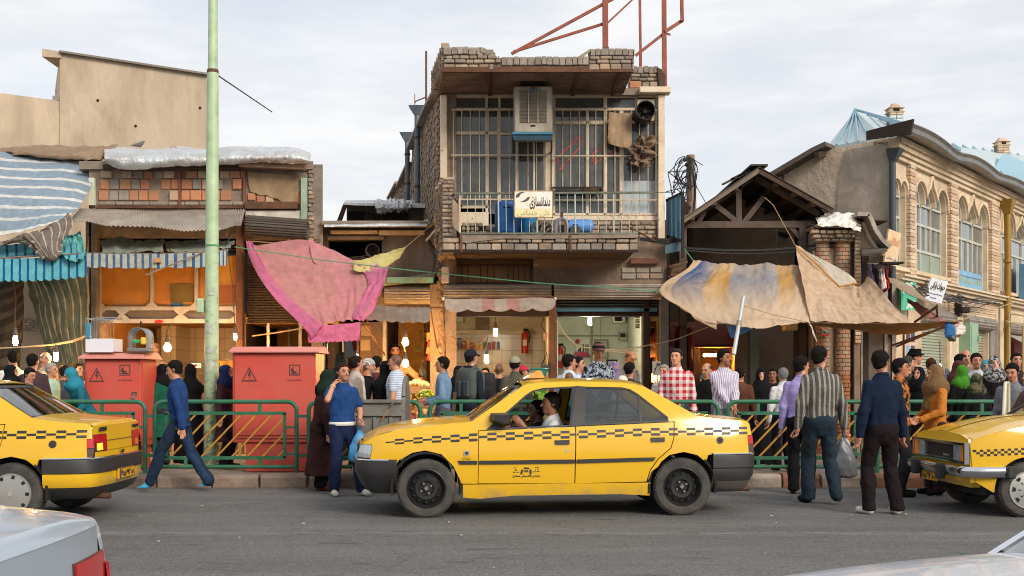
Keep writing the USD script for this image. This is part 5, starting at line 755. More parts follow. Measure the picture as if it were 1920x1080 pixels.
  for z in(.25,.75):t.P_("clip",xf(revolve([(r,-.02),(r+.012,-.02),(r+.012,.02),(r,.02)],12),t=(x,Y,Z(y0+(y1-y0)*z,Y))),RUSTY)
 t=Thing("roof_rods","thin rusty rods standing on the roof edge of the brick house's side wall","rods",base=P(800,180,22.8));t.P_("rod",tube([P(799,196,22.8),P(799,96,22.8)],.02),RUSTY);t.P_("rod",tube([P(779,256,24.8),P(778,176,24.8)],.02),ALU);t.P_("rod",tube([P(779,190,24.8),P(799,182,22.8)],.015),REDIRON)
 t=Thing("hoarding_frame","bare frame of red primed steel bars from a hoarding standing on the roof","steel frame",base=P(1135,90,21.5));Y=21.4
 for p,q,w in(((959,101),(1160,-8),.05),((963,97),(1140,42),.045),((1135,92),(1134.5,-20),.1),((1136,46),(1202,-16),.03),((1201,96),(1199.5,-10),.045),((1192,104),(1246,62),.05),((1246,60),(1280,38),.06),((1246,165),(1245,-10),.08),((1279,40),(1278,-10),.06),((1246,62),(1257,65),.03)):
  t.P_("steel_bar",bar(P(*p,Y),P(*q,Y+.05),w),REDIRON)
 t.P_("post_foot",cbox(X(1130,Y),X(1141,Y),Y-.1,Y+.1,Z(96,Y),Z(90,Y),.01),RUSTY)
 for px,Yb in((1135,21.4),(1201,21.4)):t.P_("steel_bar",bar(P(px,96,Yb),[P(px,96,Yb)[0],Yb,Z(133,18.9)+.07],.05),REDIRON)
 a=Thing("pale_awning","pale canvas valance with faded red squares and a scalloped edge over the middle shop","awning",base=P(938,570,19.4))
 G=cloth_uv("pale_canvas_red_squares",[(0,rgb("#b5a698")),(.32,rgb("#b5a698")),(.33,rgb("#b98a80")),(.44,rgb("#bb8e84")),(.45,rgb("#b5a698")),(.55,rgb("#b5a698")),(.56,rgb("#b98a80")),(.67,rgb("#b98a80")),(.68,rgb("#b0a193")),(1,rgb("#b0a193"))],dirt="#7d7063",dam=.4)
 c=[[P(834,560,19.5),P(938,560,19.5),P(1041,558,19.5)],[P(834,571,19.45),P(938,571,19.45),P(1041,570,19.45)],[P(836,580,19.42),P(938,579,19.42),P(1038,578,19.42)]]
 m,uv=sheet(c,130,10,.02,6,.008,44,k=2,hem=lambda u:.05*np.abs(np.sin(u*5*np.pi))**.7);a.P_("valance",m,G,smooth=60,uv=uv)
 a.P_("front_rod",tube([P(828,560,19.5),P(1043,557,19.5)],.016),RUSTY)
 for px in(831,1041):a.P_("awning_arm",tube([P(px,560,19.5),P(px+(4 if px<900 else-2),668,20.2)],.014),RUSTY);a.P_("knuckle",xf(ball(.03),t=P(px,560,19.5)),CREAM)
 S=20.45
 def ext(label,px,py,Y,s=1.):
  t=Thing("fire_extinguisher",label,"fire extinguisher",base=P(px,py+22,Y));b=P(px,py+22,Y);R=M("extinguisher_red","#b0241c",.35)if not _names.get("ext")else "@extinguisher_red";_names["ext"]=1
  t.P_("cylinder",xf(revolve([(0,0),(.065,0.),(.07,.02),(.07,.34),(.05,.4),(.02,.43),(0,.43)],20),t=b),R,smooth=40);t.P_("valve",cbox(b[0]-.03,b[0]+.06,b[1]-.02,b[1]+.02,b[2]+.43,b[2]+.48,.008),BLACK);t.P_("hose",tube([b+[.05,-.02,.45],b+[.1,-.03,.38],b+[.08,-.06,.2]],.012),BLACK);t.P_("label_patch",xf(cbox(-.04,.04,-.075,-.06,.14,.26,.005),t=b),M("ext_label%d"%px,"#d8c9b0",.5))
 ext("red fire extinguisher hung on the wall of the cream walled shop",984,640,S+2.6);ext("red fire extinguisher on the pale wall left of the calligraphy",1050,668,S+2.4)
 t=Thing("wall_poster","green and white poster on the back wall of the cream walled shop","poster",base=P(859,605,S+2.9));t.P_("paper",pbox(846,873,591,605,S+2.95,.01),M("poster_green","#6d8f4a",.6));t.P_("picture",pbox(850,868,594,604,S+2.94,.01),M("poster_white","#cfd2c0",.6))
 t=Thing("wall_calligraphy","white wall cloth with black calligraphy and pink flowers in the pale walled shop","wall hanging",base=P(1094,668,S+2.5));t.P_("cloth",pbox(1080,1106,636,668,S+2.53,.01),M("white_hanging","#d9d6c4",.7));t.P_("lettering",text_ar("allah",P(1094,657,S+2.5),.25,S+2.528,X(1083,S+2.5),X(1104,S+2.5)),Bk)
 t.P_("flower_patch",cat([xf(ball(.05),np.diag([1,.2,.8]),P(1082+4*k,663+(k%2)*3,S+2.52))for k in range(6)]),M("pink_print","#bb4a62",.7));t.P_("flower_patch",xf(ball(.05),np.diag([1,.2,1]),P(1083,640,S+2.52)),M("red_green_print","#a8564a",.7))
 t=Thing("electric_meter","grey electric meter box with a dark window on the pale shop wall","meter",base=P(1168,635,S+2.5));t.P_("case",pbox(1160,1176,622,638,S+2.45,.1),M("meter_grey","#a5a294",.5));t.P_("window",pbox(1163,1173,625,632,S+2.44,.02),DARK)
 t=Thing("framed_picture","small framed picture on the pale shop wall behind the hooded boy","picture",base=P(1125,660,S+2.5));t.P_("frame",pbox(1114,1141,636,672,S+2.52,.03),M("frame_grey","#8f8a78",.5));t.P_("print",pbox(1117,1138,639,669,S+2.51,.02),M("picture_print","#b5b79f",.5))
 t=Thing("wall_speaker","dark loudspeaker tilted high on the pale shop wall","loudspeaker",base=P(1160,604,S+2.4));t.P_("cabinet",pbox(1149,1172,583,606,S+2.3,.2),PALEWALL);t.P_("grille",pbox(1153,1166,586,602,S+2.29,.02),DARK)
 t=Thing("small_screen","small black framed screen on the counter of the pale walled shop","screen",base=P(1147,690,S+.9));t.P_("frame",pbox(1137,1158,674,694,S+1.,.04),BLACK);t.P_("panel",pbox(1140,1155,677,691,S+.99,.02),M("grey_screen","#7d8388",.3))
 t=Thing("plush_toy","orange and white soft toy hanging behind the narrow shop window","toy",base=P(1226,665,S+.5));O_=M("plush_orange","#a5501f",.95);Wh=M("plush_cream","#c9a67a",.95)
 for px,py,r,m_ in((1222,640,.1,O_),(1230,632,.09,O_),(1218,660,.11,Wh),(1229,660,.1,Wh),(1226,648,.08,Wh)):t.P_("plush_part",xf(ball(r),t=P(px,py,S+.5)),m_,smooth=True)
 t=Thing("paper_notice","white paper notice with scribbled writing hung from the blue grey post","notice",base=P(1230,703,20.));t.P_("paper",pbox(1223,1239,677,704,19.9,.01),WHITEPVC);t.P_("scribble",cat([tube([P(1226,700,19.89),P(1230,690,19.89),P(1233,680,19.89)],.006,5),tube([P(1232,681,19.89),P(1236,686,19.89),P(1237,682,19.89)],.012,5),tube([P(1228,693,19.89),P(1229,690,19.89)],.01,5)]),Bk)
 t=Thing("dark_bag","black shoulder bag hanging by its strap in the cream walled shop","bag",base=P(1023,700,20.5));t.P_("body",pbox(1014,1030,684,697,20.35,.12),M("bag_black","#34383a",.5));t.P_("strap",tube([P(1015,686,20.4),P(1026,660,20.45),P(1029,686,20.4)],.012),BLACK)
 t=Thing("wall_socket","brown socket box with a loose cable on the jamb of the cream walled shop","socket",base=P(1022,638,20.9));t.P_("box",pbox(1019,1026,624,638,20.9,.05),M("socket_tan","#b39a80",.5));t.P_("cable",tube([P(1022,624,20.88),P(1015,610,20.9),P(1021,590,20.9)],.008),WIRE)
 t=Thing("long_rope","thin green rope sagging across the shop fronts from the pink tarpaulin to the tan one","rope",base=P(900,520,19.3));t.P_("cord",tube([P(440,463,19.6),P(600,487,19.6),P(735,503,19.5),P(840,514,19.4),P(1000,530,19.3),P(1100,537,19.3),P(1240,546,19.3)],.008,6),GREENROPE)
 t=Thing("string_line","pale strings tied across the pale walled shop front","string",base=P(1150,655,19.6))
 for pl in([(1043,602),(1062,630),(1082,650),(1140,656),(1180,658)],[(1160,658),(1230,645),(1270,636),(1330,612)],[(1100,652),(1150,660),(1182,664),(1184,690)]):t.P_("string",tube([P(a,b,19.7)for a,b in pl],.009,5),ROPE)
 t=Thing("lane_cables","black cables looping down the lane corner of the brick house","cables",base=P(812,470,19.5))
 for k in range(6):t.P_("cable",tube([P(800+k*3,440+5*k,19.8),P(806+3*k,470,19.6),P(816-k,480+6*k,19.4),P(828,497+k,19.2)],.008,5),WIRE)
 t.P_("bracket",hull([P(798,450,19.6),P(816,428,19.6),P(816,434,19.6),P(800,452,19.6),P(798,450,19.9),P(816,428,19.9),P(816,434,19.9)]),CREAM)
def ball(r,sub=2):
 m=trimesh.creation.icosphere(sub,r);return np.array(m.vertices),np.array(m.faces)
# ================================================================ right: covered bazaar passage, brick pier, old corner building
def bazaar():
 Y=21.
 t=Thing("bazaar_hall","dark gabled bazaar passage with corrugated roof and open timber truss","building",base=(X(1410,Y),Y,0))
 D=15.;ap=P(1413,324,Y);le=P(1252,432,Y);re_=P(1549,398,Y);eL=P(1258,470,Y);
 CI=M("sooty_corrugated_iron","#4a423c",.75,.3,var=.3,scale=2,dirt="#221c18",dam=.6)
 bk=np.array([0,1,0.])
 t.P_("roof_sheet",corr([ap+[0,-.5,.02],ap+bk*D],[le+[0,-.5,0],le+bk*D],60,.015),CI,smooth=40)
 t.P_("roof_sheet",corr([re_+[0,-.5,0],re_+bk*D],[ap+[0,-.5,.02],ap+bk*D],60,.015),CI,smooth=40)
 t.P_("barge_board",bar(ap+[0,-.45,-.03],le+[0,-.45,-.03],.05,.09),M("pale_barge_board","#75675a",.8,dirt="#4d4036"));t.P_("barge_board",bar(ap+[0,-.45,-.05],re_+[0,-.45,-.05],.06,.08),DARKWOOD)
 t.P_("ridge_cap",bar(ap+[0,-.5,.05],ap+bk*D+[0,0,.05],.3,.03),CI)
 t.P_("torn_sheet",sheet([[P(1538,392,Y-.45),P(1552,396,Y-.45)],[P(1548,398,Y-.45),P(1556,390,Y-.45)],[P(1554,394,Y-.45),P(1560,380,Y-.45)]],8,10,.01,5,.01,k=2)[0],CI,smooth=40)
 t.P_("ragged_sheet",cat([hull([P(a,b,Y-.3),P(a+26,b-13,Y-.3),P(a+22,b-16,Y-.3),P(a-3,b-3,Y-.3),P(a,b,Y),P(a+26,b-13,Y)])for a,b in((1355,348),(1372,338),(1384,334))]),CI)
 TW=M("truss_timber","#5e5047",.85,var=.3,scale=5,dirt="#2e2621",dam=.5)
 for yy in(0,4.,8.):
  o=np.array([0,yy,0])
  for p,q,w in(((1280,422),(1527,421),.12),((1384,345),(1385,420),.1),((1333,378),(1386,420),.09),((1392,420),(1432,370),.09),((1308,420),(1330,380),.08),((1478,422),(1502,448),.08),((1413,332),(1290,412),.1),((1413,332),(1535,402),.1)):
   t.P_("truss_member",bar(P(*p,Y)+o,P(*q,Y)+o,w,w),TW)
  t.P_("post",bar([P(1504,421,Y)[0],Y+yy,PV],P(1504,421,Y)+o,.13,.13),TW);t.P_("post",bar([P(1280,421,Y)[0],Y+yy,PV],P(1280,421,Y)+o,.13,.13),TW)
 for k in(.25,.5,.75):
  a=ap*(1-k)+re_*k;t.P_("purlin",bar(a+[0,-.4,-.08],a+bk*D+[0,0,-.08],.08,.08),TW);a=ap*(1-k)+le*k;t.P_("purlin",bar(a+[0,-.4,-.08],a+bk*D+[0,0,-.08],.08,.08),TW)
 xl,xr=X(1256,Y),X(1530,Y)
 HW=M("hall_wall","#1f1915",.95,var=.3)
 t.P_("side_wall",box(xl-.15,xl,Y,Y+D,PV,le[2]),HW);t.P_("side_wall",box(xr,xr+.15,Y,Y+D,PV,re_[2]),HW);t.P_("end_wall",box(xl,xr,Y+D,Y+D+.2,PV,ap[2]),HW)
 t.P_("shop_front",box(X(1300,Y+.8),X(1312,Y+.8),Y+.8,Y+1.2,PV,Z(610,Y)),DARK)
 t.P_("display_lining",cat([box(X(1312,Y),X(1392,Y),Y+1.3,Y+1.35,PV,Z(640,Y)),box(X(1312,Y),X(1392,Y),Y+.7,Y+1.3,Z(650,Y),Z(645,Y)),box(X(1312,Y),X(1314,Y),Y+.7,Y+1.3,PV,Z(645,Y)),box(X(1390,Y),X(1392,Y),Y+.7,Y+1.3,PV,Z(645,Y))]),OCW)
 for z in(.8,1.1,1.4):t.P_("display_shelf",box(X(1313,Y),X(1391,Y),Y+.95,Y+1.3,z,z+.02),ALU)
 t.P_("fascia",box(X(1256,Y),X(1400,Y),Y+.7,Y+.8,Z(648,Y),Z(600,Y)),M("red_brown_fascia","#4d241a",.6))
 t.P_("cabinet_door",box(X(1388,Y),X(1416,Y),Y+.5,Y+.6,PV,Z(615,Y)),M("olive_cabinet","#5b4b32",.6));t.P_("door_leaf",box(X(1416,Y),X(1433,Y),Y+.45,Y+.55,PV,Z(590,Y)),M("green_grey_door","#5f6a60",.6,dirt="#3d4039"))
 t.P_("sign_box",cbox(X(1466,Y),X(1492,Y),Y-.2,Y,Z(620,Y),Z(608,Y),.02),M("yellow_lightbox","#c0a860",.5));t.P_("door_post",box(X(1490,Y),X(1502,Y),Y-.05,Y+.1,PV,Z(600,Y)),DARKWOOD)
 t.P_("red_garment_rail",tube([P(1256,612,Y+.2),P(1300,612,Y+.2)],.015),STEEL)
 g=Thing("red_garments","dark red garments hanging in the gloom beside the blue grey post","clothes",base=P(1275,680,Y+.2));rng=random.Random(3)
 for k in range(5):g.P_("garment",xf(sheet([[P(1266+k*6,614,Y+.15+.05*k),P(1272+k*6,614,Y+.2+.05*k)],[P(1265+k*6,650,Y+.1),P(1274+k*6,650,Y+.2)],[P(1266+k*6,690,Y+.1),P(1273+k*6,692,Y+.2)]],8,10,.03,6,.02,k,k=1)[0]),M("garment_%d"%k,("#6d1018","#4c1016","#7d1a20","#3a2a1e","#5b1419")[k],.9),smooth=50)
 c=Thing("passage_cables","black cables hanging in shallow curves across the dark mouth of the passage","cables",base=P(1400,475,20.6))
 for k,(a,b,s)in enumerate(((466,455,9),(469,460,11),(464,452,10))):c.P_("cable",tube([P(1280+(x:=300*i/12),a+(b-a)*i/12+s*math.sin(math.pi*i/12),20.6)for i in range(13)],.012,6),WIRE)
 c.P_("cable",tube([P(1456,425,20.7),P(1457,460,20.7),P(1455,490,20.7)],.008,5),WIRE);c.P_("cable",tube([P(1515,420,20.4),P(1545,425,20.3),P(1570,445,20.3),P(1600,450,20.3)],.015,6),WIRE)
 for k in range(5):c.P_("cable",tube([P(1200,446+k,20.2),P(1250,450+2*k,20.2),P(1270,440+4*k,20.3),P(1282,452+3*k,20.5)],.01,5),WIRE)
 b=Thing("blue_metal_screen","blue and pale ribbed metal screen on a frame between the brick house and the gable","screen",base=P(1264,460,20.3));BB=M("blue_rib","#2f6d8c",.5,.2,dirt="#8fb0bb",dam=.5,dsc=4);PB=M("pale_rib","#9db9bf",.5,.2,dirt="#4f7f92",dam=.6,dsc=4)
 for k in range(9):f=k/9;b.P_("rib",bar(P(1252+26*f,376-13*f,20.6-.5*f),P(1252+26*f,444+6*f,20.6-.5*f),.055,.03),BB if k%3 else PB)
 b.P_("frame",cat([bar(P(1250,376,20.6),P(1280,361,20.05),.04),bar(P(1250,443,20.6),P(1280,452,20.05),.05),bar(P(1280,361,20.05),P(1280,485,20.05),.05)]),DARK)
 b.P_("back_sheet",hull([P(1252,376,20.65),P(1279,363,20.15),P(1279,450,20.15),P(1252,442,20.65),P(1252,376,20.67),P(1279,363,20.17),P(1279,450,20.17)]),PB);b.P_("gutter_board",pextr([(1247,460),(1278,452),(1278,470),(1247,476)],20.2,.05),M("blue_board","#3c5a68",.6,dirt="#2d2a28"))
 b.P_("torn_felt",pextr([(1279,362),(1288,382),(1297,388),(1290,400),(1280,410)],20.9,.04),DARK)
 s=Thing("junk_timber","dark jumble of timber and cable against the wall corner by the tan tarpaulin","timber",base=P(1265,515,20.4));rng=random.Random(9)
 for k in range(9):s.P_("timber",bar(P(1250+rng.uniform(0,8),500+k*4,20.3),P(1288+rng.uniform(-4,6),494+k*4+rng.uniform(-4,4),20.5),.06,.04),DARKWOOD if k%2 else RUSTY)
 u=Thing("utility_pole","weathered wooden utility pole with a tangle of black wires behind the gable","utility pole",base=(X(1297,24),24,0))
 u.P_("pole",tube([(X(1297,24),24,PV),(X(1296,24),24,Z(330,24)),(X(1294.5,24),24,Z(291,24))],[.13,.1,.085],12),M("pole_wood","#85705f",.9,var=.3,scale=6,stretch=(1,1,.15)),smooth=50);rng=random.Random(21)
 u.P_("insulator",cat([xf(ball(.04,1),t=P(1284+3*k,300+9*k,23.85))for k in range(4)]),DARK)
 for k in range(16):
  a=P(1294,300+rng.uniform(-4,40),23.9);e=P(1250+rng.uniform(-4,30),330+rng.uniform(-10,45),22.5);m_=(a+e)/2+[rng.uniform(-.3,.3),0,rng.uniform(-.5,.1)]
  u.P_("wire",tube([a,a*.6+m_*.4+[0,0,.1],m_,e],.01,5),WIRE)
 for k in range(5):
  an=np.linspace(0,2*np.pi,16);r=rng.uniform(.12,.3);c0=P(1282+rng.uniform(-6,8),320+rng.uniform(-12,16),23.8);u.P_("wire_loop",tube([c0+[r*.7*math.cos(x),.02*x,r*math.sin(x)]for x in an],.01,5),WIRE)
 for p in(((1298,318),(1304,345),(1303,372),(1300,395)),((1296,296),(1318,310)),((1300,340),(1322,378),(1340,420))):u.P_("wire",tube([P(*q,23.9)for q in p],.02 if len(p)==4 else.008,6),WIRE)
def pier():
 Y=20.5
 t=Thing("brick_pier","twin brick half columns with corbelled cap and white sheet, right of the passage","pier",base=(X(1565),Y,0));rng=random.Random(17)
 t.P_("pier_core",box(X(1528),X(1600),Y+.12,Y+.6,PV,Z(432)),MORTAR)
 PB_=[M("pier_brick_%s"%n,c,.9,var=.2,scale=9,bump=.5,bscale=40,dirt="#8a7b6a",dam=.5,dsc=3,rand=.14)for n,c in(("tan","#a68a70"),("rose","#ae7f62"),("buff","#9d8b76"))]
 low={0:[],1:[]}
 for ci,(px,r)in enumerate(((1546,.125),(1583,.135))):
  cx,cy=X(px),Y+.12;hz=.072;z=PV;row=0
  while z<Z(455):
   for k in range(4):
    a0=math.pi+(k+.5*(row%2)-.25)*math.pi/4;a1=a0+math.pi/4*.93;an=np.linspace(a0,a1,4);ro=r+rng.uniform(-.004,.006)
    v=np.array([[cx+q*math.cos(a),cy+q*math.sin(a),zz]for zz in(z,z+hz-.01)for q in(r-.06,ro)for a in an]);m=hull(v)
    if z>1.45:t.P_("brick",m,rng.choice(PB_))
    else:low[ci].append(m)
   z+=hz;row+=1
 t.P_("lower_bricks",cat(low[0]+low[1]),M("pier_brick_low","#a06a48",.8,var=.25,scale=9,bump=.4),kind="stuff")
 for k,(y0,y1,a,b)in enumerate(((446,452,1528,1602),(438,445,1524,1604),(430,437,1521,1606))):
  brow(t,a,b,y0,y1,Y-.1-.06*k,12,17,rng,BRICKS,.02)
 t.P_("cap",cbox(X(1522),X(1606),Y-.3,Y+.6,Z(430),Z(424),.02),MORTAR)
 c=[[P(1530,412,Y+.4),P(1560,404,Y+.4),P(1595,406,Y+.4),P(1612,420,Y+.4)],[P(1533,418,Y-.1),P(1565,408,Y-.1),P(1594,405,Y-.1),P(1610,425,Y-.1)],[P(1534,424,Y-.32),P(1565,424,Y-.34),P(1595,428,Y-.34),P(1611,436,Y-.3)]]
 t.P_("plastic_sheet",sheet(c,40,20,.05,6,.01,71,k=2)[0],WHITEPVC,smooth=50)
 b=Thing("corner_kiosk","narrow brick fronted corner shop with a curved steel edged hood beside the pier","shop",base=(X(1630),Y,0))
 b.P_("brick_post",box(X(1602),X(1613),Y,Y+.4,PV,Z(412)),MORTAR)
 y=414;k=0
 while y<640:b.P_("brick",cbox(X(1602),X(1613),Y-.04-.01*(k%2),Y+.1,Z(y+6.3),Z(y),.01),rng.choice(YBRICK));y+=7.2;k+=1
 b.P_("hood_panel",pextr([(1613,414),(1622,414),(1634,440),(1646,458),(1658,468),(1613,466)],Y+.05,.1),YBRICK[0])
 pl=[(1600,405),(1622,405),(1634,434),(1646,452),(1661,466)]
 b.P_("hood_edge",cat([bar(P(*p,Y-.15),P(*q,Y-.15),.5,.07,up=(0,0,1))for p,q in zip(pl[:-1],pl[1:])]),STEEL);b.P_("hood_edge",cat([bar(P(p[0]-5,p[1]+12,Y-.05),P(q[0]-5,q[1]+12,Y-.05),.1,.05)for p,q in zip(pl[1:-1],pl[2:])]),CREAM)
 b.P_("canopy",hull([P(1616,468,Y-.6),P(1662,466,Y-.6),P(1662,472,Y-.6),P(1616,476,Y-.6),P(1614,466,Y),P(1664,464,Y),P(1664,472,Y),P(1614,474,Y)]),M("dark_canopy","#4a443f",.7));b.P_("dark_inside",box(X(1614),X(1668),Y+1.2,Y+1.3,PV,Z(466)),M("kiosk_inside","#3a2f28",.9));b.P_("wall",box(X(1614),X(1622),Y+.2,Y+1.2,PV,Z(466)),DARKWOOD);b.P_("roof",box(X(1602),X(1668),Y,Y+1.3,Z(414),Z(412)),DARKWOOD)
 b.P_("door_post",cat([box(X(px),X(px+w),Y+.1,Y+.2,PV,Z(530))for px,w in((1618,3),(1662,6),(1676,8))]),STEEL)
 b.P_("tattered_edge",cat([hull([P(1640+4*k,498,Y-.5),P(1644+4*k,498,Y-.5),P(1642+4*k,505+4*(k%3),Y-.5),P(1642+4*k,500,Y-.45)])for k in range(9)]+[box(X(1638),X(1678),Y-.5,Y-.2,Z(499),Z(496))]),DARK)
 g=Thing("hanging_clothes","striped, red and black clothes hanging under the kiosk hood","clothes",base=P(1645,540,20.2))
 for k,(a,col)in enumerate(((1632,"#1d1a1c"),(1640,"#2c2528"),(1646,"#c9b2a8"),(1651,"#d8cfc4"),(1657,"#8f1c22"),(1628,"#5d4a60"))):
  g.P_("garment",sheet([[P(a,494,20.25),P(a+7,496,20.2)],[P(a+1,520,20.2),P(a+9,520,20.1)],[P(a+3,545+3*(k%3),20.2),P(a+12,540,20.1)]],8,12,.04,6,.02,k,k=1)[0],M("hung_cloth_%d"%k,col,.9),smooth=50)
 g.P_("rail",tube([P(1626,494,20.2),P(1662,497,20.2)],.015),STEEL)
CX,CY=(1668-960)*21.5/F,21.5
DF=np.array([.745,1,0])/math.hypot(.745,1);NF=np.array([DF[1],-DF[0],0])
def FBu(px):return(20016/(2599-px)-21.5)*1.247
def FBz(px,py):return HC+(HY-py)*(20016/(2599-px))/F
def FP(u,z,off=0.):return np.array([CX,CY,0])+DF*u+NF*off+[0,0,z]
def fbox(u0,u1,z0,z1,o0,o1,c=.008):
 return hull([FP(u,z,o)for u in(u0,u1)for z in(z0,z1)for o in(o0,o1)])
def fext(poly,o0,depth):return extr(poly,depth,(FP(0,0,o0),DF,(0,0,1)))
def ufit(key,u0,u1,z0,z1,off):return extr(fit(ar_poly(key),u0,u1,z0,z1),.004,(FP(0,0,off),DF,(0,0,1)))
def corner_building():
 t=Thing("corner_building","old two storey brick building with arched windows, deep eaves and a pale blue metal roof","building",base=(CX,CY,0));rng=random.Random(23)
 FW=M("pale_brick_front","#d2c0a4",.88,var=.12,scale=3,bump=.3,bscale=25,dirt="#8d755c",dam=.5,dsc=1.3)
 zt=5.85;U=16.;G2=gpane("old_window_glass",(.45,.5,.52),2.5,.02,1.,.16);WF=M("white_grey_frame","#b9b9ae",.5,var=.1,dirt="#847f70",dam=.4)
 wins=[(1672,1698,335,500),(1714,1774,345,508),(1791,1851,372,546),(1878,1945,400,560)]
 wall=sg.box(0,PV,U,zt);openings=[]
 for a,b,y0,y1 in wins:
  u0,u1=FBu(a),FBu(b);mid=(a+b)/2;zs=4.88;z0=3.52 if a!=1791 else 3.4
  n=3 if a>1700 else 2;w=(u1-u0)/n;arches=[sg.box(u0,z0,u1,zs)]
  for k in range(n):
   c=u0+(k+.5)*w;r=w*.46
   if n==3 and k==1:arches.append(sg.Polygon([(c-r,zs-.01),(c-r,zs+.12),(c-r*.6,zs+.26),(c-r*.2,zs+.36),(c,zs+.5),(c+r*.2,zs+.36),(c+r*.6,zs+.26),(c+r,zs+.12),(c+r,zs-.01)]))
   else:arches.append(sg.Point(c,zs+.06).buffer(r,12).union(sg.box(c-r,zs-.01,c+r,zs+.07)))
  o=so.unary_union(arches);wall=wall.difference(o);openings.append((o,u0,u1,z0,zs,n,w))
 shut=[(FBu(1726),FBu(1777)),(FBu(1806),FBu(1853)),(FBu(1884),FBu(1960))]
 for a,b in shut:wall=wall.difference(sg.box(a,PV-.1,b,2.72))
 t.P_("front_wall",fext(wall.buffer(0),-.3,.3),FW)
 for k,(o,u0,u1,z0,zs,n,w)in enumerate(openings):
  fr=o.difference(o.buffer(-.05));rails=[sg.box(u0,zs-.42,u1,zs-.37),sg.box(u0,zs-.02,u1,zs+.02)]+[sg.box(u0+w*j-.022,z0,u0+w*j+.022,zs)for j in range(1,n)]
  rails+=[sg.box(u0+w*(j+.5)-.012,z0+(0. if k!=1 else.45),u0+w*(j+.5)+.012,zs-.4)for j in range(n)]
  if k==1:rails+=[sg.box(u0,z0+.42,u1,z0+.47)]
  if k==2:rails+=[sg.box(u0,z0+.26,u1,z0+.3)]
  t.P_("window_frame",fext(so.unary_union([fr]+[r.intersection(o)for r in rails]),-.16,.06),WF)
  cols=np.linspace(u0,u1,n+1)
  for j in range(n):
   col=o.intersection(sg.box(cols[j],z0,cols[j+1],9))
   lo=col.intersection(sg.box(-9,z0,99,zs-.4));hi=col.intersection(sg.box(-9,zs-.4,99,zs));tip=col.intersection(sg.box(-9,zs,99,9))
   for g in(lo,hi,tip):
    if not g.is_empty:t.P_("window_pane",fext(g.buffer(.005),-.14,.008),G2)
  t.P_("curtain",fext(o.buffer(-.02),-.45,.02),M("grey_net_curtain","#8f9796",.9,var=.25,scale=3,stretch=(6,6,.4))if k==0 else "@grey_net_curtain")
  ring=o.buffer(.11,join_style=1).difference(o.buffer(.03)).intersection(sg.box(-9,zs-.02,99,9));t.P_("arch_moulding",fext(ring,0.,.05),FW)
  if k==1:t.P_("spandrel_panel",fext(sg.box(u0,z0,u1,z0+.42),-.155,.03),M("sage_panel","#8b9a8b",.5,dirt="#74776a",dam=.4))
  sill=fbox(u0-.1,u1+.1,z0-.07,z0,-.05,.08);t.P_("sill",sill,FW)
 for a,b in((1699,1709),(1776,1789),(1853,1867)):
  u0,u1=FBu(a),FBu(b);z=3.35;k=0
  while z<5.5:
   pr=.09 if k%2 else.08;t.P_("pilaster_brick",fbox(u0,u1-(0. if k%2 else.02),z,z+.062,-.02,pr),rng.choice(YBRICK));z+=.072;k+=1
  t.P_("pilaster_panel",fbox(u1+.03,u1+.16,3.4,5.35,-.02,.05),FW)
 for z0,z1,o in((5.5,5.58,.08),(5.58,5.66,.13),(5.66,5.75,.18),(5.75,5.85,.23)):t.P_("cornice_course",fbox(-.02,U,z0,z1,-.02,o),FW if z0<5.6 else YBRICK[0])
 for z0,z1,o in((3.18,3.26,.12),(3.26,3.32,.2),(3.32,3.36,.25)):t.P_("ledge",fbox(.1,U,z0,z1,-.02,o),FW)
 for k in range(8):t.P_("brick_band",fbox(FBu(1777),FBu(1866),2.76+k*.052,2.76+k*.052+.044,-.01,.03+.012*(k%2)),rng.choice(YBRICK))
 SH=M("pale_ribbed_shutter","#a59a84",.55,.2,var=.1,scale=3,dirt="#7d705c",dam=.45,stretch=(1,1,.3));SG=M("pale_green_shutter","#a7ad98",.55,.2,var=.1,scale=3,dirt="#7f7d68",dam=.45,stretch=(1,1,.3))
 for(a,b),mt in zip(shut[:2],(SG,SH)):
  z=PV;ms=[]
  while z<2.6:ms.append(hull([FP(u,zz,o)for u in(a,b)for zz,o in((z,-.12),(z+.012,-.095),(z+.048,-.095),(z+.06,-.12))]));z+=.06
  t.P_("shop_shutter",cat(ms),mt)
 for(a,b),in zip(shut):
  an=np.linspace(-math.pi/2,math.pi/2,40);pr=[(.02+(.15+.008*math.sin(7*x*2))*math.cos(x),2.68+(.14+.008*math.sin(7*x*2))*math.sin(x))for x in an]+[(-.1,2.82),(-.1,2.54)]
  v,f=extr(sg.Polygon(pr),b-a+.2,((0,0,0),(1,0,0),(0,1,0)));v=FP(0,0)+NF*v[:,:1]+DF*(v[:,2:]+a-.1)+np.array([0,0,1])*v[:,1:2];t.P_("rolled_shutter",(v,f),SHUTTER,smooth=40)
 t.P_("shop_pillar",fbox(FBu(1854),FBu(1868),PV,2.75,-.1,.04),M("grey_pillar","#8b8379",.85,dirt="#58514a"));t.P_("shop_pillar",fbox(FBu(1778),FBu(1805),PV,2.75,-.1,.03),YBRICK[1]);t.P_("shop_pillar",fbox(FBu(1700),FBu(1725),PV,2.75,-.1,.03),YBRICK[0])
 t.P_("far_shop_front",fbox(*shut[2],PV,2.6,-.5,-.45),M("red_orange_front","#8f4a2a",.5,var=.4,scale=2));t.P_("red_shop_sign",fbox(FBu(1914),FBu(1950),1.9,2.4,-.2,-.15),M("red_sign","#a32a22",.5))
 L=8.;ED=-NF
 top=[(0,5.78),(.35,5.83),(1.1,5.78),(1.35,5.7),(2.2,5.32),(2.9,5.05),(3.6,4.7),(L,3.3)]
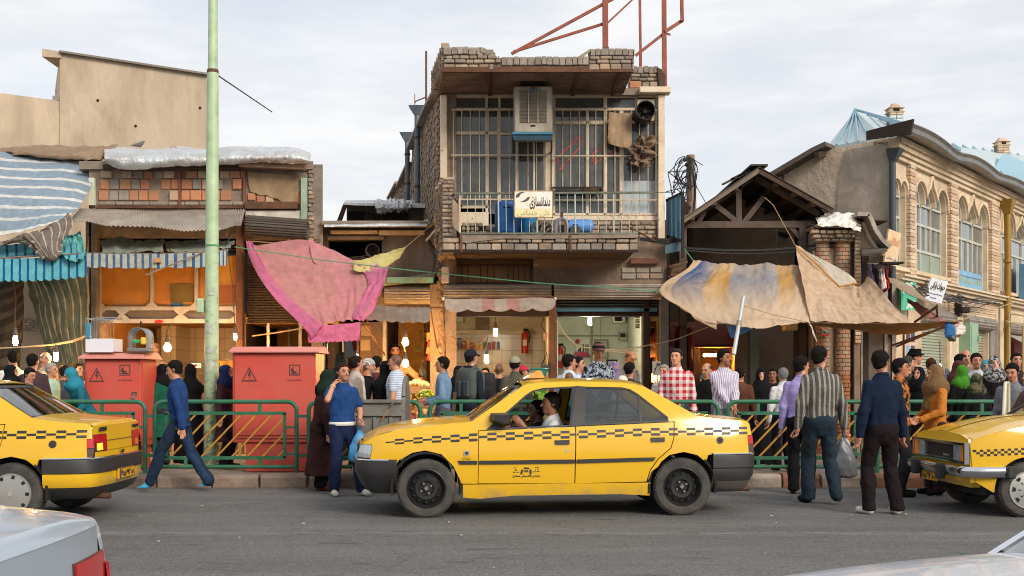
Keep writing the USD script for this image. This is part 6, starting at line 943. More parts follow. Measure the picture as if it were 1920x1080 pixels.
 pl=sg.Polygon([(0,PV),(L,PV)]+top[::-1]).buffer(0);o=FP(0,0);v,f=extr(pl,.3,(o+np.array([0,0,0.]),ED,(0,0,1)));
 m=trimesh.Trimesh(v,f,process=True);m=m.subdivide_to_size(.5,max_iter=6)if False else m
 t.P_("end_wall",(np.array(m.vertices)-0*DF,np.array(m.faces)),M("mud_render","#c2b09b",.95,var=.16,scale=1.6,bump=.9,bscale=7,dirt="#857566",dam=.5,dsc=.9,bdist=.05))
 oo=o-DF*.301;gp=sg.Polygon([(-.02,PV),(-.02,5.7),(.15,5.75),(.8,5.73),(.95,5.2),(1.,4.4),(.98,PV)]).buffer(0.)
 t.P_("cement_patch",extr(gp,.03,(o-DF*.03,ED,(0,0,1))),M("cement_render","#a99c8d",.93,var=.14,scale=1.5,bump=.5,bscale=10,dirt="#625a50",dam=.5))
 for a,b in zip(top[2:-1],top[3:]):t.P_("roof_edge",bar(o+ED*a[0]+[0,0,a[1]+.05]-DF*.05,o+ED*b[0]+[0,0,b[1]+.05]-DF*.05,.5,.09),M("grey_roof_edge","#5c534b",.85,dirt="#39322c")if a is top[2]else "@grey_roof_edge")
 for u,z in((1.25,5.62),(2.1,5.22)):t.P_("beam_end",bar(o+ED*u+[0,0,z]-DF*.35,o+ED*u+[0,0,z+.12]+DF*.1,.09,.12),DARKWOOD)
 for u,z in((2.,4.6),(2.,4.2)):t.P_("vent_stub",cyl(o+ED*u+[0,0,z],o+ED*u+[0,0,z]-DF*.4,.05,n=10),M("dark_stub","#4a4a4c",.7)if z>4.5 else "@dark_stub")
 us=np.linspace(-.35,U,70);dip=.025*np.sin(us*1.9)-.05*np.exp(-((us-2.6)/.6)**2)-.03*np.exp(-((us-5.6)/.5)**2)
 EV=M("dull_zinc_gutter","#85827e",.4,.6,var=.2,scale=2,dirt="#4e4a46",dam=.5);pr=[(.1,5.88),(.46,5.845),(.48,5.87),(.485,5.95),(.53,6.),(.52,6.02),(.46,5.97),(.1,6.)]
 v=np.array([[FP(u,z+(d if off>.3 else 0),off)for off,z in pr]for u,d in zip(us,dip)]);n=len(pr);i,j=np.meshgrid(np.arange(len(us)-1),np.arange(n),indexing="ij")
 q=np.stack([i*n+j,(i+1)*n+j,(i+1)*n+(j+1)%n,i*n+(j+1)%n],-1).reshape(-1,4);vv,ff=v.reshape(-1,3),quads(q);cap=[[0,k,k+1]for k in range(1,n-1)];e=(len(us)-1)*n;ff=np.vstack([ff,cap,[[e,e+k+1,e+k]for k in range(1,n-1)]])
 t.P_("eaves",(vv,ff),EV,smooth=30)
 t.P_("gutter_end",hull([FP(-.38,5.8,.5),FP(-.38,6.06,.55),FP(-.38,5.95,-.3),FP(-.38,5.78,-.3),FP(-.3,5.8,.5),FP(-.3,6.06,.55),FP(-.3,5.95,-.3)]),DARK)
 t.P_("corner_pipe",cat([tube([FP(-.08,2.2,.08),FP(-.08,5.4,.08)],.06,12),hull([FP(-.22,5.62,0),FP(.06,5.62,0),FP(-.22,5.62,.26),FP(.06,5.62,.26),FP(-.13,5.38,.03),FP(-.03,5.38,.03),FP(-.13,5.38,.13),FP(-.03,5.38,.13)])]),M("dark_downpipe","#3d4348",.5,.2))
 RB=M("pale_blue_roof","#b6c6ca",.5,.25,var=.1,scale=1.5,dirt="#8f9a96",dam=.4,rust="#7d5a48");RS=M("blue_seam","#87a9b9",.5,.2)
 pk=P(1603,208,24.6);A=FP(0.,6.,.4);B_=FP(3.2,6.,.4);R2=P(1775,272,26.5)
 def roof(pts,nm="roof_sheet"):c=np.mean(pts,0);t.P_(nm,hull(list(pts)+[np.array(p)-[0,0,.05]for p in pts]),RB)
 hipL,BR=P(1550,276,23.2),P(1652,257,21.6);roof([pk,BR,hipL]);roof([pk,R2,FP(3.,6.,.35),BR])
 for k in range(9):
  f=k/8;t.P_("roof_seam",bar(pk*(1-f)+R2*f+[0,0,.03],FP(-.2+3.2*f,6.03,.35),.03,.05),RS)
 for k in range(1,5):
  f=k/5;t.P_("roof_seam",bar(pk+[0,0,.03],hipL*(1-f)+BR*f,.03,.05),RS)
 R3,R4=P(1765,269,28.5),P(1950,297,36);roof([R3,R4,FP(15,6.,.4),FP(3.,6.,.4)])
 for k in range(12):f=k/11;t.P_("roof_seam",bar(R3*(1-f)+R4*f+[0,0,.03],FP(3+12*f,6.04,.4),.04,.06),RS)
 t.P_("blue_fascia",hull([FP(6.,6.1,.3),FP(14,6.1,.3),FP(14,7.,.1),FP(7.6,6.75,.1),FP(6.,6.1,.25),FP(14,6.1,.25),FP(14,7.,.05)]),M("sky_blue_sheet","#86abbc",.5,var=.06))
 for nm,px,py0,py1,Y,w in(("blue and brick chimney with a stepped cap near the roof's hip",1681,192,236,24.,.27),("smaller sand brick chimney further along the blue roof",1882,257,292,31.,.3)):
  c=Thing("chimney",nm,"chimney",base=P(px,py1,Y));x,zb,zt2=X(px,Y),Z(py1+4,Y),Z(py0,Y);h=zt2-zb;row=0;z=zb
  c.P_("core",box(x-w/2+.01,x+w/2-.01,Y+.01,Y+w-.01,zb,zb+h*.8),MORTAR)
  while z<zb+h*.62:
   for k in range(2):
    a=x-w/2+k*w/2;c.P_("brick",cbox(a+.004,a+w/2-.006,Y-.01-.004*(row%2),Y+.06,z,z+.058,.006),(RB if Y<25 and row<4 else YBRICK[rng.randrange(3)]))
   c.P_("brick",cbox(x+w/2-.05,x+w/2+.01,Y+.01,Y+w,z,z+.058,.006),YBRICK[2]);z+=.068;row+=1
  c.P_("vent_hole",box(x-.05,x+.05,Y-.03,Y,zb+h*.66,zb+h*.78),BLACK)
  for k,(a,b,e)in enumerate(((.62,.66,.03),(.66,.78,0.),(.78,.82,.03),(.82,.92,-.04),(.92,1.,-.07))):
   if k==1:c.P_("cap_brick",cat([cbox(x-w/2-e,x-.06,Y-e,Y+w+e,zb+h*a,zb+h*b,.008),cbox(x+.06,x+w/2+e,Y-e,Y+w+e,zb+h*a,zb+h*b,.008)]),YBRICK[0])
   else:c.P_("cap_brick",cbox(x-w/2-e,x+w/2+e,Y-e,Y+w+e,zb+h*a,zb+h*b,.008),YBRICK[k%3])
 s=Thing("white_sign","white slanted sign board with black script over the pale green shutter","sign",base=P(1755,575,22.5))
 Y=22.4;q=[P(1747,487+33,Y),P(1778,528,Y+.35),P(1770,570,Y+.25),P(1734,562,Y-.1)]
 def board(t_,q,m,th=.03):q[2]=q[1]+q[3]-q[0];n=np.cross(q[1]-q[0],q[3]-q[0]);n/=np.linalg.norm(n);n=n if n[1]>0 else-n;t_.P_("board",hull(list(q)+[p+n*th for p in q]),m);return n
 n=board(s,q,M("pale_sign_board","#cfd3d6",.5,dirt="#a9a59c",dam=.3));Bk="@black_lettering"
 def on_board(key,q,a0,a1,b0,b1,m,t_):
  v,f=extr(fit(ar_poly(key),a0,a1,b0,b1),.004,((0,0,0),(1,0,0),(0,1,0)));e1,e2=q[1]-q[0],q[0]-q[3];nn=np.cross(e1,e2);nn/=np.linalg.norm(nn);nn=nn if nn[1]<0 else-nn
  t_.P_("lettering",(q[3]+v[:,:1]*e1+v[:,1:2]*e2+(v[:,2:]+.001)*nn,f),m)
 on_board("white",q,.1,.92,.48,.86,Bk,s);on_board("org",q,.1,.9,.28,.37,M("blue_lettering","#3a5a95",.6),s);on_board("blue",q,.25,.6,.12,.19,"@blue_lettering",s)
 s=Thing("green_sign","bright green sign board with white lettering behind the slanted canvas","sign",base=P(1704,585,21.8));q=[P(1689,524,21.7),P(1718,524,22.1),P(1717,584,22.1),P(1690,582,21.7)];board(s,q,M("green_board","#4fae8f",.5,dirt="#3f9a78",dam=.3));on_board("green",q,.1,.9,.55,.92,WHITEPVC,s);on_board("green",q,.3,1.,.05,.3,WHITEPVC,s)
 s=Thing("tan_sign","peeling tan sign board hung tilted above the kiosk","sign",base=P(1672,505,21.));q=[P(1667,429,20.9),P(1690,438,21.2),P(1676,507,21.1),P(1658,492,20.8)];board(s,q,M("peeling_tan_sign","#c9a983",.7,var=.12,scale=4,dirt="#e0cdb0",dam=.6,dsc=5));on_board("tan",q,.1,.95,.5,.8,M("faded_orange_lettering","#b98a68",.7),s);on_board("ali",q,.1,.9,.12,.22,"@blue_lettering",s)
 s=Thing("blue_sign","pale blue fascia sign with faded gilt lettering under the third arched window","sign",base=FP(FBu(1820),3.4,0));s.P_("board",fbox(FBu(1793),FBu(1850),3.4,3.8,-.14,-.1),M("pale_blue_board","#6fa3c4",.5,dirt="#8fb3c4",dam=.3));s.P_("lettering",ufit("blue",FBu(1806),FBu(1847),3.52,3.68,-.099),M("gilt_lettering","#8f9a86",.5));s.P_("white_mark",fbox(FBu(1795),FBu(1804),3.6,3.68,-.1,-.095),WHITEPVC)
 s=Thing("green_cabinet","pale green steel meter cabinet on the wall between the two shutters","cabinet",base=FP(FBu(1800),1.9,.1));s.P_("case",fbox(FBu(1795),FBu(1811),1.95,2.62,.03,.26),M("pale_green_steel","#86a68c",.5,dirt="#6f8570",dam=.3));s.P_("door",fbox(FBu(1796.5),FBu(1809.5),1.99,2.58,.26,.275),"@pale_green_steel");s.P_("lock",fbox(FBu(1808),FBu(1810.5),2.24,2.36,.275,.31),"@pale_green_steel");s.P_("conduit",tube([FP(FBu(1802),1.95,.15),FP(FBu(1802),1.7,.15),FP(FBu(1806),1.4,.15)],.03),DARK)
 s=Thing("blue_ad_box","blue grey box sign on the far right of the upper front","sign",base=FP(FBu(1912),3.4,.3));s.P_("case",fbox(FBu(1903),FBu(1930),3.35,4.25,.1,.3),M("steel_blue_box","#5d86a0",.5));s.P_("panel",fbox(FBu(1905),FBu(1928),3.42,4.18,.3,.31),M("light_blue_panel","#7fa9bd",.5))
 s=Thing("photo_poster","pale poster with rows of small photographs on the shop jamb","poster",base=P(1702,685,22.1));s.P_("paper",fbox(FBu(1692),FBu(1712),1.5,2.4,.04,.05),M("poster_paper","#c7a892",.7));
 for r in range(3):
  for k in range(2):s.P_("photo",fbox(FBu(1694+9*k),FBu(1701+9*k),1.6+.27*r,1.8+.27*r,.05,.055),M("photo_%d%d"%(r,k),("#34405a","#7fa0b8","#3a3a44")[(r+k)%3],.5))
 p=Thing("yellow_pipe","old yellow painted downpipe at the joint of the corner building's front","drainpipe",base=FP(FBu(1873),PV,.2));YP=M("yellow_pipe_paint","#94742c",.5,.2,var=.2,dirt="#7d5c20",dam=.5);u=FBu(1872);p.P_("pipe",tube([FP(u,PV,.2),FP(u,2.5,.2),FP(u+.05,4,.2),FP(u,5.35,.2)],.075,14),YP,smooth=True);p.P_("funnel",hull([FP(u+a*.2,5.62,.2+b*.16)for a in(-1,1)for b in(-1,1)]+[FP(u+a*.08,5.3,.2+b*.08)for a in(-1,1)for b in(-1,1)]),YP)
 for z in(1.2,2.6,4.2):p.P_("pipe_collar",tube([FP(u,z-.04,.2),FP(u,z+.04,.2)],.09,14),YP)
 p=Thing("gas_pipes","thin beige gas pipes bent around a meter by the yellow downpipe","pipes",base=FP(FBu(1885),PV,.3));GP=M("beige_gas_pipe","#a8926a",.5,.2)
 for pl in([(1862,2.95),(1893,2.95),(1893,1.1)],[(1857,2.75),(1889,2.7),(1889,1.3),(1862,1.3)],[(1862,1.42),(1893,1.42)],[(1862,2.95),(1862,1.3)]):p.P_("pipe",tube([FP(FBu(a),z,.35)for a,z in pl],.025,8),GP)
 p.P_("regulator",xf(ball(.09),t=FP(FBu(1889),1.15,.35)),STEEL)
 w=Thing("wall_cables","tangled grey cables strung along the ledge of the corner building","cables",base=FP(3,3.2,.2));rng=random.Random(31)
 for k in range(14):
  u0,u1=rng.uniform(.3,1.5),rng.uniform(2.,6.5);w.P_("cable",tube([FP(u0+(u1-u0)*i/6,3.15-.25*math.sin(math.pi*i/6)*rng.uniform(.2,1)+rng.uniform(-.05,.05),.3)for i in range(7)],.01,5),WIRE if k%3 else STEEL)
 w.P_("junction_box",fbox(FBu(1786),FBu(1791),2.75,3.15,.05,.15),DARK);w.P_("lamp_head",cbox(*(lambda c:(c[0]-.1,c[0]+.08,c[1]-.1,c[1]+.1,c[2]-.06,c[2]+.06))(FP(FBu(1776),2.85,.35)),.02),DARK)
 far=Thing("far_awning","grey canvas awning over the red shop at the right edge","awning",base=FP(FBu(1900),2.4,.5));m,uv=sheet([[FP(FBu(1886),2.5,0),FP(FBu(1945),2.5,0)],[FP(FBu(1890),2.2,.5),FP(FBu(1945),2.2,.5)],[FP(FBu(1900),1.95,.95),FP(FBu(1945),1.95,.95)]],20,12,.02,4,.008,3,k=1);far.P_("canvas",m,M("grey_canvas","#9b948a",.9),smooth=50)
def tarps_right():
 TB=MT("patched_tarp",{"uv":("attribute",{"attribute":"st"}),"s":("separate_xyz",{}),"r1":("rgb_ramp",{"interpolate":False,"ramp":[(0,rgb("#c4ab8e")),(.08,rgb("#3f5a86")),(.26,rgb("#3f5a86")),(.265,rgb("#bd8e3c")),(.4,rgb("#bd8e3c")),(.405,rgb("#868a94")),(.76,rgb("#868a94")),(.765,rgb("#b08438")),(.9,rgb("#a9803c")),(.905,rgb("#a8917a"))]}),"sv":("math",{"math_type":"multiply_add","value2":-.35,"value3":0.}),"ad":("math",{"math_type":"add"}),"rv":("map_range",{"from_min":.18,"from_max":.68,"to_min":0.,"to_max":1.,"clamp":True}),"g":("geometry",{}),"n":("noise_texture",{"scale":1.6,"detail":7.,"roughness":.65,"distortion":.6}),"rn":("map_range",{"from_min":.38,"from_max":.68,"to_min":0.,"to_max":.75,"clamp":True}),"mx0":("math",{"math_type":"maximum"}),"mx":("mix_color",{"b":rgb("#c8b196")}),"nb":("noise_texture",{"scale":14.,"detail":6.}),"b":("bump",{"strength":.4,"distance":.03}),"d":("principled_bsdf",{"roughness":.92,"specular_ior_level":.2}),"tr":("translucent_bsdf",{}),"m":("mix_closure",{"fac":.25})},[("uv.vector","s.vector"),("s.y","sv.value1"),("s.x","ad.value1"),("sv.value","ad.value2"),("s.x","r1.fac"),("s.y","rv.value"),("g.position","n.vector"),("n.fac","rn.value"),("rv.result","mx0.value1"),("rn.result","mx0.value2"),("mx0.value","mx.fac"),("r1.color","mx.a"),("mx.result","d.base_color"),("mx.result","tr.color"),("g.position","nb.vector"),("nb.fac","b.height"),("b.normal","d.normal"),("d.BSDF","m.closure1"),("tr.BSDF","m.closure2")],surface="m.closure")
 TN=cloth_uv("tan_canvas",[(0,rgb("#c4a98c")),(1,rgb("#ccb398"))],dirt="#d8c4ac",dam=.6,transl=.3,dsc=2.2)
 t=Thing("patched_tarpaulin","large tan tarpaulin with blue and yellow bands slung low across the passage mouth","tarpaulin",base=P(1380,560,19.4))
 c=[[P(1300,489,20.4),P(1345,494,20.4),P(1395,497,20.4),P(1450,498,20.3),P(1500,500,20.2)],[P(1266,518,20.1),P(1322,524,20.),P(1395,528,19.8),P(1455,526,19.8),P(1505,528,19.9)],[P(1237,546,19.8),P(1312,552,19.4),P(1394,560,19.2),P(1455,558,19.2),P(1510,556,19.4)],[P(1268,578,18.9),P(1326,590,18.6),P(1398,592,18.5),P(1457,588,18.6),P(1515,584,18.9)],[P(1344,619,18.2),P(1362,605,18.15),P(1410,617,18.05),P(1462,611,18.2),P(1519,606,18.5)]]
 m,uv=sheet(c,110,90,.045,2.2,.005,81,stretch=(2.6,1.2));t.P_("cloth",m,TB,uv=uv)
 m,uv=sheet([[P(1362,604,18.25),P(1385,610,18.2),P(1410,614,18.15)],[P(1365,618,18.3),P(1384,622,18.25),P(1405,620,18.2)],[P(1371,633,18.35),P(1385,628,18.3),P(1396,624,18.25)]],20,14,.02,6,.006,83,k=2);t.P_("blue_corner",m,M("blue_tarp","#4a79b0",.8,dirt="#7d95b0"),uv=uv)
 t.P_("support_pole",tube([P(1376,665,17.6),P(1394,555,18.)],.03,10),M("pale_pole","#b9c0c2",.5,.2,dirt="#8b8a85"),smooth=True);t.P_("pole_joint",tube([P(1384.5,612,17.8),P(1386,602,17.83)],.038,10),STEEL)
 t.P_("tie_rope",tube([P(1300,489,20.4),P(1282,465,20.5),P(1262,440,20.5)],.01),GREENROPE);t.P_("tie_rope",tube([P(1516,604,18.4),P(1450,590,18.3),P(1396,574,18.)],.008),ROPE);t.P_("tie_rope",tube([P(1237,546,19.8),P(1225,553,20.1)],.012),ROPE)
 for k in range(5):t.P_("frayed_rope",tube([P(1516,604,18.4),P(1522+k,612+3*k,18.3),P(1524+k*2,625+4*k,18.3)],.004,5),WHITEPVC)
 s=Thing("tan_sail","pale tan canvas pulled to a point by the pier and stretched rightwards","canvas",base=P(1620,560,19.2))
 c=[[P(1491,460,20.4),P(1520,480,20.4),P(1560,512,20.3),P(1598,536,20.2),P(1625,519,20.2)],[P(1496,500,20.),P(1530,520,20.),P(1570,548,19.9),P(1605,560,19.8),P(1645,535,19.8)],[P(1507,550,19.3),P(1545,562,19.3),P(1585,578,19.2),P(1625,582,19.2),P(1672,570,19.2)],[P(1520,604,18.5),P(1565,606,18.4),P(1612,608,18.4),P(1660,608,18.5),P(1708,605,18.6)]]
 m,uv=sheet(c,110,80,.045,2.2,.005,84,stretch=(2.6,1.));s.P_("cloth",m,TN,uv=uv)
 c=[[P(1491,461,20.38),P(1500,466,20.38)],[P(1530,492,20.3),P(1545,488,20.3)],[P(1553,515,20.2),P(1585,510,20.25)],[P(1573,537,20.1),P(1607,530,20.15)]]
 m,uv=sheet(c,14,30,.02,4,.006,85,k=2);s.P_("turned_flap",m,cloth_uv("white_canvas",[(0,rgb("#c9c0b2")),(1,rgb("#cfc7ba"))],dirt="#b3a590"),uv=uv)
 s.P_("flap_hem",tube([P(1492,462,20.3),P(1530,494,20.2),P(1553,517,20.1),P(1574,537,20.),P(1606,531,20.)],.014,6),M("ochre_hem","#b0803a",.8))
 c=[[P(1520,604,18.5),P(1600,607,18.4),P(1680,608,18.4),P(1750,605,18.3),P(1806,599,18.2)],[P(1525,608,18.8),P(1600,616,18.9),P(1680,620,19.),P(1740,614,18.8),P(1795,602,18.4)],[P(1600,606,19.6),P(1640,622,19.6),P(1690,626,19.5),P(1730,618,19.2),P(1785,606,18.7)]]
 m,uv=sheet(c,80,24,.03,3,.006,86,k=2);s.P_("outer_fold",m,cloth_uv("ochre_canvas",[(0,rgb("#a88560")),(1,rgb("#a07c58"))],dirt="#8a6a48",transl=.35),uv=uv)
 s.P_("tie_rope",tube([P(1491,460,20.4),P(1450,385,20.5),P(1434,370,20.6)],.006),ROPE);s.P_("tie_rope",tube([P(1806,599,18.2),P(1860,580,20),P(1905,566,24)],.008),ROPE)
 a=Thing("slanted_awning","beige folding awning with a pink lining slanting down past the corner building","awning",base=P(1710,550,20.6))
 c=[[P(1662,520,21.2),P(1690,528,21.4),P(1712,540,21.6)],[P(1690,545,20.4),P(1714,553,20.7),P(1735,560,21.)],[P(1752,572,19.3),P(1758,572,19.7),P(1763,572,20.1)]]
 m,uv=sheet(c,30,40,.015,3,.008,87,k=2);a.P_("canvas",m,cloth_uv("beige_awning",[(0,rgb("#a3927c")),(1,rgb("#ab9b86"))],dirt="#857562"),uv=uv)
 c=[[P(1700,560,20.8),P(1735,578,20.5),P(1755,590,20.2)],[P(1706,572,20.6),P(1738,590,20.3),P(1775,604,20.)],[P(1722,588,20.3),P(1755,602,20.),P(1800,606,19.6)]]
 m,uv=sheet(c,24,20,.03,4,.006,88,k=2);a.P_("pink_lining",m,cloth_uv("faded_pink",[(0,rgb("#b9897e")),(1,rgb("#c49a8e"))],dirt="#a07468",transl=.3),uv=uv)
 for p,q in(((1756,572),(1758,600)),((1758,574),(1715,604)),((1790,605),(1680,650)),((1745,622),(1672,648))):a.P_("awning_arm",bar(P(*p,19.5),P(*q,20.4),.03),RUSTY)
 b=Thing("hanging_bags","blue and white plastic bags tied to the tip of the tan canvas","bags",base=P(1788,640,18.4))
 for k,(px,py,r,col)in enumerate(((1783,622,.09,"#2f6fa8"),(1785,630,.07,"#5b5a48"),(1797,620,.1,"#cdbfb4"),(1794,612,.07,"#c9a898"),(1780,616,.06,"#2a5f9a"))):v,f=ball(r,3);b.P_("bag",(wavy(v,.06,9,k)*[1,.8,1.2]+P(px,py,18.3),f),M("bag_%d"%k,col,.5),smooth=True)
 n=Thing("sticker_notice","small red and blue sticker with a paper scrap on the pier's brick","sticker",base=P(1547,630,20.3));n.P_("sticker",pbox(1540,1555,621,625,20.42,.01),M("teal_sticker","#3f8f8f",.5));n.P_("sticker",pbox(1540,1555,625,630,20.42,.01),M("red_sticker","#b03a2a",.5));n.P_("scrap",sheet([[P(1538,612,20.42),P(1552,620,20.42)],[P(1542,618,20.4),P(1550,624,20.4)]],4,4,0,1,.005,k=1)[0],M("paper_scrap","#b09a84",.8))
# ================================================================ street furniture, stalls, bulbs
def railings():
 Y=15.78;GP=M("chipped_green_paint","#23653b",.5,.1,var=.25,scale=5,dirt="#4d6f80",dam=.4,dsc=5,rust="#6d4a30",obj=True);YP=M("chipped_yellow_paint","#c08a1f",.55,.1,var=.2,scale=6,dirt="#6d5a3a",dam=.6,dsc=6,rust="#5d3d24",obj=True)
 def panel(x0,x1,label):
  t=Thing("street_railing",label,"railing",base=((x0+x1)/2,Y,PV),group="railings along the kerb");zb,zt=PV+.1,1.125;r=.029
  an=np.linspace(0,math.pi/2,7);R=.12
  path=[(x0,Y,PV+.02),(x0,Y,zt-R)]+[(x0+R-R*math.cos(a),Y,zt-R+R*math.sin(a))for a in an[1:]]+[(x1-R+R*math.sin(a),Y,zt-R+R*math.cos(a))for a in an]+[(x1,Y,PV+.02)]
  t.P_("outer_frame",tube(path,r,12),GP,smooth=50);t.P_("bottom_rail",tube([(x0,Y,zb+.01),(x1,Y,zb+.01)],r*.9,10),GP,smooth=50)
  a,b,c,d=x0+.16,x1-.16,zb+.13,zt-.155
  for p,q in(((a,c),(b,c)),((a,d),(b,d)),((a,c),(a,d)),((b,c),(b,d))):t.P_("inner_frame",bar((p[0]-(.02 if p[1]==q[1]else 0),Y,p[1]),(q[0]+(.02 if p[1]==q[1]else 0),Y,q[1]),.035,.045 if p[1]==q[1]else.035,up=(0,0,1)if p[1]==q[1]else(1,0,0)),GP)
  h=d-c;s=-h*.95;n=0
  while a+s<b:
   p=np.array([a+s,c]);q=np.array([a+s+h*.95,d]);cl=sg.LineString([p,q]).intersection(sg.box(a,c,b,d))
   if cl.length>.1:(u,w),=[list(cl.coords)];t.P_("diagonal_bar",bar((u[0],Y,u[1]),(w[0],Y,w[1]),.022,.026,up=(0,1,0)),YP)
   s+=.205
  for f in(.22,.74):xx=x0+(x1-x0)*f;t.P_("spacer",box(xx-.022,xx+.022,Y-.015,Y+.015,d,zt),GP);t.P_("spacer",box(xx-.022,xx+.022,Y-.015,Y+.015,zb,c),GP)
  for z in(.42,.78):t.P_("spacer",box(x0,a,Y-.014,Y+.014,z-.015,z+.015),GP);t.P_("spacer",box(b,x1,Y-.014,Y+.014,z-.015,z+.015),GP)
  return t
 xs=[(-40,272,"chipped green railing panel in front of the left red cabinet"),(290,556,"chipped green railing panel with yellow diagonals between the two red cabinets"),(579,788,"green railing panel behind the grey dumpster"),(806,1072,"green railing panel behind the front of the middle taxi"),(1090,1346,"green railing panel behind the middle taxi's boot, ending at the man in striped shirt"),(1364,1626,"green railing panel behind the men in lavender and grey striped shirts"),(1645,1910,"green railing panel behind the woman in the orange coat, rightmost")]
 prev=None
 for a,b,l in xs:
  x0,x1=X(a,Y),X(b,Y);t=panel(x0,x1,l)
  if prev is not None:
   for z in(.4,.93):t.P_("link",box(prev,x0,Y-.013,Y+.013,z-.02,z+.02),GP)
  prev=x1
railings()
def cabinets():
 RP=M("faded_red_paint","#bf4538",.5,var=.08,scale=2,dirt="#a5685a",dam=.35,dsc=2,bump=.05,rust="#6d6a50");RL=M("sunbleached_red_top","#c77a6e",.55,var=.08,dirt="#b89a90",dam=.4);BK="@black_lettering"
 def cab(label,f0,f1,s1,top,bot,Y,hood0,hood1,base):
  t=Thing("electric_cabinet",label,"cabinet",base=((X(f0,Y)+X(f1,Y))/2,Y,PV));x0,x1=X(f0,Y),X(f1,Y);zt,zb=Z(top,Y),Z(bot,Y)
  t.P_("body",cbox(x0,x1,Y,Y+.75,zb,zt,.012),RP);t.P_("door",cbox(x0+.03,x1-.03,Y-.018,Y,zb+.1,zt-.03,.006),RP)
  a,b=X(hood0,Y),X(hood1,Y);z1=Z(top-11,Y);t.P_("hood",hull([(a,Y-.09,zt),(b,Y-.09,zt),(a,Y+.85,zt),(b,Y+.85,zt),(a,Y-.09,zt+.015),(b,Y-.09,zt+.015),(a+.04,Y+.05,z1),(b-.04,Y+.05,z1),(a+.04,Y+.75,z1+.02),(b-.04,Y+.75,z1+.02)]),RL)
  t.P_("plinth",box(X(base[0],Y),X(base[1],Y),Y+.04,Y+.6,PV,zb),RP);t.P_("lower_seam",box(x0,x1,Y-.006,Y,zb+.05,zb+.06),DARK)
  return t,x0,x1,zb,zt
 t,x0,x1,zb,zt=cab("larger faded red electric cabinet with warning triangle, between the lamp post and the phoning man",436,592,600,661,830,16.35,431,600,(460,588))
 Y=16.35;fr=wfr(Y-.0185)
 def marks(t,cx,cz,ex,ez,Y):
  tri=sg.Polygon([(cx-.11,cz-.085),(cx+.11,cz-.085),(cx,cz+.12)]);bolt=sg.Polygon([(cx-.005,cz+.07),(cx+.025,cz+.06),(cx+.01,cz+.015),(cx+.03,cz+.01),(cx-.01,cz-.05),(cx,cz-.005),(cx-.02,cz)])
  t.P_("warning_triangle",extr(tri.difference(tri.buffer(-.014)).union(bolt).union(fit(ar_poly("org"),cx-.07,cx+.07,cz-.08,cz-.055)),.002,wfr(Y-.0185)),M("black_stencil",(.06,.03,.028),.6)if "stencil" not in _names else "@black_stencil");_names["stencil"]=1
  em=sg.box(ex-.065,ez-.065,ex+.065,ez+.065).buffer(.012);em=em.difference(em.buffer(-.014)).union(sg.Point(ex-.01,ez).buffer(.042).difference(sg.Point(ex+.01,ez+.015).buffer(.03))).union(sg.box(ex-.05,ez-.055,ex+.05,ez-.04))
  t.P_("utility_emblem",extr(em,.002,wfr(Y-.0185)),"@black_stencil");t.P_("utility_name",extr(fit(ar_poly("org"),ex-.1,ex+.1,ez-.16,ez-.125),.002,wfr(Y-.0185)),"@black_stencil")
 marks(t,X(468,Y),Z(704,Y),X(553,Y),Z(694,Y),Y)
 rng=random.Random(5);t.P_("paint_chip",cat([xf(hull([(rng.uniform(-1,1)*w,0,rng.uniform(-1,1)*h)for _ in range(7)]+[(0,-.002,0)]),t=(X(rng.choice([446,455,462,480,505,540,575,583])+rng.uniform(-6,6),Y),Y-.0185,Z(rng.uniform(672,790),Y)))for w,h in[(rng.uniform(.006,.016),rng.uniform(.006,.02))for _ in range(26)]]),M("green_undercoat","#5b7048",.7),kind="stuff")
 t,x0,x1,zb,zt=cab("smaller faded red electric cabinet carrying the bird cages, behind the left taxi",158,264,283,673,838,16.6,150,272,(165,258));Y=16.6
 t.P_("side_panel",box(x1,x1+.012,Y+.06,Y+.7,zb+.1,zt-.04),RP);marks(t,X(182,Y),Z(705,Y),X(235,Y),Z(694,Y),Y)
 t.P_("padlock",cat([cbox(X(249,Y),X(254,Y),Y-.05,Y-.02,Z(748,Y),Z(742,Y),.006),tube([P(250,742,Y-.035),P(250,737,Y-.035),P(253,737,Y-.035),P(253,742,Y-.035)],.006)]),STEEL);t.P_("hasp",pbox(247,256,735,740,Y-.03,.02),RUSTY)
 Yc=16.75;zt2=Z(663,16.6)+.02
 c=Thing("bird_cage","wire bird cage with a white cloth tray, left on top of the smaller red cabinet","bird cage",base=P(195,667,Yc));b0,b1,h0,h1=X(170,Yc),X(221,Yc),zt2,zt2+.19
 c.P_("tray",cat([box(b0,b1,Yc-.2,Yc-.19,h0,h1),box(b0,b1,Yc+.19,Yc+.2,h0,h1),box(b0,b0+.01,Yc-.19,Yc+.19,h0,h1),box(b1-.01,b1,Yc-.19,Yc+.19,h0,h1),box(b0,b1,Yc-.19,Yc+.19,h0,h0+.01)]),M("white_cloth_tray","#d5d2da",.7,var=.05));WR=M("cage_wire","#8f989c",.4,.6)
 for k in range(11):x=b0+(b1-b0)*k/10;c.P_("cage_wire",tube([(x,Yc-.19,h1),(x,Yc-.19,h1+.28)],.004,5),WR)
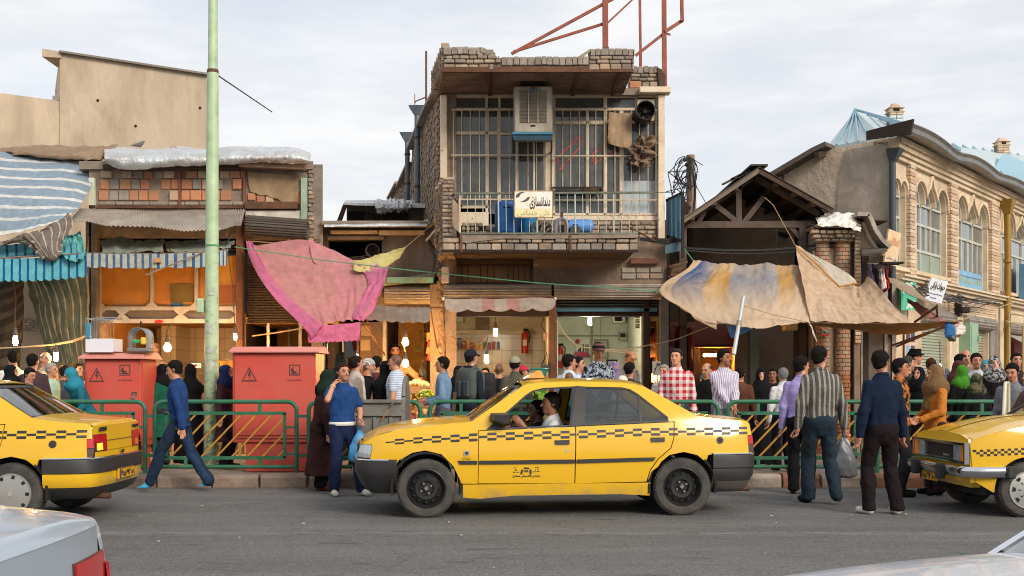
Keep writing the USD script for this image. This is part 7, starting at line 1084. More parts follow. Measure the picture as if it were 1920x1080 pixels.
 c.P_("cage_frame",cat([tube([(b0,Yc-.19,h1+.28),(b1,Yc-.19,h1+.3)],.008,6),tube([(b0,Yc+.19,h1+.28),(b1,Yc+.19,h1+.3)],.008,6),tube([(b0,Yc-.19,h1+.28),(b0,Yc+.19,h1+.28)],.008,6),tube([(b1,Yc-.19,h1+.3),(b1,Yc+.19,h1+.3)],.008,6)]),WR);c.P_("blue_feeder",cbox(b0+.01,b0+.07,Yc-.22,Yc-.17,h1,h1+.22,.01),M("blue_feeder","#2f7f9f",.4))
 c=Thing("bird_cage","round topped wire bird cage with green perches, right on top of the smaller red cabinet","bird cage",base=P(264,664,Yc));x0,x1=X(247,Yc),X(281,Yc);xc=(x0+x1)/2;r=(x1-x0)/2;zb2=zt2+.03;zs=zb2+.2
 for k in range(7):
  yy=Yc-.16+.053*k;an=np.linspace(0,math.pi,11);c.P_("cage_wire",tube([(x0,yy,zb2)]+[(xc-r*math.cos(a),yy,zs+r*math.sin(a)*.9)for a in an]+[(x1,yy,zb2)],.004,5),WR)
 c.P_("cage_skin",(lambda m:m)(cat([tube([(x0,yy,zb2)]+[(xc-r*math.cos(a),yy,zs+r*math.sin(a)*.9)for a in np.linspace(0,math.pi,13)]+[(x1,yy,zb2)],.003,4)for yy in np.linspace(Yc-.16,Yc+.16,8)]+[tube([(xc-r*math.cos(a),Yc-.16,zs+r*math.sin(a)*.9),(xc-r*math.cos(a),Yc+.16,zs+r*math.sin(a)*.9)],.003,4)for a in np.linspace(0,math.pi,12)])),WR);c.P_("base_tray",cbox(x0-.02,x1+.02,Yc-.18,Yc+.18,zt2,zb2+.03,.015),M("cage_base","#6d6a66",.5));c.P_("perch",cbox(x0+.04,x1-.02,Yc-.1,Yc+.02,zb2+.1,zb2+.15,.01),M("green_perch","#3f9f5b",.5));c.P_("water_cup",cbox(x1-.08,x1-.01,Yc-.17,Yc-.11,zb2+.08,zb2+.18,.01),M("yellow_cup","#d8b440",.4));c.P_("top_ring",tube([(xc,Yc,zs+r*.9),(xc,Yc,zs+r*.9+.1)],.012),DARK)
 s=Thing("cardboard_sheet","flat piece of brown cardboard under the bird cages","cardboard",base=P(215,668,16.6));s.P_("sheet",hull([P(185,669,16.55),P(250,664,16.6),P(235,662,16.9),P(180,664,16.85)]+[p-np.array([0,0,.012])for p in(P(185,669,16.55),P(250,664,16.6),P(235,662,16.9),P(180,664,16.85))]),M("cardboard_tan","#a58a66",.9))
cabinets()
def lamp_post():
 Y=17.2;t=Thing("lamp_post","tall pale green steel lamp post with peeling bills, rising out of the picture","lamp post",base=(X(396,Y),Y,PV));b=np.array([X(396,Y),Y,0]);tp=P(399.5,0,Y);d=(tp-P(396,870,Y));d=d/d[2]*[1,1,0]
 at=lambda z:b+d*(z-PV)+[0,0,z]
 GPT=MT("pale_green_post_paint",{"g":("geometry",{}),"sx":("separate_xyz",{}),"n":("noise_texture",{"scale":5.,"detail":6.,"roughness":.65}),"r":("rgb_ramp",{"ramp":[(.3,rgb("#8fa883")),(.5,rgb("#a3b994")),(.7,rgb("#b3c6a3"))]}),"n2":("noise_texture",{"scale":14.,"detail":7.,"roughness":.75}),"hz":("map_range",{"from_min":.2,"from_max":3.2,"to_min":.1,"to_max":-.05}),"ad":("math",{"math_type":"add"}),"r2":("map_range",{"from_min":.57,"from_max":.64,"to_min":0.,"to_max":.75,"clamp":True}),"mx":("mix_color",{"b":rgb("#5d5340")}),"p":("principled_bsdf",{"roughness":.5})},[("g.position","sx.vector"),("sx.z","hz.value"),("g.position","n.vector"),("n.fac","r.fac"),("g.position","n2.vector"),("n2.fac","ad.value1"),("hz.result","ad.value2"),("ad.value","r2.value"),("r2.result","mx.fac"),("r.color","mx.a"),("mx.result","p.base_color")],surface="p.BSDF")
 z1=Z(133,Y);t.P_("lower_shaft",tube([at(PV),at(PV+.05),at(PV+.06),at(PV+.5),at(z1)],[.15,.15,.112,.108,.083],24),GPT,smooth=40);t.P_("upper_shaft",tube([at(z1),at(z1+4.5)],[.07,.06],24),GPT,smooth=40);t.P_("shaft_joint",tube([at(z1-.03),at(z1+.02)],[.088,.08],24),RUSTY)
 t.P_("base_flange",cat([tube([at(PV-.005),at(PV+.03)],.2,24)]),GPT);t.P_("band",tube([at(Z(492,Y)),at(Z(478,Y))],.1,24),GPT);t.P_("wire_band",tube([at(Z(462,Y)),at(Z(459,Y))],.104,24),GREENROPE)
 a=P(375.5,573,Y-.05);t.P_("terminal_box",cbox(a[0]-.05,a[0]+.055,Y-.1,Y+.02,Z(588,Y),Z(560,Y),.02),GPT)
 rng=random.Random(4);PB=M("peeled_bill","#b9bcb0",.9,var=.2,scale=20,dirt="#7d8a70",dam=.7,dsc=12)
 for z0,z1_,a0,a1 in((Z(625,Y),Z(606,Y),-2.4,-1.2),(Z(662,Y),Z(650,Y),-2.2,-.9),(Z(698,Y),Z(678,Y),-2.4,-1.),(Z(555,Y),Z(540,Y),-1.9,-1.)):
  an=np.linspace(a0,a1,8);r=.107;pts=[at(z)+[r*math.cos(x),r*math.sin(x),0]for z in(z0,z1_)for x in an];pts+=[at(z)+[(r-.01)*math.cos(x),(r-.01)*math.sin(x),0]for z in(z0,z1_)for x in an];t.P_("peeled_bill",hull(pts),PB)
 t.P_("stay_wire",tube([at(Z(135,Y)),P(510,210,24)],.012,6),WIRE)
lamp_post()
def dumpster():
 Y=14.75;t=Thing("dumpster","battered grey steel dumpster with curved end plates behind the middle taxi's nose","dumpster",base=(X(735,Y),Y,0));S=M("scratched_grey_steel","#7f7c75",.55,.35,var=.2,scale=4,dirt="#56514a",dam=.5,dsc=3,bump=.2,rust="#7a5638")
 x0,x1=X(668,Y),X(752,Y);zt=Z(752,Y);t.P_("body",hull([(x0,Y,zt-.16),(x1,Y,zt-.16),(x0,Y+.75,zt-.16),(x1,Y+.75,zt-.16),(x0+.06,Y+.07,.25),(x1-.06,Y+.07,.25),(x0+.06,Y+.68,.25),(x1-.06,Y+.68,.25)]),S)
 t.P_("upper_band",cat([box(x0,x1,Y+.02,Y+.05,zt-.16,zt),box(x0,x1,Y+.7,Y+.73,zt-.16,zt)]),S);t.P_("rim",cat([bar((x0-.02,Y,zt),(x1+.02,Y,zt),.05,.04),bar((x0-.02,Y,zt-.17),(x1+.02,Y,zt-.17),.07,.03)]),S)
 end=sg.box(-.02,.28,.8,1.).union(sg.Point(.39,zt-.07).buffer(.36).intersection(sg.box(-1,zt-.3,2,3))).buffer(0)
 for xx in(x1,x0-.05):v,f=extr(end,.05,((xx,Y,0),(0,1,0),(0,0,1)));t.P_("end_plate",(v,f),S)
 an=np.linspace(math.radians(20),math.radians(160),20);t.P_("end_rim",cat([tube([(xx+.025,Y+.39+.37*math.cos(a),zt-.07+.37*math.sin(a))for a in an],.022,8)for xx in(x1,)]),S)
 t.P_("trunnion",cyl((x1+.03,Y+.2,zt-.33),(x1+.22,Y+.2,zt-.33),.035),ALU);
 for px in(700,730):t.P_("rib",box(X(px,Y),X(px,Y)+.04,Y-.015,Y+.05,.4,zt-.2),S)
 t.P_("hook",tube([P(735,752,Y),P(737,757,Y-.04),P(733,759,Y-.04)],.012),STEEL);t.P_("twig",tube([P(716,788,Y-.03),P(722,776,Y-.03),P(729,770,Y-.02)],.008,5),M("orange_twig","#a5693a",.8))
 for i in(0,1):
  for j in(0,1):t.P_("caster",xf(revolve([(0,-.03),(.09,-.03),(.1,0),(.09,.03),(0,.03)],16,"x"),t=(x0+.12+i*(x1-x0-.24),Y+.15+j*.45,.1)),DARK);t.P_("caster_fork",box(x0+.08+i*(x1-x0-.24),x0+.16+i*(x1-x0-.24),Y+.12+j*.45,Y+.18+j*.45,.1,.26),STEEL)
dumpster()
def heap(name,label,cat_,c,rx,ry,rz,n,fruit,mats,seed,base_name="fruit"):
 t=Thing(name,label,cat_,base=c);rng=random.Random(seed)
 for k in range(n):
  a,q=rng.uniform(0,6.28),math.sqrt(rng.random());x,y=q*math.cos(a),q*math.sin(a);t.P_(base_name,xf(fruit(rng),rotz(rng.uniform(0,6))@rotx(rng.uniform(-.6,.6)),c+np.array([x*rx,y*ry,rz*(1-q*q)+.02])),rng.choice(mats),smooth=40)
 return t
def crate(label,px0,px1,py0,py1,Y,d,mt):
 t=Thing("wooden_crate",label,"crate",base=P((px0+px1)/2,py1,Y));x0,x1,z0,z1=X(px0,Y),X(px1,Y),Z(py1,Y),Z(py0,Y);h=(z1-z0)
 for k in range(3):a=z0+h*(k*.34+.02);t.P_("slat",box(x0,x1,Y,Y+.015,a,a+h*.28),mt);t.P_("slat",box(x0,x1,Y+d-.015,Y+d,a,a+h*.28),mt);t.P_("slat",box(x0,x0+.015,Y+.015,Y+d-.015,a,a+h*.28),mt);t.P_("slat",box(x1-.015,x1,Y+.015,Y+d-.015,a,a+h*.28),mt)
 t.P_("bottom",box(x0+.015,x1-.015,Y+.015,Y+d-.015,z0,z0+.015),mt);return t
def stalls():
 CW=M("crate_wood","#b58a5c",.85,var=.25,scale=6,stretch=(.3,1,1),rand=.1)
 ban=lambda rng:tube([(-.09,0,0),(-.05,0.,.022),(0,0,.03),(.05,0,.022),(.09,0,-.002)],[.006,.018,.02,.018,.006],7)
 rnd=lambda r:(lambda rng:ball(r*rng.uniform(.85,1.1),1))
 GB=[M("green_banana","#7c9a2a",.5,var=.15,rand=.2),M("yellow_banana","#c4ad2c",.5,var=.15,rand=.15),M("deep_green_banana","#5b7d22",.5,rand=.15)]
 YF=[M("yellow_melon","#d8c25a",.5,rand=.1),M("pale_melon","#dccf8a",.5,rand=.1)];RT=[M("tomato_red","#b8341f",.35,rand=.15),M("tomato_orange","#c4502a",.35,rand=.15)];GV=[M("leaf_green","#5d8a2a",.6,var=.3,rand=.25),M("leaf_light","#86a83c",.6,var=.3,rand=.25)];OR=[M("orange_fruit","#c9782a",.45,rand=.12)]
 t=Thing("fruit_stall","wooden stall table piled with crates in front of the ochre fruit shop","stall",base=(X(790,18.9),18.9,PV));t.P_("table_top",cbox(X(765,18.9),X(822,18.9),18.7,19.9,.86,.9,.01),CW);
 for px in(767,820):
  for yy in(18.75,19.85):t.P_("leg",box(X(px,18.9)-.025,X(px,18.9)+.025,yy-.025,yy+.025,PV,.86),CW)
 t.P_("cloth_front",box(X(765,18.9),X(822,18.9),18.68,18.7,.45,.86),M("stall_cloth","#b58f70",.9))
 crate("slatted crate of bananas at the front of the fruit stall",778,824,758,775,18.55,.4,CW);crate("slatted crate of yellow melons at the back of the fruit stall",764,806,724,738,19.3,.4,CW)
 heap("banana_heap","heap of green and yellow bananas beside the man in the denim jacket","bananas",P(800,757,18.75),.17,.16,.17,70,ban,GB,1,"banana");heap("melon_heap","row of small yellow melons heaped in the ochre lit fruit shop","melons",P(785,724,19.5),.16,.15,.06,26,rnd(.045),YF,2);heap("apple_heap","scatter of apples low on the stall beside the green railing end","apples",P(795,778,18.2),.14,.1,.03,20,rnd(.035),RT+YF,3);crate("low crate of apples beside the railing end",780,812,778,790,18.05,.3,CW)
 t=Thing("bag_of_shopping","pink and orange carrier bag standing by the dumpster's end","bag",base=P(770,800,16.6));t.P_("bag",hull([P(764,774,16.6),P(778,780,16.6),P(777,806,16.6),P(765,806,16.6),P(764,776,16.75),P(778,781,16.75),P(777,806,16.75),P(765,806,16.75)]),M("pink_orange_bag","#cc5a55",.5,var=.2,scale=4));t.P_("handle",tube([P(767,776,16.65),P(769,768,16.65),P(772,777,16.65)],.008,6),M("bag_handle","#c4504e",.5))
 for lab,px,py,Y,mats,fr,seed,nm in(("heap of red tomatoes between the lamp post and larger red cabinet",412,730,19.,RT,rnd(.04),4,"tomato"),("heap of green herbs seen through the middle taxi's front window",1008,752,19.,GV,rnd(.045),5,"bundle"),("heap of green vegetables beyond the grey dumpster's right end",905,752,18.9,GV,rnd(.04),6,"bundle"),("heap of tomatoes and oranges at the far left edge stall",4,730,18.6,RT+OR,rnd(.045),7,"tomato"),("heap of oranges on the counter of the amber fronted shop",300,712,20.3,OR,rnd(.05),8,"orange")):
  heap("produce_heap",lab,"produce",P(px,py,Y),.24,.18,.16,60,fr,mats,seed,nm)
  s=Thing("stall_table","table under the "+lab,"table",base=P(px,py,Y)*[1,1,0]);p=P(px,py,Y);s.P_("table_top",cbox(p[0]-.32,p[0]+.32,Y-.22,Y+.25,p[2]-.03,p[2]+.01,.01),CW)
  for i in(-.28,.28):
   for j in(-.18,.2):s.P_("leg",box(p[0]+i-.02,p[0]+i+.02,Y+j-.02,Y+j+.02,PV,p[2]-.03),CW)
 t=Thing("teal_tub","teal plastic tub on the counter of the cream walled shop","tub",base=P(998,705,19.9));b=P(998,706,19.9);t.P_("tub",xf(revolve([(0,0),(.22,0.),(.27,.12),(.29,.13),(.28,.14),(.24,.12),(.2,.02),(0,.02)],28),t=b),M("teal_plastic","#2f7f7d",.4),smooth=40)
 t=Thing("scale_display","small white weighing scale with red display in the amber fronted shop","scale",base=P(366,688,20.3));t.P_("case",cbox(*(X(356,20.3),X(373,20.3)),20.3,20.45,Z(690,20.3),Z(681,20.3),.01),WHITEPVC);t.P_("display",pbox(362,370,683,687,20.29,.01),emitter("red_display",(1,.03,.02),1.));t.P_("stand",box(X(363,20.3),X(366,20.3),20.36,20.4,.9,Z(690,20.3)),STEEL)
 t=Thing("orange_basket","orange lined basket on the counter beside the lamp post","basket",base=P(425,690,19.6));b=P(426,690,19.6);t.P_("basket",xf(revolve([(0,0),(.1,0),(.14,.12),(.13,.12),(.09,.02),(0,.02)],20),t=b),M("orange_basket_m","#c98a2a",.6),smooth=40)
 t=Thing("plastic_bag","black carrier bag hanging in the ochre lit fruit shop","bag",base=P(792,704,20.4));t.P_("bag",(wavy(hull([P(784,708,20.4),P(800,704,20.4),P(795,690,20.4),P(790,683,20.4),P(785,700,20.3),P(799,700,20.3),P(792,706,20.25)])[0],.01,8),hull([P(784,708,20.4),P(800,704,20.4),P(795,690,20.4),P(790,683,20.4),P(785,700,20.3),P(799,700,20.3),P(792,706,20.25)])[1]),M("black_plastic",(.015,.015,.017),.35));t.P_("handle",tube([P(790,684,20.4),P(793,676,20.4)],.01),"@black_plastic")
 for k,(a,b,c,d,col,lab)in enumerate(((782,796,615,643,"#8f7a4a","framed brown picture on the ochre shop's back wall"),(776,788,648,660,"#6d8fa0","small blue picture on the ochre shop's back wall"),(732,744,606,634,"#7d6a45","dark leafy poster on the left of the ochre shop"))):
  s=Thing("wall_picture",lab,"picture",base=P(a,d,23.));s.P_("frame",pbox(a,b,c,d,23.22,.04),M("picture_rim_%d"%k,"#b59a5a",.6));s.P_("print",pbox(a+3,b-3,c+4,d-4,23.21,.02),M("picture_print_%d"%k,col,.7,var=.5,scale=12))
 t=Thing("red_hanging","little red and orange packets hanging in the ochre shop","packets",base=P(806,660,20.6))
 for k in range(4):t.P_("packet",xf(cbox(-.04,.04,-.01,.01,-.08,.08,.01),roty(.1*k),P(804+2*(k%2),632+12*k,20.7)),PACKS[0]if k%2 else OR[0])
stalls()
WARM=emitter("warm_bulb_light",(1.,.5,.14),470.);AMB=emitter("amber_tube_light",(1.,.48,.13),470.);COOL=emitter("white_tube_light",(1.,.92,.72),200.)
SOCKD=M("dark_socket","#4a4038",.5)
def bulb(label,px,py,Y,kind,wire_to,s=1.):
 s=s*.8
 b=P(px,py,Y);t=Thing("light_bulb",label,"light bulb",base=b,group="lit bulbs hanging over the stalls")
 if kind=="round":t.P_("glass",xf(revolve([(0,-.062),(.03,-.055),(.052,-.03),(.058,0),(.05,.03),(.028,.06),(.018,.075),(0,.075)],20),np.eye(3)*s,b),WARM,smooth=True);top=.075*s
 else:
  m=COOL if kind=="cool" else AMB
  for k in range(3):a=k*2.1;t.P_("tube_loop",tube(np.array([[.024*math.cos(a-.5),.024*math.sin(a-.5),.06],[.026*math.cos(a-.5),.026*math.sin(a-.5),-.05],[.02*math.cos(a),.02*math.sin(a),-.075],[.026*math.cos(a+.5),.026*math.sin(a+.5),-.05],[.024*math.cos(a+.5),.024*math.sin(a+.5),.06]])*s+b,.013*s,8),m,smooth=True)
  top=.06*s
 t.P_("socket",xf(revolve([(0,0),(.036,0),(.04,.05),(.026,.09),(.024,.13),(0,.13)],18),np.eye(3)*s,b+[0,0,top]),SOCKD,smooth=40)
 pts=[b+[0,0,top+.12*s]]+[P(a,c,d)for a,c,d in wire_to];t.P_("wire",tube(pts,.008,6),SOCKD)
bulb("white tube bulb hanging at the far left against the brown curtain",29,637,18.6,"cool",[(28,600,18.6),(30,560,18.9),(26,530,19.2)],1.25)
bulb("amber tube bulb hanging on the rope before the dark green curtain",105,668,18.3,"amber",[(96,652,18.3),(90,650,18.3)],1.2)
bulb("round amber bulb hanging right of the bird cages",314,652,19.3,"round",[(312,625,19.4),(318,610,19.8),(325,605,20.4)],1.3)
bulb("amber tube bulb by the post right of the lamp post",441,630,19.4,"amber",[(440,610,19.5),(436,540,19.8),(428,475,19.3)],1.)
bulb("small round bulb just right of the lamp post",403,652,20.2,"round",[(403,630,20.3),(402,606,20.5)],.9)
bulb("upper round amber bulb in the ochre fruit shop",760,642,19.8,"round",[(760,620,19.9),(759,605,20.2)],1.25)
bulb("lower round amber bulb in the ochre fruit shop",760,682,19.5,"round",[(760,664,19.7),(756,640,20.),(752,606,20.4)],1.2)
bulb("amber tube bulb in front of the cream walled shop, above the crowd",912,672,19.3,"amber",[(912,650,19.4),(915,625,19.6),(900,640,19.8),(880,650,20.2),(845,630,20.4)],1.2)
bulb("bright tube bulb high inside the cream walled shop",929,622,20.9,"cool",[(929,590,21.)],1.15)
bulb("white tube bulb hanging from the blue shutter rail of the pale shop",1106,601,20.9,"cool",[(1106,585,20.9)],1.2)
bulb("small bare bulb glowing behind the orange coated woman",1763,686,19.5,"round",[(1763,674,19.5),(1762,640,19.8)],.55)
bulb("small bulb glowing above the white striped shirt man's head",670,668,20.4,"round",[(670,655,20.5),(668,610,20.8)],.6)
def tubes():
 for lab,px,py,Y in(("upper of two small white lamps among the dark glass cases",617,652,21.1),("lower of two small white lamps among the dark glass cases",603,672,21.1),("glowing strip lamp inside the display case in the passage mouth",1338,666,21.75),("glowing lamp inside the narrow shop behind the plush toy",1226,708,20.7)):
  b=P(px,py,Y);t=Thing("strip_lamp",lab,"lamp",base=b);w=.18 if px==1338 else.02;h=.02 if px==1338 else.07
  t.P_("tube",cbox(b[0]-w,b[0]+w,Y,Y+.03,b[2]-h,b[2]+h,.012),AMB if px>1200 else COOL);t.P_("holder",cbox(b[0]-w-.02,b[0]+w+.02,Y+.03,Y+.06,b[2]-h-.02,b[2]+h+.02,.01),STEEL)
tubes()
r_=Thing("stall_rope","old rope strung over the far left stall towards the amber shop's post","rope",base=P(80,645,18.3));r_.P_("rope",tube([P(-40,655,18.2),P(40,651,18.3),P(100,646,18.4),P(135,640,18.5),P(152,634,19.2),P(165,628,20.2)],[.012,.012,.014,.02,.022,.014],8),ROPE)
# ================================================================ cars: panels cut from the side view and bent over the body's width
def pch(p):x,y=zip(*p);f=PchipInterpolator(x,y);return lambda t:f(np.clip(t,x[0],x[-1]))
def dens(poly,d):
 p=poly.segmentize(d);return np.array(p.exterior.coords[:-1])
def cs(px,py):
 """A pixel on the near side of the middle taxi, in the car's own length and height."""
 k=(px-800)/480;return((px-800)/180.,(971-4.5*k-py)/(181.4-3.1*k))
class Car:
 def __init__(self,t,W,crown=.035):self.t,self.W=t,W
 def skin(self,poly,off=0.,d=.05,flange=.03,side=-1):
  """A side panel: the outline (shapely, x and z) laid over the body's width function."""
  ms=[]
  for g in getattr(poly,"geoms",[poly]):
   if g.is_empty or g.area<1e-6:continue
   rings=[np.array(r.segmentize(d).coords[:-1])for r in[g.exterior,*g.interiors]]
   a,b,c,e=g.bounds;gx,gz=np.meshgrid(np.arange(a+d/2,c,d),np.arange(b+d/2,e,d));q=np.c_[gx.ravel(),gz.ravel()]
   ins=shapely.contains_xy(g.buffer(-d*.35),q[:,0],q[:,1])if len(q)else[]
   p=np.vstack(rings+[q[ins]]if len(q)else rings);tri=Delaunay(p,qhull_options="QJ").simplices;ctr=p[tri].mean(1);tri=tri[shapely.contains_xy(g.buffer(1e-4),ctr[:,0],ctr[:,1])]
   cr=(p[tri[:,1]]-p[tri[:,0]])[:,0]*(p[tri[:,2]]-p[tri[:,0]])[:,1]-(p[tri[:,1]]-p[tri[:,0]])[:,1]*(p[tri[:,2]]-p[tri[:,0]])[:,0]
   tri=tri[np.abs(cr)>1e-9];cr=cr[np.abs(cr)>1e-9];tri=np.where((cr>0)[:,None],tri,tri[:,::-1])
   v=np.c_[p[:,0],-(self.W(p[:,0],p[:,1])+off),p[:,1]];f=tri;n0=0
   if flange:
    for r in rings:
     k=len(r);i=np.arange(k)+n0;j=(np.arange(k)+1)%k+n0;base=len(v);v=np.vstack([v,v[i]+[0,flange,0]])
     ff=quads(np.stack([i,j,j-n0+base,i-n0+base],1));f=np.vstack([f,ff]);n0+=k
   if side>0:v,f=v*[1,-1,1],f[:,::-1]
   ms.append((v,f))
  return cat(ms)
 def both(self,name,poly,mt,off=0.,sides=(-1,1),smooth=35,parent=None,**k):
  return[self.t.P_(name,self.skin(poly,off,side=s,**k),mt,smooth,parent=parent)for s in sides][0]
 def strip(self,prof,crown,nose=0.,p=2.6,n=17,inset=0.,span=None,thick=0.,nx=None):
  """A panel across the car along a side profile [(x, z)...]; crown lifts its middle, nose pushes it lengthwise."""
  pr=np.asarray(prof,float);s=np.r_[0,np.cumsum(np.hypot(*np.diff(pr,axis=0).T))];m=nx or max(4,int(s[-1]/.07));u=np.linspace(0,s[-1],m);x,z=PchipInterpolator(s,pr[:,0])(u),PchipInterpolator(s,pr[:,1])(u)
  t=np.sin(np.linspace(-np.pi/2,np.pi/2,n));w=self.W(x,z)-inset
  if span is not None:t=np.linspace(span[0],span[1],n)
  y=w[:,None]*t[None];k=(1-np.abs(t)**p)[None];g=np.stack([x[:,None]+nose*(1-np.abs(t)**2)[None]+0*y,y,z[:,None]+crown*k+0*y],-1)
  i,j=np.meshgrid(np.arange(m-1),np.arange(n-1),indexing="ij");q=np.stack([i*n+j,(i+1)*n+j,(i+1)*n+j+1,i*n+j+1],-1).reshape(-1,4);return g.reshape(-1,3),quads(q)
 def wrap(self,path,sec,closed=True):
  """A section (offset outwards, height) carried along a plan path given for one half, mirrored to the other."""
  p=np.asarray(path,float);p=np.vstack([p*[1,-1],p[::-1][1:]]);d=np.gradient(p,axis=0);nn=np.c_[-d[:,1],d[:,0]];nn/=np.linalg.norm(nn,axis=1,keepdims=True);c=p.mean(0);nn*=np.sign(((p-[c[0]+(1.2 if p[:,0].min()<0 else-1.2),0])*nn).sum(1))[:,None]
  sec=np.asarray(sec,float);m=len(sec);v=np.array([[*(q+k*o),z]for q,k in zip(p,nn)for o,z in sec]);i,j=np.meshgrid(np.arange(len(p)-1),np.arange(m if closed else m-1),indexing="ij");q=np.stack([i*m+j,(i+1)*m+j,(i+1)*m+(j+1)%m,i*m+(j+1)%m],-1).reshape(-1,4);return v,quads(q)
CP=lambda n,c,**k:M(n,c,.28,var=.03,coat=.6,obj=True,**k)
YEL=MT("taxi_yellow",{"tc":("texture_coordinate",{}),"sx":("separate_xyz",{}),"n":("noise_texture",{"scale":3.5,"detail":6.,"roughness":.7}),"hz":("map_range",{"from_min":.12,"from_max":.46,"to_min":.28,"to_max":-.05}),"ad":("math",{"math_type":"add"}),"r":("map_range",{"from_min":.6,"from_max":.85,"to_min":0.,"to_max":.75,"clamp":True}),"mx":("mix_color",{"a":(.66,.385,.012),"b":rgb("#8a765a")}),"r2":("map_range",{"from_min":0.,"from_max":.8,"to_min":.22,"to_max":.6}),"p":("principled_bsdf",{"coat_weight":.55,"coat_roughness":.06,"specular_ior_level":.45})},[("tc.object","sx.vector"),("tc.object","n.vector"),("sx.z","hz.value"),("n.fac","ad.value1"),("hz.result","ad.value2"),("ad.value","r.value"),("r.result","mx.fac"),("mx.result","p.base_color"),("r.result","r2.value"),("r2.result","p.roughness")],surface="p.BSDF")
BLKP=M("black_plastic_trim",(.022,.022,.023),.5,var=.2,scale=4,obj=True,dirt="#4b453c",dam=.1);RUB=M("tyre_rubber",(.032,.031,.03),.8,var=.2,scale=8,obj=True,dirt="#5d564d",dam=.55,dsc=5);CHR=M("chrome","#c9cdd0",.12,1.,var=.03);STK=M("black_sticker",(.02,.02,.02),.45,var=.3,scale=25,obj=True)
CGL=gpane("car_glass",(.62,.68,.68),1.6,0.,1.);TGL=gpane("tinted_car_glass",(.3,.36,.39),1.9,0.,1.);INT=M("car_interior","#2f2d2c",.9);SEAT=M("grey_seat_cloth","#57534e",.95);REDL=M("red_lens",(.42,.012,.015),.15,coat=.5);AMBL=M("amber_lens",(.75,.22,.02),.15,coat=.5);SMK=M("smoked_lens",(.06,.03,.028),.15,coat=.5);LENS=M("clear_lamp_lens","#aab2b5",.08,.55,var=.35,scale=30,stretch=(1,1,.2),coat=.8);PLY=M("yellow_number_plate","#d09a1e",.45,var=.05)
def wheel(car,x,y,R,style,name="wheel"):
 t=car.t;out=-1 if y<0 else 1;w=.095;c=np.array([x,y,R])
 pr=[(R*.64,-w*.8),(R*.7,-w),(R*.9,-w*1.05),(R*.965,-w*.92),(R,-w*.7),(R,w*.7),(R*.965,w*.92),(R*.9,w*1.05),(R*.7,w),(R*.64,w*.8),(R*.64,-w*.8)]
 p=t.P_(name,xf(revolve(pr,48,"y"),t=c),RUB,40)
 t.P_("tread",cat([xf(box(-.011,.011,-w*.78,w*.78,R-.006,R+.004),roty(k*2*math.pi/56),c)for k in range(56)]),RUB,parent=p)
 f=out*w
 D=lambda*pr:xf(revolve([(r,-h*out)for r,h in pr],40,"y"),t=c)
 if style=="steel":
  BR=M("black_steel_rim",(.018,.019,.021),.38,.3,obj=True,dirt="#4b463f",dam=.25)if "rim" not in _names else "@black_steel_rim";_names["rim"]=1
  t.P_("rim",D((R*.7,-w*.92),(R*.66,-w*.98),(R*.62,-w*.6),(R*.56,-w*.2),(R*.48,-w*.35),(R*.38,-w*.62),(R*.26,-w*.6),(R*.22,-w*.35),(R*.13,-w*.35),(R*.12,-w*.62),(0,-w*.68)),BR,35,parent=p)
  for k in range(12):a=k*math.pi/6;q=c+[R*.47*math.cos(a),out*w*.38,R*.47*math.sin(a)];t.P_("rim_hole",cyl(q,q+[0,out*.02,0],R*.045,n=8),BLACK,parent=p)
  for k in range(4):a=k*math.pi/2+.5;q=c+[R*.19*math.cos(a),out*w*.3,R*.19*math.sin(a)];t.P_("wheel_nut",cyl(q,q+[0,out*.03,0],R*.04,n=6),STEEL,parent=p)
  t.P_("hub_cap",cyl(c+[0,out*w*.5,0],c+[0,out*w*.78,0],R*.085,R*.06,14),STEEL,parent=p)
 else:
  AL=M("silver_wheel_cover","#a3a39f",.4,.45,obj=True,dirt="#716a60",dam=.3)if "cov" not in _names else "@silver_wheel_cover";_names["cov"]=1
  t.P_("wheel_cover",D((R*.68,-w*.95),(R*.66,-w*1.12),(R*.6,-w*1.1),(R*.42,-w*1.22),(0,-w*1.28)),AL,30,parent=p)
  n=9 if style=="cover" else 8
  for k in range(n):
   a0=k*2*math.pi/n;A=lambda a,r,o:c+[r*R*math.cos(a0+a),out*w*o,r*R*math.sin(a0+a)]
   t.P_("cover_slot",hull([A(-.1,.5,1.19),A(.1,.5,1.19),A(.09,.615,1.14),A(-.09,.615,1.14),A(-.1,.5,1.05),A(.1,.5,1.05),A(.09,.615,1.),A(-.09,.615,1.)])if style=="cover" else hull([A(-.22,.56,1.16),A(.1,.58,1.16),A(.02,.24,1.27),A(-.22,.56,1.),A(.1,.58,1.),A(.02,.24,1.)]),BLACK,parent=p)
  t.P_("cover_emblem",cyl(c+[0,out*w*1.26,0],c+[0,out*w*1.31,0],R*.07,n=16),ALU,parent=p)
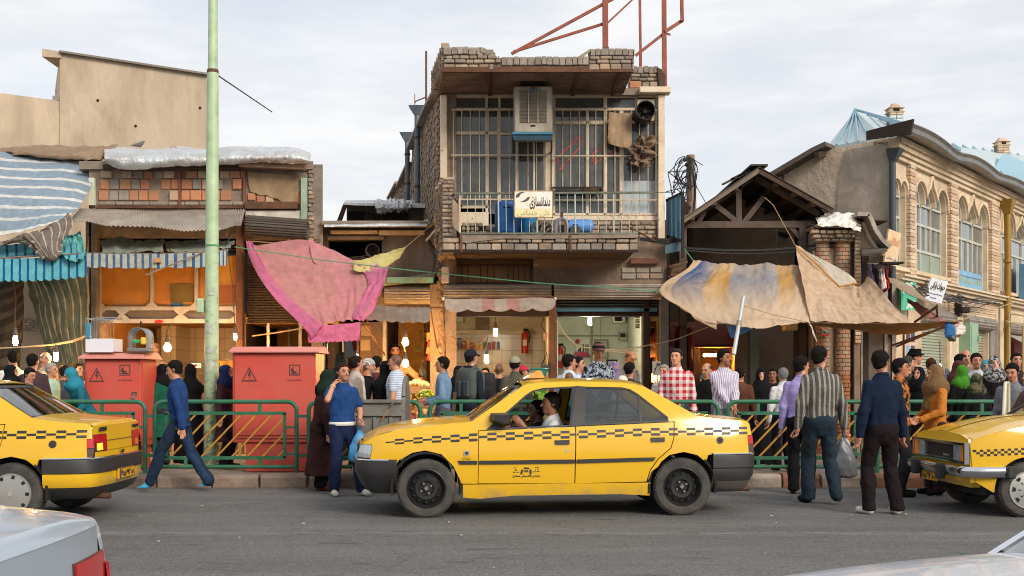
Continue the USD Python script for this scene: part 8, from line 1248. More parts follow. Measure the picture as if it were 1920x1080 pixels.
def plate(t,digits,y0,y1,z0,z1,xat,face,mt=PLY):
 """A taxi number plate across the car's end; digits left to right as a viewer reads them."""
 e=-1 if face<0 else 1;th=.012;fr=lambda o:((xat+e*o,0,0),(0,float(e),0),(0,0,1))
 pl=t.P_("number_plate",box(xat-th,xat+th,y0,y1,z0,z1),mt);a,b=(y0,y1)if e>0 else(-y1,-y0);w=b-a
 t.P_("plate_text",cat([extr(fit(ar_poly(k),a+w*u0,a+w*u1,z0+(z1-z0)*v0,z0+(z1-z0)*v1),.002,fr(th+.0005))for k,u0,u1,v0,v1 in digits]),STK,parent=pl);t.P_("blue_band",extr(sg.box(a+.004,z0+.006,a+w*.07,z1-.006),.002,fr(th+.0005)),M("plate_blue","#1f3f8f",.5)if "pb" not in _names else "@plate_blue",parent=pl);_names["pb"]=1
 rim=sg.box(a,z0,b,z1).difference(sg.box(a+.006,z0+.006,b-.006,z1-.006)).union(sg.box(a+w*.78,z0,a+w*.785,z1));t.P_("plate_rim",extr(rim,.002,fr(th+.0004)),STK,parent=pl)
def sedan(label,base,rz,paint,style="steel",taxi=True,bumper="black",wheels="steel",plate_digits=None,open_window=True,group=None):
 t=Thing("taxi" if taxi else "parked_car",label,"taxi" if taxi else "car",base=base,rz=rz,local=True,group=group);prof=lambda*p:[cs(a,b)for a,b in p]
 bz=pch([(.12,.79),(.3,.835),(.5,.852),(.62,.853),(.8,.838),(.95,.8),(1.,.785),(1.2,.69),(1.36,.6),(1.43,.555)]);px_=pch([(-.78,.74),(-.72,.8),(-.6,.885),(-.4,.945),(0.,.985),(.6,1.),(2.4,1.),(2.9,.985),(3.2,.955),(3.4,.9),(3.52,.82)])
 W=lambda x,z:bz(z)*px_(x);car=Car(t,W);PG=lambda*p:sg.Polygon([cs(a,b)for a,b in p]).buffer(0)
 hood=[(684,832),(694,825.5),(707,818.5),(747,807),(801,799),(855,794.3),(884,792.5)];roofl=[(882,793),(930,760),(962,738.5),(982,725.5),(992,721.3),(1016,718.6),(1059,717.2),(1094,717),(1140,717.6),(1174,719.2),(1197,721.5),(1216,726.5),(1264,754),(1311,780.5)];trunk=[(1311,780.5),(1330,783.5),(1362,787),(1400,790),(1411,792)];rear=[(1411,792),(1415,797),(1417,812),(1421,850)]
 arch_f=PG((868,960),(868,933),(863,901),(850,874),(828,852),(798,845),(774,849.5),(750,863),(738,880),(731,905),(730,960));arch_r=PG((1341,960),(1341,915),(1336,886),(1325,866),(1308,853),(1282,847.5),(1255,853),(1239,866),(1226,887),(1220,909),(1219,960))
 win_f=PG((910,807),(986,743),(1000,734),(1021,729),(1084,725.5),(1070,800.7),(911,808));win_r=PG((1102,726.5),(1171,727.5),(1187,731),(1201,739.5),(1255,783),(1256,792.5),(1092,798.8))
 g=.004
 fend=PG(*hood,(896.5,793),(895,907),(866,907),(700,862),(672,858)).difference(arch_f).difference(PG((668,858),(671,856),(679,834.5),(699,834.5),(700.5,842),(696,861)))
 belt=[(896.5,809),(1067,801),(1080,800.2),(1092,799),(1262,792.5)]
 dfr=PG((897,808.5),(1078.5,800.5),(1076,907),(895.5,907)).buffer(-g);drr=PG((1079,800.4),(1266,792),(1264,821),(1258,840),(1233,861),(1218,882),(1212,903.5),(1076.5,907)).buffer(-g)
 cab=PG((884,793),*roofl,*trunk,*rear,(1421,853),(1330,853),(1325,866),(1240,870),(1221,884),(1213,904),(1213.5,903.5),(1219,882.5),(1234,861.5),(1259,840.5),(1265,821),(1267.5,791),(1262,791.5),(1079,799.5),(897,807.8)).difference(arch_r).difference(win_f).difference(win_r).difference(PG((1409,817),(1425,817),(1425,851),(1411,850)))
 sill=PG((867,908.5),(1219.5,904.5),(1219,929.6),(1163,927),(960,930),(900,936),(868,934)).buffer(-g*.5)
 car.both("front_fender",fend,paint);car.both("front_door",dfr,paint);car.both("rear_door",drr,paint);car.both("cabin_frame",cab,paint,d=.045);car.both("sill_panel",sill,paint)
 t.P_("hood",car.strip(prof(*hood),.045,-.03,3.2),paint,True);t.P_("roof",car.strip(prof(*roofl[3:12]),.038,0,3.),paint,True);t.P_("boot_lid",car.strip(prof((1311,781),*trunk[1:]),.028,.02,3.2),paint,True);tt=np.linspace(-1,1,25);xe,ze=cs(1411,792);we=float(W(np.array([xe]),np.array([ze]))[0]);t.P_("boot_edge",(lambda v:(v,quads(np.array([[i,i+25,i+26,i+1]for j in range(2)for i in range(25*j,25*j+24)]))))(np.array([[(xe+.02*(1-s*s))*(1-q)+(3.462-.05*.3-.03*abs(s*.68/.7)**3+.006)*q,(we*(1-q)+.68*q)*s,(ze+.028*(1-abs(s)**3.2))*(1-q*q)+.958*q*q]for q in(0,.55,1.)for s in tt])),paint,True)
 t.P_("windscreen",car.strip(prof(*roofl[:4]),0.,-.1,inset=.05),CGL,True);t.P_("windscreen_rim",cat([car.strip(prof((878,794.5),(888,790.5)),.004,-.1,inset=.01,nx=3),car.strip(prof((977,729.5),(983,725)),.006,-.1,inset=.01,nx=3)]),BLKP);t.P_("wiper",cat([tube([cs(884,791)[:1]+(y,1.),(cs(884,791)[0]-.02,y+.25,1.02),(cs(896,784)[0]-.05,y+.5,1.035)],.008,5)for y in(-.5,.02)]),BLKP)
 t.P_("rear_window",car.strip(prof((1218,728),(1264,754),(1308,779)),0.,.07,inset=.06),TGL,True);t.P_("rear_window_rim",cat([car.strip(prof((1210,724.5),(1220,729)),.004,.07,inset=.03,nx=3),car.strip(prof((1305,777.5),(1312,781.5)),.004,.07,inset=.03,nx=3)]),BLKP)
 car.both("side_window",win_r,TGL,-.012,flange=0);t.P_("side_window",car.skin(win_f,-.012,flange=0,side=1),CGL)
 if not open_window:t.P_("side_window",car.skin(win_f,-.012,flange=0),TGL)
 for wn in(win_f,win_r):car.both("window_seal",wn.difference(wn.buffer(-.018)),BLKP,-.006,flange=.02,d=.04)
 car.both("door_pillar",PG((1084,725),(1102,726),(1093,799),(1069,801)),BLKP,.003,d=.04);car.both("window_bar",PG((1200.5,739),(1205,742),(1205,794.5),(1200.5,794.5)),BLKP,-.006,d=.04);car.both("mirror_base",PG((910,807.5),(934,786),(938,786),(944,806)),BLKP,.004)
 for s in(-1,1):v,f=hull([(cs(917,0)[0],0,1.),(cs(919,0)[0],0,1.075),(cs(951,0)[0],0,1.08),(cs(957,0)[0],0,1.045),(cs(955,0)[0],0,.965),(cs(930,0)[0],0,.95),(cs(925,0)[0],-.13,1.),(cs(925,0)[0],-.13,1.06),(cs(950,0)[0],-.15,1.06),(cs(950,0)[0],-.15,.97)]);t.P_("mirror",((v+[0,-.8,0])*[1,-s,1],f if s<0 else f[:,::-1]),BLKP,40)
 rub=so.unary_union([PG((858,864),(894,864),(894,870.5),(862,870.5)),PG((898,864),(1076,861.5),(1076,868.5),(898,870.5)),PG((1080,861.5),(1228,857.5),(1225,864),(1080,868.5))]);car.both("side_moulding",rub,BLKP,.016,flange=.016)
 for a,b,y in((1039,1066,830),(1220,1246,825)):car.both("door_handle",PG((a,y-4),(b,y-4.5),(b,y+3),(a+1,y+3.5)),BLKP,.02,flange=.02)
 car.both("door_lock",sg.Point(cs(1061,845.5)).buffer(.017),ALU,.004,flange=.004);car.both("fuel_cap",sg.Point(cs(1353,826)).buffer(.037),BLKP,.006,(-1,),flange=.006);car.both("fuel_cap_bar",sg.Point(cs(1353,826)).buffer(.018,3),INT,.009,(-1,),flange=.004)
 und=PG((690,860),(700,900),(730,915),(735,880),(760,852),(840,852),(870,900),(880,925),(1210,922),(1225,880),(1260,850),(1320,855),(1340,905),(1405,895),(1415,850),(1340,838),(1000,845),(760,838));v,f=extr(und,1.3,((0,.65,0),(1,0,0),(0,0,1)));t.P_("underbody",(v,f),BLACK)
 for c in(0.,2.669):an=np.linspace(-.2,math.pi+.2,20);o=[(c+.355*math.cos(a),.315+.355*math.sin(a))for a in an];pl=sg.LineString(o).buffer(.012);[t.P_("wheel_well",extr(pl,.22,((0,s,0),(1,0,0),(0,0,1))),BLACK)for s in(-.62,.84)]
 t.P_("inner_door",cat([extr(PG((900,815),(1262,798),(1215,900),(900,900)),.02,((0,s,0),(1,0,0),(0,0,1)))for s in(-.7,.72)]),INT);t.P_("bulkhead",cat([box(.42,.46,-.7,.7,.25,.93),box(2.3,2.34,-.66,.66,.25,.93),box(.4,2.35,-.7,.7,.22,.26)]),INT)
 for y in(-.36,.36):s_=t.P_("front_seat",cat([cbox(1.05,1.6,y-.25,y+.25,.42,.58,.06),hull([(1.5,y+i*.24,.5)for i in(-1,1)]+[(1.62,y+i*.25,.5)for i in(-1,1)]+[(1.72,y+i*.2,1.06)for i in(-1,1)]+[(1.8,y+i*.2,1.04)for i in(-1,1)])]),SEAT);t.P_("headrest",cbox(1.74,1.83,y-.13,y+.13,1.08,1.26,.04),SEAT,parent=s_)
 t.P_("rear_seat",cat([cbox(2.,2.35,-.6,.6,.42,.58,.06),hull([(2.2,i*.6,.5)for i in(-1,1)]+[(2.38,i*.58,.95)for i in(-1,1)]+[(2.45,i*.58,.5)for i in(-1,1)])]),SEAT);t.P_("parcel_shelf",box(2.36,2.86,-.6,.6,.95,.965),INT);t.P_("dashboard",hull([(.45,y,z)for y in(-.68,.68)for z in(.7,.97)]+[(.78,y,z)for y in(-.68,.68)for z in(.7,.9)]),INT)
 an=np.linspace(0,2*np.pi,25);t.P_("steering_wheel",cat([tube([np.array([.92,-.36,.9])+rotx(0)@roty(-.45)@np.array([0,.18*math.cos(a),.18*math.sin(a)])for a in an],.014,8),tube([(.92,-.36,.9),(.7,-.36,.8)],.03,8),bar((.92,-.53,.9),(.92,-.19,.9),.03)]),BLKP)
 car.both("headlight",PG((668,857.5),(671,855.5),(679,835.5),(698,835.5),(699.8,842),(695.5,860)),LENS,.004,d=.03);fx=lambda y,z:-.735+.03*(z-.6)+.16*(abs(y)/.66)**2.4
 def face(y0,y1,z0,z1,o=0.,n=9,fn=fx,e=-1):ys=np.linspace(y0,y1,n);return cat([hull([(fn(y,z)+e*o,y,z)for y in(a,b)for z in(z0,z1)]+[(fn(y,z)-e*.03,y,z)for y in(a,b)for z in(z0,z1)])for a,b in zip(ys[:-1],ys[1:])])
 t.P_("nose_panel",face(-.64,.64,.6,.77),paint);[t.P_("headlight",face(a,b,.625,.745,.012),LENS)for a,b in((-.63,-.36),(.36,.63))];t.P_("grille",face(-.34,.34,.63,.74,.008),BLKP);[t.P_("grille_bar",face(-.33,.33,z,z+.008,.014),BLKP)for z in(.65,.675,.7,.72)]
 FPt=[(-.3,.862),(-.45,.845),(-.58,.805),(-.66,.745),(-.71,.65),(-.735,.5),(-.75,.25),(-.755,0)];RPt=[(2.985,.858),(3.2,.835),(3.36,.79),(3.44,.73),(3.478,.62),(3.498,.4),(3.508,0)]
 FP2=[(-.38,.86)]+FPt[1:]
 t.P_("front_bumper",car.wrap(FPt,[(-.08,.6),(0.,.6),(.014,.57),(.014,.47),(-.01,.42),(-.06,.32),(-.14,.245),(-.2,.245)]),BLKP,40);t.P_("bumper_trim",car.wrap(FP2,[(-.02,.604),(.014,.606),(.02,.596),(.015,.585),(-.02,.585)]),CHR,40)
 rb=t.P_("rear_bumper",car.wrap(RPt,[(-.08,.645),(0.,.645),(.018,.62),(.018,.5),(0.,.49),(-.08,.49)]),BLKP,40);t.P_("bumper_trim",car.wrap(RPt,[(-.02,.652),(.016,.652),(.022,.642),(.016,.634),(-.02,.634)]),CHR,40)
 lm=paint if bumper=="body" else BLKP;t.P_("bumper_skirt",car.wrap(RPt,[(-.08,.49),(0.,.49),(.005,.42),(-.03,.355),(-.09,.355)]),lm,40);t.P_("rear_valance",car.wrap(RPt,[(-.08,.355),(-.03,.355),(-.07,.28),(-.14,.235),(-.2,.235)]),BLKP if bumper=="body" else M("dusty_skirt","#4d4942",.75)if "dsk" not in _names else "@dusty_skirt",40)
 if bumper!="body":_names["dsk"]=1
 rx=lambda y,z:3.462-.05*(z-.65)-.03*(abs(y)/.7)**3.
 rf=lambda*a,**k:face(*a,fn=rx,e=1,**k)
 t.P_("tail_panel",rf(-.7,.7,.64,.7,n=15),paint);bl=t.P_("boot_face",rf(-.675,.675,.705,.962,o=.004,n=15),paint);t.P_("boot_seam",rf(-.4,.4,.8,.806,o=.008),BLKP,parent=bl)
 for s in(-1,1):
  r=lambda a,b,z0,z1,o=.012:rf(min(s*a,s*b),max(s*a,s*b),z0,z1,o=o,n=4)
  l=t.P_("tail_light",r(.4,.72,.705,.875,.01),SMK);t.P_("red_lens",r(.41,.71,.79,.87,.016),REDL,parent=l);t.P_("red_lens",r(.41,.5,.71,.79,.016),REDL,parent=l);t.P_("amber_lens",r(.52,.63,.715,.785,.018),emitter("lit_indicator",(1.,.42,.03),2.2)if style=="lit" and s<0 else AMBL,parent=l)
 car.both("tail_light",PG((1409.5,817.5),(1419.5,817.5),(1421,833),(1410,833)),REDL,.004,d=.03);car.both("tail_light",PG((1410.2,834),(1421,834),(1421.5,850),(1411.3,850)),SMK,.004,d=.03)
 t.P_("exhaust_pipe",tube([(3.1,-.4,.25),(3.5,-.4,.24)],.03,10),RUSTY);t.P_("silencer",tube([(2.95,-.45,.28),(2.95,.4,.28)],.09,12),STEEL)
 if plate_digits:plate(t,plate_digits,-.24,.24,.4,.505,3.525,1)
 for x in(0.,2.669):
  for y in(-.745,.745):wheel(car,x,y,.3,wheels)
 if taxi:
  cy=[(700,833),(737,829.5),(804,825),(873,821.5),(909,819.5),(1045,816),(1115,814.5),(1214,810.5),(1282,810),(1394,808.5),(1415,808)];cf=lambda x:np.interp(x,*zip(*cy));k=0;bl=[];x=708.;hh=np.interp
  while x<1404:
   h=float(np.interp(x,[700,740,870,1420],[1.4,3.2,4.9,4.6]));a,b=x,x+16.8;sk=(cf(b)-cf(a))
   if k%2==0:
    if x>722:bl+=[PG((a,cf(a)-h*1.5),(b,cf(b)-h*1.5),(b,cf(b)-h*.5),(a,cf(a)-h*.5)),PG((a,cf(a)+h*.5),(b,cf(b)+h*.5),(b,cf(b)+h*1.5),(a,cf(a)+h*1.5))]
   else:bl.append(PG((a,cf(a)-h*.42),(b,cf(b)-h*.42),(b,cf(b)+h*.42),(a,cf(a)+h*.42)))
   x+=17.1;k+=1
  gaps=so.unary_union([sg.LineString([cs(896,780),cs(895,910)]).buffer(.006),sg.LineString([cs(1080,790),cs(1077,910)]).buffer(.006),sg.LineString([cs(1266,780),cs(1264,830)]).buffer(.006)])
  car.both("check_square",[b.difference(gaps)for b in bl][0],STK,.003,flange=0,d=.04)
  for b in bl[1:]:car.both("check_square",b.difference(gaps),STK,.003,flange=0,d=.04)
  sg_=t.P_("roof_sign",hull([(cs(994,0)[0],y,1.435)for y in(-.22,.22)]+[(cs(1032,0)[0],y,1.44)for y in(-.22,.22)]+[(cs(1012,0)[0],y,1.5)for y in(-.2,.2)]+[(cs(1019,0)[0],y,1.525)for y in(-.17,.17)]+[(cs(1026,0)[0],y,1.515)for y in(-.18,.18)]),M("amber_roof_sign","#d08a35",.25,trans=0.,coat=.4)if "ars" not in _names else "@amber_roof_sign",40);_names["ars"]=1;t.P_("sign_base",box(cs(990,0)[0],cs(1033,0)[0],-.2,.2,1.405,1.436),BLKP,parent=sg_)
 return t,car,PG
def bend_text(car,poly,side_off=.0035):return car.skin(poly,side_off,flange=0,d=.02)
def en_poly(text,x0,x1,z0,z1):
 m=meshkit.text_mesh(text,1.);tri=np.array(m.triangles)[:,:,:2];p=so.unary_union([sg.Polygon(q).buffer(.004)for q in tri if abs(np.cross(*(q[1:]-q[0])))>1e-6]);return fit(p,x0,x1,z0,z1)
def cars():
 t,car,PG=sedan("yellow check striped taxi saloon in mid street with its driver at the wheel",(P(800,0,12.13)[0]-.063,12.13+.75,0),math.radians(4.5),YEL)
 dg=lambda s:[(k,*u,*v)for k,u,v in s]
 x0,z0=cs(960,893);x1,z1=cs(1011,876);w=x1-x0;h=z1-z0;B=lambda a,b,c,d:sg.box(x0+w*a,z0+h*c,x0+w*b,z0+h*d)
 em=[sg.Polygon([(x0+w*a,z0+h*b)for a,b in((.38,.8),(.42,.98),(.58,.98),(.62,.8))]),B(.3,.38,.55,.72),B(.42,.56,.56,.68),B(.61,.69,.55,.74),B(.29,.7,.46,.52),B(.28,.35,.22,.46),B(.62,.69,.22,.46),B(0.,.1,.42,.5),B(.13,.24,.42,.5),B(.74,.84,.46,.54),B(.88,.98,.48,.56),B(.02,.14,.92,.97),B(.8,.97,.95,1.),B(.08,.11,.6,.8),B(.14,.16,.62,.75),B(.82,.84,.62,.78),B(.9,.93,.66,.85)]
 car.t.P_("door_emblem",bend_text(car,so.unary_union(em)),STK);car.t.P_("door_lettering",bend_text(car,fit(ar_poly("org"),x0,x1,z0-h*.18,z0+h*.2)),STK)
 a,b=cs(866,862.5),cs(882,858);car.t.P_("badge_lettering",bend_text(car,en_poly("CNG",a[0],b[0],a[1],b[1]),.004),STK);a,b=cs(870,854),cs(879,846);e=sg.box(a[0],a[1],b[0],b[1]).buffer(.004);car.t.P_("badge",car.skin(e,.008,flange=.008),ALU);car.t.P_("badge_centre",car.skin(e.buffer(-.012),.01,flange=.002),STK)
 t2,c2,_=sedan("yellow taxi saloon at the left edge, seen from its rear corner with an indicator lit",(P(28,0,11.6)[0]-2.669,11.6+.74,0),0.,YEL,"lit",True,"body","cover",[("d1",.09,.13,.2,.8),("d9",.15,.24,.2,.8),("ta",.26,.4,.15,.65),("d6",.43,.52,.2,.8),("d9",.53,.61,.2,.8),("d2",.63,.72,.2,.8),("d5",.8,.87,.2,.65),("d1",.91,.95,.2,.65)],False)
 fr=((3.452,0,0),(0,1,0),(0,0,1));t2.P_("maker_lettering",extr(en_poly("PEUGEOT",-.6,-.4,.905,.945),.012,fr),STK);t2.P_("model_lettering",extr(en_poly("405 GLX",.42,.6,.905,.94),.012,fr),STK);t2.P_("boot_lock",cyl((3.48,0.,.675),(3.5,0,.675),.02,n=12),BLKP)
 SV=CP("silver_paint","#9aa6b2",metal=.1);s,cs_,_=sedan("silver grey saloon in the bottom left corner, only its boot and tail light in view",(-1.28-3.47,3.07,0),0.,SV,"x",False,"body","cover",None,False,None)
 WH=CP("white_paint","#c4cad3");sedan("white saloon in the bottom right corner, only its bonnet and windscreen edge in view",(.88,2.18,-.01),math.radians(8),WH,"x",False,"body","cover",None,False,None)
 paykan()
def paykan():
 t=Thing("taxi","older boxy yellow taxi at the right edge with chrome bumper and small check band","taxi",base=(P(1918,0,12.15)[0],12.15+.71,0),rz=math.radians(1.),local=True);cp=lambda px,py:((px-1918)/181.,(969-py)/181.);PG=lambda*p:sg.Polygon([cp(*q)for q in p]).buffer(0)
 bz=pch([(.15,.74),(.35,.785),(.6,.8),(.85,.79),(.95,.76),(1.,.73),(1.4,.58)]);px_=pch([(-.62,.945),(-.5,.975),(-.2,1.),(2.6,1.),(3.4,.95)]);car=Car(t,lambda x,z:bz(z)*px_(x));pr=lambda*p:[cp(*q)for q in p]
 hood=[(1812,831),(1818,824),(1850,813),(1890,803),(1930,796),(1990,790)];arch=sg.Point(0,.29).buffer(.335).union(sg.box(-.335,-.1,.335,.29));arch2=sg.Point(2.49,.29).buffer(.335).union(sg.box(2.155,-.1,2.825,.29))
 low=sg.Polygon(pr(*hood)+[(2.9,.98),(3.45,.93),(3.5,.45),(3.4,.3),(-.35,.26),(-.52,.36),(-.56,.5)]).buffer(0).difference(arch).difference(arch2);cabp=sg.Polygon([(.4,.985),(.95,1.36),(1.2,1.4),(2.,1.4),(2.35,1.34),(2.75,.985)]);w1=sg.Polygon([(.62,1.),(1.,1.31),(1.42,1.345),(1.42,1.)]);w2=sg.Polygon([(1.5,1.),(1.5,1.345),(2.05,1.34),(2.3,1.28),(2.5,1.)])
 seam=so.unary_union([sg.LineString([(.42,1.),(.4,.3)]),sg.LineString([(1.46,1.),(1.46,.28)]),sg.LineString([(2.3,1.),(2.12,.6)])]).buffer(.004)
 parts=sorted(getattr(low.difference(seam),"geoms",[low]),key=lambda g:g.bounds[0]);
 for k,g in enumerate(parts[:3]):car.both(("front_fender","front_door","rear_body")[k],g,YEL)
 car.both("cabin_frame",cabp.difference(w1).difference(w2),YEL);car.both("side_window",w1.union(w2),CGL,-.012,flange=0)
 t.P_("hood",car.strip(pr(*hood[1:])+[(.42,.995)],.06,-.02,2.6),YEL,True);t.P_("hood_ridge",car.strip(pr(*hood[1:])+[(.42,.995)],.066,-.03,2.,span=(-.16,.16)),YEL,True);t.P_("roof",car.strip([(.95,1.36),(1.2,1.4),(2.,1.4),(2.35,1.34)],.03),YEL,True);t.P_("windscreen",car.strip([(.43,.995),(.95,1.355)],0,-.05,inset=.03),CGL,True);t.P_("windscreen_seal",cat([tube([(.42-.05*(1-s*s),s*.68,1.005)for s in np.linspace(-1,1,9)],.012,6)]+[tube([(.42,s*.7,1.),(.95,s*.59,1.36)],.014,6)for s in(-1,1)]),BLKP);t.P_("rear_window",car.strip([(2.36,1.33),(2.74,.99)],0,.05,inset=.03),CGL,True);t.P_("boot_lid",car.strip([(2.74,.985),(2.95,.97),(3.45,.93)],.03),YEL,True);t.P_("tail_panel",box(3.4,3.5,-.7,.7,.4,.93),YEL)
 t.P_("wiper",cat([tube([(.36,y,1.02),(.48,y+.2,1.07),(.55,y+.45,1.11)],.01,5)for y in(-.45,.05)]),BLKP);t.P_("underbody",box(-.45,3.3,-.62,.62,.22,.45),BLACK);t.P_("engine_bay",box(-.5,.4,-.7,.7,.45,.72),BLACK);t.P_("dashboard",box(.45,.8,-.66,.66,.7,.98),INT)
 for y in(-.33,.33):s_=t.P_("front_seat",cat([cbox(1.,1.5,y-.24,y+.24,.42,.58,.05),cbox(1.45,1.6,y-.24,y+.24,.5,1.08,.05)]),SEAT)
 X0=-.6;t.P_("nose_panel",box(X0+.02,X0+.09,-.755,.755,.36,.775),YEL);t.P_("hood_lip",hull([(X0+a,y,z)for y,z in((0,.862),(.3,.859),(-.3,.859),(.55,.842),(-.55,.842),(.735,.8),(-.735,.8),(.75,.755),(-.75,.755))for a in(.01,.08)]),YEL);t.P_("lower_valance",hull([(X0+.02,y,.42)for y in(-.75,.75)]+[(X0+.06,y,.3)for y in(-.66,.66)]+[(X0+.16,y,.3)for y in(-.66,.66)]+[(X0+.16,y,.42)for y in(-.75,.75)]),YEL)
 fr=sg.box(-.755,.545,.755,.765).difference(sg.box(-.725,.565,.725,.745));F=lambda o:((X0-o+.02,0,0),(0,-1,0),(0,0,1));t.P_("chrome_surround",extr(fr,.05,F(.01)),CHR);g=t.P_("grille",extr(sg.box(-.4,.565,.4,.745),.01,F(0.)),BLKP)
 for k in range(9):z=.575+k*.0195;t.P_("grille_bar",extr(sg.box(-.39,z,.39,z+.009),.02,F(.01)),CHR if k in(0,8)else BLKP,parent=g)
 t.P_("grille_lettering",extr(en_poly("Peykan",.12,.28,.6,.628),.004,F(.032)),ALU,parent=g)
 for s in(-1,1):t.P_("headlight",extr(sg.box(*sorted((s*.41,s*.6))[:1],.572,sorted((s*.41,s*.6))[1],.74),.028,F(.01)),LENS);t.P_("indicator",extr(sg.box(sorted((s*.605,s*.72))[0],.572,sorted((s*.605,s*.72))[1],.74),.03,F(.01)),AMBL)
 bp=[(-.19,.8),(-.3,.83),(-.5,.835),(-.62,.8),(-.68,.7),(-.7,.4),(-.71,0)];t.P_("chrome_bumper",car.wrap(bp,[(-.03,.52),(.01,.525),(.03,.505),(.035,.475),(.022,.43),(0,.415),(-.03,.42)]),CHR,40)
 for s in(-1,1):t.P_("overrider",cbox(-.78,-.7,s*.36-.05,s*.36+.05,.37,.535,.015),BLKP);t.P_("bumper_end",cbox(-.24,-.15,s*.845-.03,s*.845+.03,.405,.535,.015),BLKP)
 plate(t,[("d2",.09,.16,.2,.85),("d8",.17,.26,.2,.85),("ta",.28,.41,.15,.65),("d2",.44,.51,.2,.85),("d1",.54,.57,.2,.85),("d4",.6,.69,.2,.85),("d5",.8,.87,.2,.65),("d1",.91,.95,.2,.65)],-.1,.36,.315,.415,-.68,-1)
 sq=[]
 for r in range(3):
  for k in range(28):
   if(k+r)%2==0 and(r<2 or k>1):x=-.56+k*.035;z=.675-r*.024+.045*(x+.56);sq.append(sg.box(x,z,x+.033,z+.023))
 for b in sq:car.both("check_square",b,STK,.003,(-1,),flange=0,d=.04)
 t.P_("mirror",hull([(.36,-.99,.96),(.36,-.79,.96),(.36,-.79,1.1),(.36,-.99,1.1),(.45,-.97,.98),(.45,-.8,.98),(.45,-.8,1.08),(.45,-.97,1.08)]),BLKP,40)
 dw=t.P_("open_door",extr(sg.Polygon([(0,.3),(1.,.3),(1.,1.),(0,1.)]),.05,((.45,.8,0),(math.cos(1.1),math.sin(1.1),0),(0,0,1))),YEL);t.P_("door_window_frame",cat([tube([np.array([.45+math.cos(1.1)*u,.8+math.sin(1.1)*u,z])for u,z in((.02,1.),(.3,1.34),(.36,1.38),(.98,1.38),(1.,1.))],.02,8),tube([np.array([.45+math.cos(1.1)*u,.8+math.sin(1.1)*u,z])for u,z in((.36,1.),(.36,1.38))],.014,8)]),M("cream_trim","#cdc7ae",.4),parent=dw)
 for x in(0,2.49):
  for y in(-.69,.69):wheel(car,x,y,.285,"alloy")
cars()
# ================================================================ people: smooth bodies from distance fields, clothes as further skins
def snet(f,ax):
 """Surface nets: the zero level of a field on a rectilinear grid."""
 s=f<0;n=np.array(f.shape)-1;c=np.zeros(n,int);corners=[(i,j,k)for i in(0,1)for j in(0,1)for k in(0,1)];sl=lambda o:tuple(slice(o[a],o[a]+n[a])for a in range(3))
 for o in corners:c+=s[sl(o)]
 act=np.argwhere((c>0)&(c<8));idx=-np.ones(n,int);idx[tuple(act.T)]=np.arange(len(act));acc=np.zeros((len(act),3));cnt=np.zeros(len(act));pos=lambda q:np.stack([ax[a][q[:,a]]for a in range(3)],1)
 for a in corners:
  for d in range(3):
   if a[d]:continue
   b=list(a);b[d]=1;pa,pb=act+a,act+b;fa,fb=f[tuple(pa.T)],f[tuple(pb.T)];m=(fa<0)!=(fb<0)
   t=(fa[m]/(fa[m]-fb[m]))[:,None];acc[m]+=pos(pa[m])*(1-t)+pos(pb[m])*t;cnt[m]+=1
 v=acc/cnt[:,None];out=[]
 for d in range(3):
  u,w=(d+1)%3,(d+2)%3;lo=[slice(1,-1)]*3;lo[d]=slice(0,-1);hi=list(lo);hi[d]=slice(1,None);A,B=s[tuple(lo)],s[tuple(hi)];e=np.argwhere(A!=B);flip=A[tuple(e.T)];off=np.ones(3,int);off[d]=0;e=e+off
  g=lambda i,j:(lambda q:idx[tuple(q.T)])(e-np.eye(3,dtype=int)[u]*i-np.eye(3,dtype=int)[w]*j);q=np.stack([g(0,0),g(1,0),g(1,1),g(0,1)],1);q[~flip]=q[~flip][:,::-1];q=q[(q>=0).all(1)];out.append(quads(q))
 return v,np.vstack(out)
def smin(a,b,k=.03):h=np.clip(.5+.5*(b-a)/k,0,1);return b*(1-h)+a*h-k*h*(1-h)
def capf(p,a,b,ra,rb):
 a,b=np.asarray(a,float),np.asarray(b,float);d=b-a;t=np.clip(((p[0]-a[0])*d[0]+(p[1]-a[1])*d[1]+(p[2]-a[2])*d[2])/(d@d+1e-9),0,1)
 return np.sqrt((p[0]-a[0]-t*d[0])**2+(p[1]-a[1]-t*d[1])**2+(p[2]-a[2]-t*d[2])**2)-(ra+(rb-ra)*t)
def ell(p,c,r):q=np.sqrt(sum(((p[i]-c[i])/r[i])**2 for i in range(3)));return(q-1)*min(r)
def grid(lo,hi,h,fine=None,hf=None):
 """Axes from lo to hi with step h; step hf within fine = (lo, hi)."""
 out=[]
 for i in range(3):
  if fine is None:out.append(np.arange(lo[i],hi[i]+h,h));continue
  a,b=fine[0][i],fine[1][i];out.append(np.concatenate([np.arange(a-h,lo[i]-h,-h)[::-1],np.arange(a,b,hf),np.arange(b,hi[i]+h,h)]))
 return out
def ik(s,w,l1,l2,hint):
 d=w-s;L=np.linalg.norm(d);L2=min(L,(l1+l2)*.995);w=s+d/L*L2;a=(l1*l1-l2*l2+L2*L2)/(2*L2);h=math.sqrt(max(l1*l1-a*a,0));u=d/L;k=np.asarray(hint,float);k=k-u*(k@u);k/=np.linalg.norm(k)+1e-9;return s+u*a+k*h,w
_hands={}
